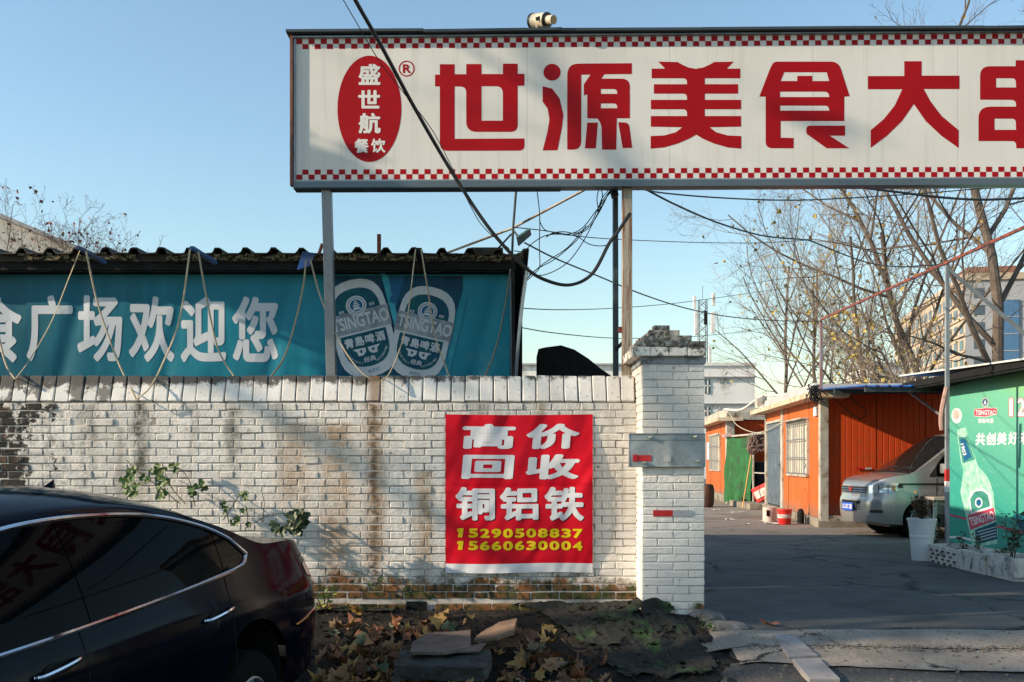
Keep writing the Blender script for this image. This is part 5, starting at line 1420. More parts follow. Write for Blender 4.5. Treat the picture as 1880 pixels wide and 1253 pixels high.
# hose and string running over the cabin roofs
MB().tube(spline([P(1330, 752, 29), P(1362, 752, 27.5), P(1398, 728, 25.5), P(1420, 727, 24.5), P(1455, 722, 22), P(1498, 706, 19.2)], 8), .035, 8).build("white_hose", simple("white plastic hose", (.62, .62, .60), (.48, .47, .44), 6, .5), smooth=True, label="fat white hose draped along the cabin roofs", cat="hose")
m = MB(); m.grid(lambda u, v: P(1386 + 22 * u, 727 + 16 * v + 5 * math.sin(u * 5), 25.2 + .3 * v), 8, 6); m.build("plastic_bag", M['litter'], smooth='all', label="white plastic bag caught on the cabin roof edge", cat="bag")
MB().tube(spline([P(1340, 760, 29.4), P(1352, 780, 28.5), P(1378, 793, 27), P(1400, 793, 25.9), P(1432, 778, 23.4)], 6), .010, 5).build("string", M['curtain'], label="slack pale string from the farther cabin past the mop", cat="string")
# blue carport roof with its beams
cr = thing("carport", "blue sheet carport roof sloping out from the orange side wall", "carport roof", (7.5, 18, 2.5))
def cpf(u, v, o=0.0):
    x = 5.78 + 2.75 * u; y = 16.3 + 3.1 * v
    return (x, y, 2.515 + .055 * v * 3.1 * .85 + .018 * (abs((x / .19) % 1 - .5) < .17) + o)
m = MB(); m.grid(lambda u, v: cpf(u, v), 100, 4); m.grid(lambda u, v: cpf(u, v, -.02), 100, 4); m.grid(lambda u, v: cpf(u, 0, -.02 * v), 100, 1); m.grid(lambda u, v: cpf(0, u, -.02 * v), 2, 1); m.build("roof_sheet", M['bluesheet'], cr)
MB().box(5.80, 8.5, 16.34, 16.40, 2.42, 2.49).build("roof_beam", M['darksteel'], cr); MB().box(5.80, 8.5, 17.9, 17.96, 2.50, 2.575).build("roof_beam", M['darksteel'], cr)
m = MB(); m.tube([Vector((6.98, 16.4, 2.42)), Vector((6.3, 16.4, 2.44))], .001, 4); m.tube([P(1667, 718, 17.5), P(1726, 762, 16.4)], .022, 6); m.build("brace", M['steel'], cr)
m = MB()
for i in range(26):
    a = P(1497 + R(-8, 8), 709 + R(-2, 3), 18.6); m.tube(spline([a, a + Vector((R(-.1, .1), R(-.1, .1), R(-.25, .05))), a + Vector((R(-.18, .18), R(-.1, .1), R(-.35, -.05)))], 4), .012, 4)
m.build("cable_tangle", M['cable'], label="tangle of black cable at the corner of the cabin eave", cat="cable")
MB().tube(spline([P(1512, 718, 18.9), P(1545, 745, 19.15), P(1575, 768, 19.2), (P(1590, 762, 19.2)), P(1588, 752, 19.2), P(1560, 730, 19.2)], 6), .010, 5).build("hanging_cable", M['cable'], label="black cable looping down over the orange side wall", cat="cable")

# steel frame above the yard
MB().tube([(5.9, 19.0, 2.62), (5.9, 19.0, 3.95)], .036, 4).build("frame_post", metal_rust("rust and grey post", (.25, .27, .30), (.30, .09, .05), amt=.5, streak=True), label="short post on the cabin corner carrying the rusty beam", cat="post")
MB().tube([(5.9, 19.03, 3.98), (5.9, 9.4, 3.98)], .024, 4).build("rusty_beam", M['redrust'], label="rusty red steel angle running over the yard towards the sign", cat="beam")
MB().tube([(5.9, 13.5, 0), (5.9, 13.5, 3.94)], .033, 4).build("frame_post", simple("grey blue post", (.24, .28, .30), (.18, .20, .22), 3, .5), label="tall thin grey post with red and white bands beside the green advertisement", cat="post")
MB().tube([(5.9, 13.5, 3.90), P(1880, 612, 13.5), P(1990, 705, 13.5)], .030, 4).build("diagonal_brace", simple("grey angle iron", (.20, .235, .25), (.15, .17, .18), 4, .5), label="grey diagonal brace dropping right from the tall grey post", cat="beam")
for i, (ya, yb, mt) in enumerate(((862, 884, 'reflred'), (884, 904, 'printwhite'))):
    a, b = P(0, ya, 13.46).z, P(0, yb, 13.46).z
    MB().tube([(5.9, 13.5, b), (5.9, 13.5, a)], .0365, 4).build("reflective_band", M[mt], label=["red band wrapped round the tall grey post", "white band just under the red one on the tall grey post"][i], cat="reflective tape")
MB().tube(spline([P(1738, 712, 13.4), P(1733, 735, 13.4), P(1728, 765, 13.4), P(1729, 790, 13.42)], 4), [.035] * 12 + [.028], 8).build("wrapped_rag", simple("faded pink rag", (.42, .26, .22), (.30, .20, .17), 14, .8), smooth=True, label="faded pink rag wrapped round the top of the tall grey post", cat="rag")

# ================================================================== GREEN ADVERTISEMENT WALL
XA = 6.985
ad = thing("green_advertisement", "green beer advertisement with a tilted bottle on the wall beside the carport", "billboard", (XA, 14.5, 0))
def AD(px, py, off=0.0):
    Y = F * XA / (px - CX); return Vector((XA - off, Y, H - (py - HY) / F * Y))
m = MB(); m.add([(XA, 16.0, .0), (XA, 12.6, .0), (XA, 12.6, 2.64), (XA, 16.0, 2.46), (XA + .05, 16.0, .0), (XA + .05, 12.6, .0), (XA + .05, 12.6, 2.64), (XA + .05, 16.0, 2.46)],
    [(0, 1, 2, 3), (7, 6, 5, 4), (0, 3, 7, 4), (3, 2, 6, 7), (1, 5, 6, 2), (0, 4, 5, 1)]); m.build("print_board", M['greenad'], ad)
kio = thing("kiosk", "small kiosk with a thin white roof behind the green advertisement", "kiosk", (8, 14, 0))
MB().box(XA + .055, 9.5, 12.0, 15.95, 0, 2.62).build("kiosk_wall", simple("raw plywood", (.28, .22, .14), (.18, .14, .09), 5, .8), kio)
m = MB(); m.add([(XA - .42, 16.9, 2.68), (XA - .42, 11.8, 2.52 + .0), (9.7, 11.8, 2.55), (9.7, 16.9, 2.71)] + [(XA - .42, 16.9, 2.655), (XA - .42, 11.8, 2.495), (9.7, 11.8, 2.525), (9.7, 16.9, 2.685)], [(0, 1, 2, 3), (7, 6, 5, 4), (0, 4, 5, 1), (1, 5, 6, 2), (2, 6, 7, 3), (3, 7, 4, 0)])
m.v = [(x, y, z + .06) for x, y, z in m.v]
m.build("kiosk_roof", simple("white roof edge", (.60, .60, .58), (.48, .48, .46), 2, .5), kio)
m = MB(); m.box(XA - .40, 9.6, 12.0, 16.85, 2.50, 2.52); m.box(XA - .38, XA - .33, 12, 16.85, 2.47, 2.60); m.build("roof_underside", M['dark'], kio)
A9 = lambda x, y: (1740 + x / 5.221, 660 + y / 5.221)
def adp(name, loops, mat, off, A=A9):
    vf = outline(loops); printed(name, vf, lambda x, y: AD(*A(x, y), off * .4), mat, ad)
def adt(s, x0, y0, x1, y1, mat, off, bold=.03, A=A9, name="character", rot=0.0, shear=0):
    vf = place(glyphs(s, bold), x0, y0, x1, y1, shear)
    if rot:
        cx_, cy_ = (x0 + x1) / 2, (y0 + y1) / 2; c_, s_ = math.cos(rot), math.sin(rot)
        vf = ([(cx_ + (x - cx_) * c_ - (y - cy_) * s_, cy_ + (x - cx_) * s_ + (y - cy_) * c_, l) for x, y, l in vf[0]], vf[1])
    printed(name, vf, lambda x, y: AD(*A(x, y), off * .4), mat, ad, out=(-1, 0, 0))
adp("brand_panel", [[(252, 478), (362, 462), (474, 466), (474, 530), (360, 556), (255, 548)]], M['bucketwhite'], .003)
pk = simple("printed crimson", (.45, .045, .09), None, 3, .5, bst=0); sc_ = simple("printed silver", (.62, .66, .64), (.50, .56, .55), 8, .5, bst=0)
adp("brand_field", [[(256, 484), (362, 469), (470, 472), (470, 524), (360, 549), (259, 541)]], pk, .005)
adt("TSINGTAO", 270, 488, 462, 534, M['printwhite'], .007, .02)
adp("crest_ring", [ellipse(360, 412, 33, 44, 28)], M['bucketwhite'], .003); adp("crest_ring", [ellipse(360, 412, 24, 34, 28)], M['labelblue'], .005)
adp("pagoda", [[(360, 388), (372, 430), (348, 430)]], M['printwhite'], .007)
for i, ch in enumerate("青島啤酒"): adt(ch, 293 + i * 37, 568, 327 + i * 37, 612, M['printwhite'], .003, .03)
for i, (ch, x0) in enumerate((("1", 590), ("2", 665))):
    adt(ch, x0 - 6, 366, x0 + (44 if i == 0 else 86), 552, pk, .003, .06); adt(ch, x0, 372, x0 + (38 if i == 0 else 80), 546, M['printwhite'], .0045, .035); adt(ch, x0 + 8, 378, x0 + (34 if i == 0 else 74), 540, M['labeldark'], .006, .0)
for i, (ch, x0) in enumerate((("共", 265), ("创", 365), ("美", 470), ("好", 578), ("未", 680))): adt(ch, x0, 706 - i * 4, x0 + 92, 826 - i * 3, M['printwhite'], .003, .03, shear=8)
adp("bottle_cap", [ellipse(86, 541, 50, 74, 28)], sc_, .003); adp("cap_dot", [ellipse(80, 530, 32, 48, 24)], M['bucketwhite'], .005)
A6 = lambda x, y: (1460 + x / 2.983, 660 + y / 2.983)
gl_ = simple("printed pale green glass", (.16, .44, .34), (.42, .66, .52), 9, .45, bst=0); gd = simple("printed dark green glass", (.05, .26, .20), (.03, .20, .17), 6, .45, bst=0)
adp("printed_bottle", [[(886, 385, 6), (936, 372, 8), (946, 405), (940, 425), (990, 550), (1000, 580), (1060, 650, 30), (1085, 730), (1110, 960), (1105, 1010), (975, 1030), (905, 730), (920, 610, 12), (908, 560), (890, 430)]], gl_, .003, A6)
adp("bottle_shade", [[(893, 430), (938, 424), (986, 548), (960, 556), (918, 572)]], gd, .005, A6)
adp("neck_label", [[(903, 440), (931, 436), (966, 535), (927, 560)]], M['labelblue'], .006, A6)
adt("1903", 890, 485, 955, 503, M['printwhite'], .008, .02, A6, rot=math.radians(75))
adp("bottle_label", [[(950, 760), (975, 715, 16), (1030, 705, 20), (1068, 740), (1080, 815), (965, 850)]], M['printwhite'], .0055, A6)
adp("label_field", [[(958, 765), (982, 725, 14), (1026, 718, 18), (1058, 745), (1068, 806), (968, 838)]], gd, .0065, A6)
adp("crest_ring", [ellipse(1006, 785, 20, 27, 24)], M['printwhite'], .0075, A6); adp("crest_ring", [ellipse(1006, 785, 14, 19, 24)], M['labelblue'], .0085, A6)
adp("label_band", [[(945, 855), (1088, 812), (1100, 880), (960, 935)]], pk, .007, A6)
adt("TSINGTAO", 955, 848, 1092, 895, M['printwhite'], .0085, .02, A6, rot=math.radians(-17))
adp("label_foot", [[(985, 935), (1102, 890), (1108, 985), (992, 1015)]], M['labeldark'], .006, A6)
for k in range(4): adp("label_line", [[(995, 945 + k * 17), (1100, 915 + k * 17), (1100, 919 + k * 17), (995, 949 + k * 17)]], sc_, .0075, A6)
adp("curved_stripe", [[(836, 970), (900, 968), (965, 984), (965, 994), (900, 978), (836, 980)]], M['printwhite'], .004, A6)
adp("swoosh", [[(1190, 855), (1255, 840), (1255, 960), (1230, 930)]], M['labeldark'], .004, A6)

# ================================================================== PLANTERS, POT, BENCH
pot = thing("plant_pot", "tall ribbed white plastic pot with a dark shrub beside the foam boxes", "plant pot", (5.31, 12.9, 0))
m = MB(); prof = [(.118, 0), (.125, .02), (.142, .30), (.152, .302), (.152, .325), (.146, .328), (.175, .52), (.183, .52), (.183, .545), (.165, .545), (.16, .50)]
n = 96; vs = []
for r, z in prof:
    for j in range(n):
        a = 2 * PI * j / n; rr = r * (1 + (.012 if j % 3 == 0 and z not in (0, .52, .545, .302, .325) else 0)); vs.append((5.31 + rr * math.cos(a), 12.9 + rr * math.sin(a), z))
m.add(vs, [(i * n + j, i * n + (j + 1) % n, (i + 1) * n + (j + 1) % n, (i + 1) * n + j) for i in range(len(prof) - 1) for j in range(n)]); m.build("pot", M['pot'], pot, smooth=True)
MB().lathe([(.0, .50), (.162, .50)], (5.31, 12.9, 0), 20, capped=False).build("soil", M['potsoil'], pot)
def leafy(name, base, h, n, spread, leaf, mat, parent=None, label=None, cat=None, stems=6, group=None, up=.5, stemr=.006):
    root = parent or thing(name, label, cat, base, group=group)
    sm, lm = MB(), MB(); base = Vector(base)
    for i in range(stems):
        th = R(0, 2 * PI); tip = base + Vector((math.cos(th) * spread * R(.2, 1), math.sin(th) * spread * R(.2, 1), h * R(.6, 1)))
        pts = spline([base + Vector((R(-.02, .02), R(-.02, .02), 0)), base.lerp(tip, .5) + Vector((R(-.03, .03), R(-.03, .03), h * .08)), tip], 4)
        sm.tube(pts, [stemr * (1 - .6 * k / (len(pts) - 1)) for k in range(len(pts))], 4)
        for k in range(n // stems):
            q = pts[min(len(pts) - 1, int(R(.25, 1) * len(pts)))]
            d = Vector((R(-1, 1), R(-1, 1), R(-.5, 1) * up + .1)).normalized(); w_ = d.cross(Vector((R(-1, 1), R(-1, 1), 1))).normalized()
            L = leaf * R(.6, 1.2); nn = d.cross(w_) * L * .12
            o = q + d * L * .3
            lm.add([o, o + d * L * .45 + w_ * L * .30 + nn, o + d * L, o + d * L * .45 - w_ * L * .30 + nn, o + d * L * .45], [(0, 1, 4), (1, 2, 4), (2, 3, 4), (3, 0, 4)])
    sm.build("stem", M['stem'], root); lm.build("foliage", mat, root)
    return root
leafy("shrub", (5.31, 12.9, .5), .36, 260, .16, .06, simple("dull red green leaf", (.05, .065, .018), (.16, .055, .03), 6, .6, bst=0), label="dark shrub with reddish tips growing in the tall white pot", cat="shrub", stems=14)
leafy("shrub", (5.75, 13.6, .0), .62, 420, .30, .06, M['leafdark'], label="dark leafy bush behind the white pot and under the bench", cat="shrub", stems=16)
def foam(name, x0, x1, y0, y1, h, label, print_=False):
    t = thing(name, label, "planter box", ((x0 + x1) / 2, (y0 + y1) / 2, 0), group="foam boxes used as planters")
    wth = .03; m = MB()
    m.box(x0, x1, y0, y1, 0, .03)
    m.box(x0, x0 + wth, y0, y1, .03, h); m.box(x1 - wth, x1, y0, y1, .03, h); m.box(x0 + wth, x1 - wth, y0, y0 + wth, .03, h); m.box(x0 + wth, x1 - wth, y1 - wth, y1, .03, h)
    m.build("box", M['foam'], t, bevel=.008)
    m = MB(); m.grid(lambda u, v: (x0 + wth + (x1 - x0 - 2 * wth) * u, y0 + wth + (y1 - y0 - 2 * wth) * v, h - .055 + .02 * mnoise.noise(Vector((u * 4, v * 6, y0)))), 8, 12); m.build("soil", M['potsoil'], t, smooth='all')
    if print_:
        for r_ in range(4):
            for c_ in range(5):
                z = h - .05 - r_ * .048; y = y1 - .10 - c_ * .165 - (.05 if r_ % 2 else 0)
                if z < .02 or y - .09 < y0: continue
                vf = place(glyphs("海鲜", .04), 0, 0, 1, 1)
                printed("faded_print", vf, lambda u, v: (x0 - .003, y - .085 * u, z - .028 * v), M['dark'], t, out=(-1, 0, 0))
    else:
        for k in range(3):
            y = y1 - .16 - k * .2
            if y > y0 + .06:
                mm = MB()
                for j in range(7): mm.obox((x0 - .003, y + R(-.01, .01), h - .07 - j * .02), (.001, 0, 0), (0, R(.004, .014), 0), (0, 0, R(.003, .006)))
                mm.build("faded_print", M['labelblue'], t)
    return t
foam("foam_box", 5.34, 5.84, 11.93, 12.82, .225, "grubby foam planter box with rows of faded print, next to the pot", True)
foam("foam_box", 5.33, 5.83, 11.25, 11.90, .235, "middle foam planter box of the row under the green advertisement")
foam("foam_box", 5.35, 5.88, 10.60, 11.22, .25, "foam planter box at the near end of the row, tallest rim")
leafy("seedling", (5.60, 12.35, .17), .26, 40, .05, .05, M['leafdark'], label="small dark seedling in the printed foam box, left one", cat="seedling", stems=3)
leafy("seedling", (5.62, 11.98, .17), .25, 50, .08, .05, M['leafdark'], label="forked dark seedling at the near end of the printed foam box", cat="seedling", stems=4)
leafy("shrub", (5.58, 11.1, .19), .52, 130, .15, .06, M['leafdark'], label="tallest twiggy shrub, growing in the nearest foam box", cat="shrub", stems=6)
leafy("shrub", (5.72, 10.35, .19), .72, 130, .16, .06, M['leafdark'], label="dark twig reaching in at the photo's right edge", cat="shrub", stems=5)
leafy("seedling", (5.70, 11.55, .18), .12, 40, .14, .05, M['leafgreen'], label="low sprawling seedlings in the middle foam box", cat="seedling", stems=6)
bn = thing("bench", "worn grey wooden bench end beside the green advertisement", "bench", (7.1, 16.2, 0))
MB().box(6.80, 7.6, 16.05, 16.38, .65, .70).build("seat", simple("weathered grey plank", (.38, .33, .28), (.26, .22, .18), 6, .8), bn, bevel=.006)
MB().box(6.84, 7.6, 16.08, 16.11, .42, .65).build("apron", simple("grey board", (.20, .18, .16), None, 6, .8), bn)
for x, y in ((6.84, 16.10), (6.84, 16.34), (7.55, 16.10), (7.55, 16.34)): MB().box(x - .025, x + .025, y - .025, y + .025, 0, .65).build("leg", M['cream'], bn)
# ================================================================== FAR BUILDINGS
wbd = thing("white_building", "plain white rendered building with small windows behind the bare trees", "building", (16, 72, 0))
YW = 70.0
def W(px, py): return P(px, py, YW)
a, b = W(1215, 672), W(1386, 672)
MB().box(a.x, b.x, YW, YW + 12, -.1, a.z).build("wall", M['bwhite'], wbd)
MB().box(a.x - .1, b.x + .1, YW - .12, YW + 12.1, a.z, a.z + .22).build("roof_parapet", M['bwhite'], wbd)
for py in (693, 742): MB().box(a.x - .06, b.x + .06, YW - .2, YW, W(0, py + 1).z, W(0, py - 1).z).build("cornice", M['bgrey'], wbd)
def fwin(x0, y0, x1, y1, par, Y=YW, mat=None):
    p, q = P(x0, y1, Y), P(x1, y0, Y)
    f = MB().box(p.x, q.x, Y - .05, Y + .02, p.z, q.z).build("window", mat or M['bwin'], par)
    MB().box((p.x + q.x) / 2 - .04, (p.x + q.x) / 2 + .04, Y - .08, Y - .05, p.z, q.z).build("mullion", M['bwhite'], f)
    MB().box(p.x, q.x, Y - .08, Y - .05, p.z + (q.z - p.z) * .55 - .04, p.z + (q.z - p.z) * .55 + .04).build("transom", M['bwhite'], f)
for x0, y0, x1, y1 in ((1294, 697, 1304, 723), (1318, 696, 1322.5, 703), (1330.5, 696, 1335, 703), (1294, 748, 1304, 764), (1318, 748, 1323, 757), (1331, 748, 1336, 757), (1225, 697, 1240, 720), (1255, 697, 1270, 720)): fwin(x0, y0, x1, y1, wbd)
lw = thing("low_white_building", "long low whitewashed building far off behind the brick wall", "building", (3, 92, 0))
YL = 90.0; a, b = P(930, 671, YL), P(1178, 671, YL)
MB().box(a.x, b.x, YL, YL + 10, -.1, a.z).build("wall", M['bwhite'], lw); MB().box(a.x - .2, b.x, YL - .3, YL + 10.2, a.z, a.z + .15).build("roof_edge", M['bgrey'], lw)
# gabled warehouse at the left
gb = thing("warehouse", "pale grey gabled warehouse behind the leafy tree at the left", "building", (-25, 50, 0))
YG = 45.0
pf = [P(-330, 470, YG), P(-330, 520, YG)]
pts = [P(q[0], q[1], YG) for q in ((-420, 560), (-420, 480), (-60, 376), (165, 470), (165, 560))]
for q in pts: pass
vs = [Vector(q) for q in pts]; vs[0].z = -.1; vs[-1].z = -.1
m = MB(); m.add(vs + [v + Vector((0, 25, 0)) for v in vs], [(0, 1, 2, 3, 4), (9, 8, 7, 6, 5), (0, 5, 6, 1), (3, 8, 9, 4)]); m.build("gable_wall", simple("pale grey render", (.50, .49, .46), (.40, .39, .365), .4, .85), gb)
for (p, q) in ((vs[1], vs[2]), (vs[2], vs[3])):
    m = MB(); e = Vector((0, 0, .22)); o = Vector((0, -.35, 0)); k = Vector((0, 25.3, 0))
    d = (q - p) * .015
    m.add([p - d + o + Vector((0, 0, .02)), q + d + o + Vector((0, 0, .02)), q + d + k + Vector((0, 0, .02)), p - d + k + Vector((0, 0, .02)), p - d + o + e, q + d + o + e, q + d + k + e, p - d + k + e], [(0, 3, 2, 1), (4, 5, 6, 7), (0, 1, 5, 4), (1, 2, 6, 5), (2, 3, 7, 6), (3, 0, 4, 7)])
    m.build("roof", simple("grey warehouse roof", (.30, .31, .32), (.22, .23, .24), 1, .7), gb)
# tower block
tw = thing("tower_block", "tall beige tower block with a blue glass bay behind the bare trees", "building", (72, 160, 0))
Cc = Vector((P(1772, 0, 150).x, 150.0, 0)); dL = Vector((9.6, 50, 0)).normalized(); dR = Vector((50, -9.6, 0)).normalized()
Ht = P(0, 516, 150).z
def TBk(u, v, z, d=dL, o=0):
    nn = Vector((-d.y, d.x, 0)) if d is dL else Vector((d.y, -d.x, 0))
    return Cc + d * u + nn * o + Vector((0, 0, z))
def tbox(d, u0, u1, z0, z1, o0, o1):
    m = MB(); c = [TBk(u0, 0, z0, d, o1), TBk(u1, 0, z0, d, o1), TBk(u1, 0, z0, d, o0), TBk(u0, 0, z0, d, o0)]; e = Vector((0, 0, z1 - z0))
    return m.add(c + [q + e for q in c], [(0, 3, 2, 1), (4, 5, 6, 7), (0, 1, 5, 4), (1, 2, 6, 5), (2, 3, 7, 6), (3, 0, 4, 7)])
tbox(dL, 0, 56, 0, Ht, -30, 0).build("beige_wall", M['bbeige'], tw)
tbox(dR, 0.02, 34, 0, Ht + .02, -2, .06).build("grey_wall", M['bgrey'], tw)
tbox(dR, 4.4, 7.4, 0, Ht - 3.0, 0, .35).build("blue_glass_bay", M['bblue'], tw)
tbox(dL, -.4, 56.4, Ht, Ht + 1.0, -30.4, .4).build("roof_parapet", M['bbeige'], tw)
tbox(dL, 3, 9, Ht + 1.0, Ht + 2.6, -8, -1).build("stair_house", simple("red brown stair house", (.20, .09, .06), None, 1, .8), tw)
fl = 2.55
wm = tbox(dL, -.75, .75, 0, 1.5, 0, .14)
me0 = None
for r_ in range(10):
    z = Ht - 2.6 - r_ * fl
    for c_ in range(15):
        u = 2.0 + c_ * 3.55
        m = tbox(dL, u - .95, u + .95, z, z + 1.45, 0, .10)
        o = m.build("window", M['bwin'], tw)
    for u in (1.9, 10.5, 14.0, 17.5):
        tbox(dR, u - .7, u + .7, z, z + 1.4, .06, .16).build("window", M['bwin'], tw)
for r_ in range(11):
    z = Ht - 3.1 - r_ * fl; tbox(dL, 0, 56, z, z + .35, 0, .22).build("floor_band", M['bbeige'], tw)
    tbox(dR, 4.35, 7.45, z, z + .12, .35, .42).build("bay_mullion", M['bgrey'], tw)
# low dun buildings glimpsed through the branches
for i, (x0, x1, yt, Y, mt) in enumerate(((1600, 1655, 672, 120, 'bwhite'),)):
    a, b = P(x0, yt, Y), P(x1, yt, Y); t = thing("distant_building", "pale building far behind the leaning trunks", "building", (a.x, Y, 0))
    MB().box(a.x, b.x, Y, Y + 10, -.1, a.z).build("wall", M[mt], t); MB().box(a.x - .3, b.x + .3, Y - .3, Y + 10, a.z, a.z + .4).build("roof_edge", M['bgrey'], t)
    for k in range(5):
        u = a.x + (b.x - a.x) * (k + .5) / 5; MB().box(u - .6, u + .6, Y - .06, Y, a.z - 2.6, a.z - 1.2).build("window", M['bwin'], t)
# telecom mast
tm = thing("telecom_mast", "lattice telecom mast with white panel antennas behind the gate pillar", "mast", (P(1290, 0, 95).x, 95, 0))
c = P(1290, 0, 95); zt = P(0, 552, 95).z
m = MB()
for sx, sy in ((-1, -1), (1, -1), (1, 1), (-1, 1)): m.tube([(c.x + sx * .45, 95 + sy * .45, 0), (c.x + sx * .35, 95 + sy * .35, zt)], .05, 4)
z = 3.0; k = 0
while z < zt - .6:
    for s_ in (-.4, .4):
        m.tube([(c.x - .4, 95 + s_, z), (c.x + .4, 95 + s_, z + .8)], .03, 3); m.tube([(c.x + .4, 95 + s_, z), (c.x - .4, 95 + s_, z + .8)], .03, 3)
    z += .8
m.build("lattice", M['steel'], tm)
MB().tube([(c.x, 95, zt), (c.x, 95, zt + 1.4)], .03, 4).build("spike", M['steel'], tm)
for i, (dx, dz, h, w_) in enumerate(((-.9, -.9, 1.2, .28), (.9, -.6, 1.2, .3), (-.75, -3.4, 2.3, .3), (.85, -3.2, 2.0, .42), (-.6, -5.8, 1.9, .26), (.55, -6.8, 2.4, .26), (.15, -2.4, 1.3, .3))):
    MB().box(c.x + dx - w_ / 2, c.x + dx + w_ / 2, 94.2, 94.4, zt + dz, zt + dz + h).build("antenna", M['bwhite'] if i != 6 else M['dark'], tm, bevel=.03)

# ================================================================== BARE TREES
def tree(name, label, base, h, r0, seed, lean=(0, 0), kids=(9, 7, 6, 5), ratio=(.62, .62, .6, .5), up=.10, first=.28, bark='bark', twig='twig', leaves=0, leafmat='leafyellow', leafsize=.12, ang=(28, 58), maxlev=4, group="bare trees behind the yard", wob=.12, lobes=None, tw=.005):
    rg = random.Random(seed); U = rg.uniform
    t = thing(name, label, "tree", base, group=group)
    tr, br, lf = MB(), MB(), MB(); tips = []
    def grow(p, d, L, r, lev):
        n = [9, 6, 5, 4, 3][lev]
        pts = [p.copy()]; rs = [r]; dirs = [d.copy()]
        for i in range(n):
            d = (d + Vector((U(-1, 1), U(-1, 1), U(-1, 1))) * wob * (1 + lev * .35) + Vector((0, 0, up * (.4 if lev == 0 else 1)))).normalized()
            p = p + d * (L / n); pts.append(p.copy()); rs.append(max(r * (1 - (.62 if lev < 2 else .75) * (i + 1) / n), tw * .6)); dirs.append(d.copy())
        (tr if lev <= 1 else br).tube(pts, rs, [9, 6, 4, 3, 3][lev], cap=False)
        if lev >= 3: tips.append((pts[-1], d))
        if lev >= maxlev: return
        k = kids[lev]; k = max(1, int(k * U(.75, 1.25)))
        for j in range(k):
            f = (first if lev == 0 else .15) + (1 - (first if lev == 0 else .15)) * ((j + U(0, .9)) / k)
            x = f * n; i = min(n - 1, int(x)); q = pts[i].lerp(pts[i + 1], x - i); dd = dirs[i + 1]
            a = math.radians(U(*ang)); az = U(0, 2 * PI)
            o = dd.orthogonal().normalized(); o = Matrix.Rotation(az, 3, dd) @ o
            nd = (dd * math.cos(a) + o * math.sin(a)).normalized()
            l2 = L * ratio[lev] * (1 - .45 * f) * U(.75, 1.2)
            rr = max(min(rs[i] * .55, r * .5), tw)
            grow(q, nd, l2, rr, lev + 1)
    b = Vector(base); d0 = Vector((lean[0], lean[1], 1)).normalized()
    grow(b - Vector((0, 0, .1)), d0, h, r0, 0)
    tr.build("trunk", M[bark], t, smooth=True); br.build("branches", M[twig], t)
    for i in range(leaves):
        q, d = rg.choice(tips); n_ = Vector((U(-1, 1), U(-1, 1), U(-1, 1))).normalized(); w_ = n_.orthogonal().normalized(); v_ = n_.cross(w_)
        s = leafsize * U(.6, 1.3); q = q + Vector((U(-.2, .2), U(-.2, .2), U(-.2, .1))) * (1 if i % 3 else 0)
        lf.add([q, q + w_ * s * .5 + v_ * s * .3, q + v_ * s, q - w_ * s * .5 + v_ * s * .4, q + v_ * s * .5 + n_ * s * .15], [(0, 1, 4), (1, 2, 4), (2, 3, 4), (3, 0, 4)])
    if leaves: lf.build("foliage", M[leafmat], t)
    return t
def gp_(px, Y, z=0): return (P(px, 0, Y).x, Y, z)
tree("bare_tree", "big dark-limbed tree rising past the end of the sign at the right edge", gp_(1850, 27), 12.5, .19, 11, (-.02, .0), (10, 7, 7, 5), leaves=40, leafsize=.16, first=.22, wob=.13, twig='twigdark')
tree("bare_tree", "spreading tree whose pale twigs fill the sky right of the rusty post", gp_(1760, 31), 11.0, .13, 12, (-.26, .0), (12, 8, 7, 6), leaves=60, leafsize=.15, first=.2, ang=(30, 65), up=.06)
tree("bare_tree", "leaning forked tree behind the tall grey post", gp_(1700, 35), 9.5, .13, 13, (-.12, 0), (10, 7, 7, 5), leaves=220, leafsize=.14, leafmat='leafolive', first=.2)
tree("bare_tree", "tree of fine upswept twigs in front of the beige tower block", gp_(1640, 29), 8.0, .09, 14, (-.28, .0), (11, 8, 7, 5), leaves=60, leafsize=.13, first=.22, up=.12)
tree("bare_tree", "slim leaning tree above the far cabin roof", gp_(1470, 40), 9.2, .10, 15, (-.30, 0), (11, 7, 6, 4), leaves=50, leafsize=.16, first=.3, up=.10, ang=(25, 50), twig='twigdark')
tree("bare_tree", "slim upright tree behind the corner of the orange cabin", gp_(1525, 38), 8.6, .10, 16, (-.06, 0), (12, 7, 6, 4), leaves=110, leafsize=.15, leafmat='leafolive', first=.25, up=.12, ang=(25, 48))
tree("bare_tree", "low leafy scrub tree just over the blue carport roof", gp_(1590, 30), 5.0, .08, 17, (0, 0), (10, 6, 6, 4), leaves=280, leafsize=.12, leafmat='leafolive', first=.2)
tree("bare_tree", "bushy low tree with yellow leaves behind the tall post and carport", gp_(1680, 26), 4.6, .08, 27, (0, 0), (10, 6, 6, 4), leaves=260, leafsize=.12, leafmat='leafyellow', first=.2)
tree("bare_tree", "thick-trunked tree with reddish seed pods behind the shed at the left", gp_(205, 30), 6.4, .09, 18, (-.04, 0), (15, 9, 7, 5), leaves=420, leafsize=.10, ratio=(.74, .62, .6, .5), leafmat='leafrust', first=.35, twig='twigdark', bark='twigdark', ang=(30, 68), up=.08, group=None)
tree("bare_tree", "smaller pod-bearing tree at the photo's left edge, behind the shed", gp_(45, 33), 7.0, .09, 19, (.0, 0), (13, 8, 7, 4), ratio=(.74, .62, .6, .5), leaves=240, leafsize=.14, leafmat='leafrust', first=.35, twig='twigdark', bark='twigdark', group=None)
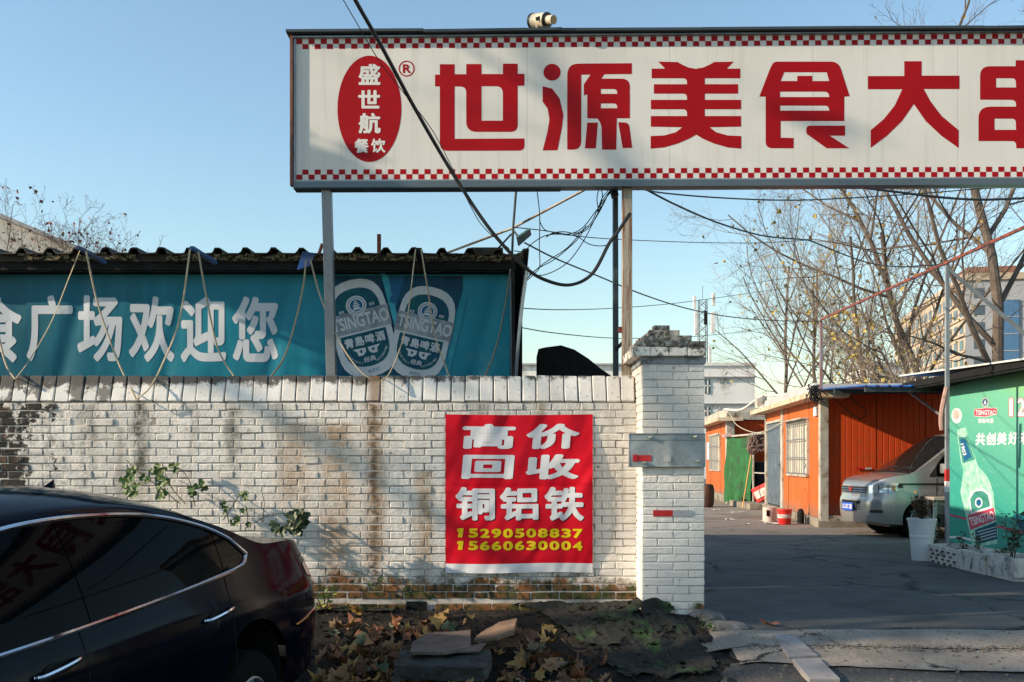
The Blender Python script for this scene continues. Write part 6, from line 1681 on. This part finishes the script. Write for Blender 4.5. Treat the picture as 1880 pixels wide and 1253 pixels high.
# street trees beside and behind the photographer: they cast the dappled shade
tree("street_tree", "street tree standing on the pavement to the left of the parked sedan", (-13.5, 4.2, -.2), 13.5, .20, 31, (.05, .02), (8, 6, 5, 3), leaves=250, leafsize=.20, leafmat='leafyellow', first=.35, group=None)
tree("street_tree", "street tree farther along the kerb, beyond the first one", (-21.5, 2.5, -.2), 12.5, .18, 32, (.02, .05), (8, 6, 5, 3), leaves=250, leafsize=.22, leafmat='leafyellow', first=.3, group=None)

ev = thing("sun_block_tree", "dense unseen tree added to block sun streaks on the yard", "tree", (-9.0, 7.3, -.2))  # added out of view to keep the yard evenly in shade
MB().tube(spline([(-9.0, 7.3, -.3), (-9.05, 7.32, 2.4), (-8.95, 7.3, 4.6), (-9.0, 7.3, 6.4)], 4), [.10] * 6 + [.07] * 5 + [.03] * 2, 8).build("trunk", M['bark'], ev, smooth=True)  # trunk of the added sun-blocking tree
m = MB()
for i in range(5200):
    th = R(0, 2 * PI); ph = math.acos(R(-1, 1)); rr = R(0, 1) ** .4
    q = Vector((-9.0 + 1.15 * rr * math.sin(ph) * math.cos(th), 7.35 + 1.10 * rr * math.sin(ph) * math.sin(th), 6.25 + .92 * rr * math.cos(ph)))
    d = Vector((R(-1, 1), R(-1, 1), R(-1, 1))).normalized(); w_ = d.orthogonal().normalized(); s_l = R(.08, .15)
    m.add([q, q + d * s_l * .5 + w_ * s_l * .35, q + d * s_l, q + d * s_l * .5 - w_ * s_l * .35], [(0, 1, 2, 3)])
m.build("sun_block_crown", M['leafdark'], ev)

# ================================================================== CABLES
def wire(label, pts, r, mat='cable', group=None, n=8, grp="overhead cables"):
    return MB().tube(spline([P(*q) for q in pts], n), r, 6).build("overhead_cable", M[mat], smooth=True, label=label, cat="cable", group=grp)
wire("thick black cable sagging across the sign's badge to the rusty post", [(610, -80, 6.9), (652, 0, 7.1), (700, 85, 7.4), (762, 200, 7.8), (832, 320, 8.1), (900, 422, 8.2), (965, 492, 8.3), (1008, 517, 8.35), (1050, 523, 8.4), (1088, 502, 8.45), (1118, 448, 8.5), (1135, 425, 8.5), (1157, 392, 8.52)], .0155, n=10)
wire("thin wire running beside the thick cable over the sign's badge", [(600, -50, 7.0), (630, 0, 7.2), (668, 65, 7.3), (700, 118, 7.5), (742, 172, 7.7), (800, 250, 8.0), (862, 375, 8.15), (890, 420, 8.2), (935, 457, 8.3)], .0035)
wire("black cable sagging from the sign post past the bare trees", [(1180, 345, 9), (1240, 376, 9.5), (1320, 410, 10.5), (1400, 433, 11.5), (1470, 440, 12.5), (1492, 444, 12.8), (1545, 466, 13.3), (1600, 484, 14), (1660, 490, 15), (1740, 485, 16)], .010)
wire("upper black cable just under the sign, running right", [(1160, 344, 9), (1220, 355, 9.6), (1330, 364, 10.2), (1450, 368, 11), (1560, 364, 12), (1700, 355, 13), (1800, 347, 13.5), (1900, 342, 14)], .008)
wire("green-grey cable dipping under the sign at its right end", [(1480, 338, 10), (1560, 343, 10), (1640, 352, 10), (1720, 362, 10), (1800, 367, 10), (1890, 364, 10)], .012, 'darksteel')
wire("thin brown line level with the floodlight", [(946, 418, 9.7), (1000, 424, 10), (1080, 436, 11), (1180, 442, 13), (1300, 446, 14), (1400, 446, 15), (1490, 441, 16)], .005, 'twigdark')
wire("black cable crossing behind the posts to the rusty beam's end", [(963, 446, 9.7), (1020, 475, 10), (1100, 508, 11), (1180, 541, 12), (1262, 567, 14), (1340, 582, 16), (1420, 589, 18), (1508, 590, 19)], .008)
wire("thin grey wire below the sagging loop", [(950, 566, 9.8), (1030, 569, 10), (1130, 566, 12), (1250, 556, 14), (1380, 538, 17), (1480, 523, 20), (1620, 498, 26), (1730, 480, 30)], .005, 'steel')
wire("lowest thin wire, just above the coping by the pillar", [(952, 601, 9.8), (1020, 612, 10), (1120, 621, 12), (1200, 621, 14), (1290, 617, 16), (1400, 603, 20), (1560, 572, 26)], .005)
# tangle at the head of the posts
m = MB()
for pts in (
    [(985, 343), (990, 385), (991, 415), (990, 450), (991, 488), (984, 500), (968, 515)],
    [(990, 405), (1000, 422), (1020, 427), (1045, 430), (1070, 418), (1094, 388), (1122, 352)],
    [(1003, 436), (1015, 428), (1035, 426), (1060, 428), (1085, 410), (1100, 378), (1120, 350)],
    [(1004, 434), (1020, 429), (1050, 432), (1078, 421), (1100, 390), (1118, 354)],
    [(944, 461), (962, 461), (980, 445), (1005, 432), (1040, 431), (1062, 436), (1080, 448), (1100, 452), (1118, 449), (1125, 440)],
    [(1099, 388), (1096, 365), (1100, 349), (1106, 356), (1102, 380), (1097, 390)],
    [(1097, 388), (1105, 365), (1118, 348)], [(968, 512), (985, 495), (1020, 475), (1060, 440), (1076, 415)],
    [(970, 508), (1000, 483), (1042, 455), (1072, 420)], [(968, 503), (1000, 505), (1040, 484), (1070, 445), (1096, 395), (1121, 350)]):
    m.tube(spline([P(x, y, 8.9 + .1 * math.sin(x * .1)) for x, y in pts], 6), .0045 if len(pts) > 3 else .004, 5)
m.build("wire_tangle", M['cable'], label="tangle of thin black wires gathered at the head of the posts", cat="wires")
MB().obox(P(1127, 352, 8.8), (.03, 0, .01), (0, .03, 0), (-.012, 0, .05)).build("junction_box", M['darksteel'], bevel=.006, label="small dark box where the wires meet under the sign", cat="junction box")
MB().tube([P(780, 480, 9.9), P(940, 420, 9.75), P(1094, 338, 9.6)], .012, 8).build("stay_pole", M['creamdirt'], smooth=True, label="long thin pale pole slanting from the shed roof up to the sign", cat="pole")
fp = thing("floodlight", "small square solar floodlight on a thin mast at the shed's end", "floodlight", P(943, 480, 9.7))
MB().tube([P(939, 500, 9.7), P(942, 420, 9.7), P(948, 343, 9.65)], .012, 8).build("mast", M['darksteel'], fp, smooth=True)
MB().tube([P(915, 456, 9.7), P(939, 430, 9.7)], .010, 6).build("brace", M['cable'], fp)
MB().tube([P(943, 424, 9.7), P(953, 437, 9.6)], .010, 6).build("arm", M['cable'], fp)
a, b, c_, d_ = P(949, 438, 9.5), P(974, 421, 9.45), P(976, 432, 9.7), P(952, 453, 9.75)
n_ = (b - a).cross(d_ - a).normalized() * .02
m = MB(); m.add([a, b, c_, d_, a + n_, b + n_, c_ + n_, d_ + n_], [(0, 1, 2, 3), (7, 6, 5, 4), (0, 4, 5, 1), (1, 5, 6, 2), (2, 6, 7, 3), (3, 7, 4, 0)]); m.build("lamp_housing", M['solar'], fp, bevel=.004)

# ================================================================== CLIMBERS, WEEDS, LEAVES, DEBRIS
def ivy_leaf(mb, q, s, nrm, rg=random):
    n_ = Vector(nrm).normalized(); a = rg.uniform(0, 2 * PI); u = n_.orthogonal().normalized(); u = Matrix.Rotation(a, 3, n_) @ u; v = n_.cross(u)
    ol = [(0, -.05), (.35, -.25), (.55, .1), (.35, .3), (.42, .7), (0, 1), (-.42, .7), (-.35, .3), (-.55, .1), (-.35, -.25)]
    k = len(mb.v); pts = [q + (u * x + v * y) * s + n_ * (abs(x) * s * .35) for x, y in ol]; c = q + v * .35 * s
    mb.add([c] + pts, [(0, i + 1, (i + 1) % 10 + 1) for i in range(10)])
def climber(label, stems, clusters, mat='leafgreen', s=.045):
    t = thing("climbing_plant", label, "climbing plant", P(stems[0][0][0], stems[0][0][1], 8.1), group="climbers on the brick wall")
    sm, lm = MB(), MB()
    for st_ in stems: sm.tube(spline([P(x, y, Y) for x, y, Y in st_], 5), .004, 4)
    for (x, y, Y, n, rad) in clusters:
        for i in range(n):
            th = R(0, 2 * PI); rr = rad * math.sqrt(R(0, 1))
            q = P(x + rr * math.cos(th), y + rr * math.sin(th), Y + R(-.06, .05))
            ivy_leaf(lm, q, s * R(.6, 1.3), (R(-.6, .3), -1, R(-.1, .9)))
    sm.build("stem", M['stem'], t); lm.build("foliage", M[mat], t); return t
climber("leafy climber over the sedan's roof, nearest the sooty bricks", [[(330, 925, 7.9), (290, 893, 8.0), (255, 868, 8.05), (232, 845, 8.15)], [(340, 925, 7.9), (318, 900, 8.0), (305, 875, 8.1), (298, 852, 8.15)], [(358, 930, 8.0), (350, 890, 8.1), (338, 868, 8.15), (322, 856, 8.18)]],
    [(242, 895, 7.95, 26, 17), (245, 868, 8.05, 9, 9), (290, 863, 8.0, 16, 11), (268, 880, 8.0, 4, 6), (297, 900, 7.95, 12, 12), (308, 885, 8.05, 5, 6), (323, 857, 8.15, 3, 4), (350, 902, 8.0, 8, 8), (367, 892, 8.05, 7, 7), (293, 880, 8.0, 5, 6)])
climber("thin leafy climber in the middle, over the sedan's rear window", [[(420, 960, 8.0), (415, 935, 8.05), (408, 920, 8.1)], [(410, 955, 8.0), (430, 925, 8.05), (440, 910, 8.1), (457, 905, 8.12)], [(482, 960, 8.1), (485, 925, 8.18), (480, 900, 8.2)], [(450, 975, 8.0), (455, 950, 8.1), (450, 930, 8.1)]],
    [(450, 909, 8.05, 9, 9), (410, 922, 8.05, 4, 5), (432, 955, 8.0, 6, 9), (452, 935, 8.1, 4, 6), (413, 940, 8.0, 4, 5), (455, 963, 8.05, 3, 4)], s=.036)
climber("dense clump of dark leaves on a long runner past the sedan's boot", [[(455, 968, 8.05), (490, 948, 8.1), (520, 943, 8.1), (545, 945, 8.05)], [(505, 985, 8.0), (520, 965, 8.05)]],
    [(545, 960, 7.98, 70, 17), (548, 950, 7.95, 30, 12), (508, 965, 8.0, 9, 6), (517, 975, 8.0, 6, 5)], 'leafdark', .05)
climber("fine dead runners hanging low on the wall near the drain hole", [[(700, 1075, 8.2), (690, 1070, 8.18), (680, 1078, 8.16)], [(680, 1085, 8.15), (695, 1070, 8.18), (705, 1062, 8.2)]], [(682, 1078, 8.15, 8, 7), (697, 1066, 8.18, 4, 5)], 'leafdark', .03)
w_ = on_ground(597, 1135)
leafy("weed", (w_.x, w_.y, w_.z), .28, 36, .16, .055, simple("yellow green weed", (.13, .19, .025), (.20, .24, .03), 9, .55, bst=0), label="yellow-green weed by the wall foot beside the sedan's tail lamp", cat="weed", stems=6)
for i, (px, py, h, n, lb) in enumerate(((1248, 1165, .09, 120, "small green weed tuft at the corner of the gate pillar"), (1275, 1195, .07, 150, "weed tuft between the two grey stones"), (1300, 1215, .05, 120, "low weeds along the pavement crack near the kerb stones"))):
    q = on_ground(px, py); leafy("weed", (q.x, q.y, max(soil_z(q.x, q.y), q.z) - .01), h, n, .12, .028, M['leafgreen'], label=lb, cat="weed", stems=12, stemr=.002)
# green-black ground net
def netf(u, v):
    x0, y0 = 1.62 * u - .05, 0
    X = -.02 + .80 * v ** .8 + (1.24 - .56 * v ** .8) * u; Y = 8.20 - 1.30 * v + .05 * mnoise.noise(Vector((u * 6, v * 3, 8)))
    z = max(soil_z(X, Y), g(X, Y)) + .016 + .03 * (1 - abs(mnoise.noise(Vector((X * 2.6 + Y, Y * 4.2, 3)))) * 3.2 if abs(mnoise.noise(Vector((X * 2.6 + Y, Y * 4.2, 3)))) < .31 else 0) * .6 + .022 * (.4 - abs(mnoise.noise(Vector((X * 8 - Y * 3, Y * 12, 3))))) + .010 * mnoise.noise(Vector((X * 24, Y * 30, 3)))
    z += .035 * math.exp(-((X - 1.10) / .16) ** 2) * math.exp(-((Y - 7.98) / .20) ** 2) + .05 * math.exp(-((Y - 8.12) / .07) ** 2)
    if X > 1.02 and Y > 7.88: Y = 7.88 - (Y - 7.88) * .1
    return (X, Y, z)
MB().grid(netf, 170, 130).build("ground_net", M['groundnet'], smooth='all', label="crumpled black and green net spread on the soil before the pillar", cat="net")
m = MB(); 
def moss(u, v):
    X = -2.4 + 1.45 * u; Y = 8.19 - .30 * v - .1 * math.sin(u * 6); return (X, Y, soil_z(X, Y) + .02 + .05 * max(0, mnoise.noise(Vector((X * 4, Y * 6, 9)))))
m.grid(moss, 50, 14); m.build("moss_patch", M['groundnet'], smooth='all', label="dark mossy net strip along the wall foot left of the drain hole", cat="net")
# boards and block
def slab(name, corners, th, mat, label, cat, grp=None, lift=.06, bev=.006):
    pts = [on_ground(px, py) + Vector((0, 0, dz)) for px, py, dz in corners]
    m = MB(); n = len(pts); m.add([p for p in pts] + [p - Vector((0, 0, th)) for p in pts], [tuple(range(n)), tuple(range(2 * n - 1, n - 1, -1))] + [(k, k + n, (k + 1) % n + n, (k + 1) % n) for k in range(n)])
    return m.build(name, mat, label=label, cat=cat, group=grp, bevel=bev)
def slab3(name, corners, th, mat, label, cat):     # corners given as picture position + height above local zero
    pts = []
    for px, py, z in corners:
        Y = F * (H - z) / (py - HY); pts.append(Vector(((px - CX) / F * Y, Y, z)))
    nn = (pts[1] - pts[0]).cross(pts[-1] - pts[0]).normalized(); nn = nn if nn.z > 0 else -nn
    m = MB(); n = len(pts); m.add(pts + [p - nn * th for p in pts], [tuple(range(n)), tuple(range(2 * n - 1, n - 1, -1))] + [(k, k + n, (k + 1) % n + n, (k + 1) % n) for k in range(n)])
    o = m.build(name, mat, label=label, cat=cat)
    bm = bmesh.new(); bm.from_mesh(o.data); bmesh.ops.triangulate(bm, faces=bm.faces)
    for _ in range(4): bmesh.ops.subdivide_edges(bm, edges=[e for e in bm.edges if e.calc_length() > .022], cuts=1, use_grid_fill=False); bmesh.ops.triangulate(bm, faces=bm.faces)
    bm.normal_update(); k_ = th * .22
    mv = [(v, v.normal * (mnoise.noise(v.co * 9 + Vector((px, 0, 0))) * k_ + mnoise.noise(v.co * 38) * k_ * .5 - k_ * .3)) for v in bm.verts]
    for v, d in mv: v.co += d
    bm.to_mesh(o.data); bm.free(); o.data.polygons.foreach_set("use_smooth", [True] * len(o.data.polygons)); o.data.set_sharp_from_angle(angle=math.radians(35))
    return o
slab3("board", [(752, 1197, .03), (757, 1179, .04), (783, 1162, .05), (864, 1156, .055), (865, 1187, .035), (815, 1197, .03)], .022, M['board'], "flat weathered board resting on the old concrete block", "board")
slab3("board", [(870, 1175, .03), (880, 1163, .04), (915, 1142, .07), (949, 1135, .10), (942, 1160, .09), (912, 1170, .06)], .022, simple("split warm board", (.22, .14, .085), (.12, .075, .048), 7, .85, bsc=25, bst=.9), "tilted split board leaning over the leaves beside the flat one", "board")
slab3("concrete_block", [(722, 1222, -.03), (740, 1185, .0), (760, 1200, .0), (900, 1192, .0), (905, 1205, -.02), (890, 1225, -.05)], .10, M['block'], "old pale-edged concrete block under the flat board", "block")
slab3("board", [(838, 1196, .02), (860, 1186, .03), (893, 1180, .035), (880, 1195, .02)], .012, M['board'], "broken sliver of board at the end of the concrete block", "board")
# fallen plane leaves
lobes = [(0, -.10), (.10, .02), (.40, -.08), (.34, .12), (.60, .25), (.38, .38), (.42, .62), (.20, .58), (.0, 1.0), (-.20, .58), (-.42, .62), (-.38, .38), (-.60, .25), (-.34, .12), (-.40, -.08), (-.10, .02)]
LM = []
for k in range(18):
    c1, c2, c3 = R(-.7, 1.6), R(-.6, 1.6), R(-.9, .9)
    def zf(x, y): return c1 * x * x * 1.2 + c2 * (y - .4) ** 2 + c3 * x * (y - .4) + .20 * mnoise.noise(Vector((x * 3.2 + k, y * 3.2, k)))
    lobes_k = [((x * q_), .35 + (y - .35) * q_) for (x, y), q_ in zip(lobes, [R(.62, 1.12) for _ in lobes])]
    vs = [(0, .35, zf(0, .35))] + [(x, y, zf(x, y)) for x, y in lobes_k]
    mid = [((x) * .5, .35 + (y - .35) * .5, zf(x * .5, .35 + (y - .35) * .5) - .03 * (i % 2)) for i, (x, y) in enumerate(lobes_k)]
    n = len(lobes); vs = [vs[0]] + mid + vs[1:]
    fs = [(0, i + 1, (i + 1) % n + 1) for i in range(n)] + [(i + 1, n + i + 1, n + (i + 1) % n + 1, (i + 1) % n + 1) for i in range(n)]
    st_ = len(vs); vs += [(-.008, -.10, vs[1][2]), (.008, -.10, vs[1][2]), (.02, -.5, .06 * R(-1, 2))]; fs.append((st_, st_ + 2, st_ + 1))
    me = bpy.data.meshes.new("fallen_leaf"); me.from_pydata([(x, y - .35, z - zf(0, .35)) for x, y, z in vs], [], fs); me.materials.append(M['fallen'])
    me.polygons.foreach_set("use_smooth", [True] * len(me.polygons)); LM.append(me)
def leaf(px, py, s, tilt=.5, lift=.015, label="dry brown plane leaf in the drift on the soil strip", group="fallen plane leaves in the soil strip", yaw=None):
    q = on_ground(px, py); z = max(soil_z(q.x, q.y), q.z)
    Y = F * (H - z) / (py - HY); X = (px - CX) / F * Y
    o = bpy.data.objects.new("fallen_leaf", random.choice(LM)); COL.objects.link(o)
    o.location = (X, Y, max(soil_z(X, Y), g(X, Y)) + lift + .25 * s * tilt); o.scale = (s, s, s)
    o.rotation_euler = (R(-1, 1) * tilt, R(-1, 1) * tilt, yaw if yaw is not None else R(0, 2 * PI))
    return tag(o, label, "leaf", group)
zones = [(0, 670, 1165, 80, 34, 56), (0, 735, 1158, 80, 26, 58), (0, 625, 1195, 60, 40, 26), (0, 800, 1150, 60, 14, 22), (0, 860, 1200, 60, 20, 14), (1, 985, 1168, 75, 24, 36), (1, 1050, 1188, 80, 24, 40), (1, 1030, 1210, 100, 14, 20), (1, 800, 1240, 120, 10, 12), (1, 610, 1240, 50, 8, 7), (1, 760, 1240, 90, 8, 8)]
for zc, cx_, cy_, rx, ry, n in zones:
    for i in range(n):
        px = cx_ + random.gauss(0, .5) * rx; py = min(1252, max(1124, cy_ + random.gauss(0, .55) * ry))
        leaf(px, py, R(.07, .18), .9, R(.0, .05), *( ("dry brown plane leaf in the drift between the sedan and the boards", "plane leaves drifted between the sedan and the boards") if cx_ < 850 and cy_ < 1225 else ("curled plane leaf lying on the black soil and net right of the boards", "plane leaves on the soil right of the boards") if cx_ > 850 else ("dull leaf scattered on the dark soil near the bottom edge", "leaves scattered along the dark soil")))
leaf(1064, 1202, .21, .35, .05, "large bright orange-brown leaf on top of the right-hand drift", None)
leaf(1050, 1178, .22, .5, .05, "large yellow-green leaf standing behind the orange one", None)
leaf(1413, 1149, .15, .2, .0, "single orange leaf lying alone on the gate threshold", None, PI / 2)
leaf(1157, 1197, .05, .5, .03, "single small orange leaf on the black net", None)
# fine litter nobody could count
m = MB()
for i in range(3200):
    x = R(-2.6, 1.6); y = R(6.4, 8.18)
    z = soil_z(x, y) + .004
    a = R(0, PI); s = R(.003, .011) * (1.8 if R(0, 1) < .06 else 1); u = Vector((math.cos(a) * s, math.sin(a) * s, R(-.4, .4) * s)); v = Vector((-math.sin(a) * s * .4, math.cos(a) * s * .4, R(-.2, .3) * s)); c = Vector((x, y, z + .004))
    m.add([c - u, c + v, c + u, c - v], [(0, 1, 2, 3)])
m.build("soil_litter", simple("leaf crumbs", (.10, .06, .03), (.02, .016, .01), 9, .9, bst=0), kind="stuff")
m = MB()
for i in range(1500):
    x = R(-2.4, 1.5); y = R(6.5, 8.15); s = R(.006, .022); c = Vector((x, y, soil_z(x, y) + s * .3)); th = R(0, 2); a = Vector((math.cos(th), math.sin(th), R(-.3, .3))) * s; b = Vector((-math.sin(th), math.cos(th), R(-.3, .3))) * s * R(.6, 1)
    up_ = Vector((0, 0, s * R(.5, .9))); m.add([c - a, c - b, c + a, c + b, c + up_ + a * .3, c + up_ - a * .4 + b * .3], [(0, 1, 5), (1, 2, 4), (1, 4, 5), (2, 3, 4), (3, 0, 5), (3, 5, 4)])
m.build("soil_clods", M['soil'], kind="stuff")
m = MB()
for i in range(700):
    x = R(1.7, 5.5); y = b2(x) + R(-.06, .05) if i % 3 else R(6.2, 7.7)
    s = R(.003, .009); m.obox((x, y, g(x, y) + .008), (s, 0, 0), (0, s, 0), (0, 0, s * .6))
m.build("grit", simple("grit", (.22, .19, .16), (.09, .08, .07), 90, .9, bst=0), kind="stuff")
for i, (pa, pb, pc) in enumerate((((600, 1240), (660, 1215), (700, 1225)), ((690, 1225), (730, 1235), (790, 1245)), ((1030, 1225), (1060, 1235), (1100, 1230)), ((830, 1250), (845, 1235), (850, 1225)), ((1180, 1210), (1210, 1225), (1230, 1240)))):
    q = [on_ground(*p) for p in (pa, pb, pc)]; q = [Vector((v.x, v.y, max(soil_z(v.x, v.y), v.z) + .02)) for v in q]
    MB().tube(spline(q, 4), .004, 4).build("dead_twig", M['stem'], label="thin dead twig on the dark soil near the bottom edge", cat="twig", group="dead twigs on the soil strip")
cam.data.dof.use_dof = False
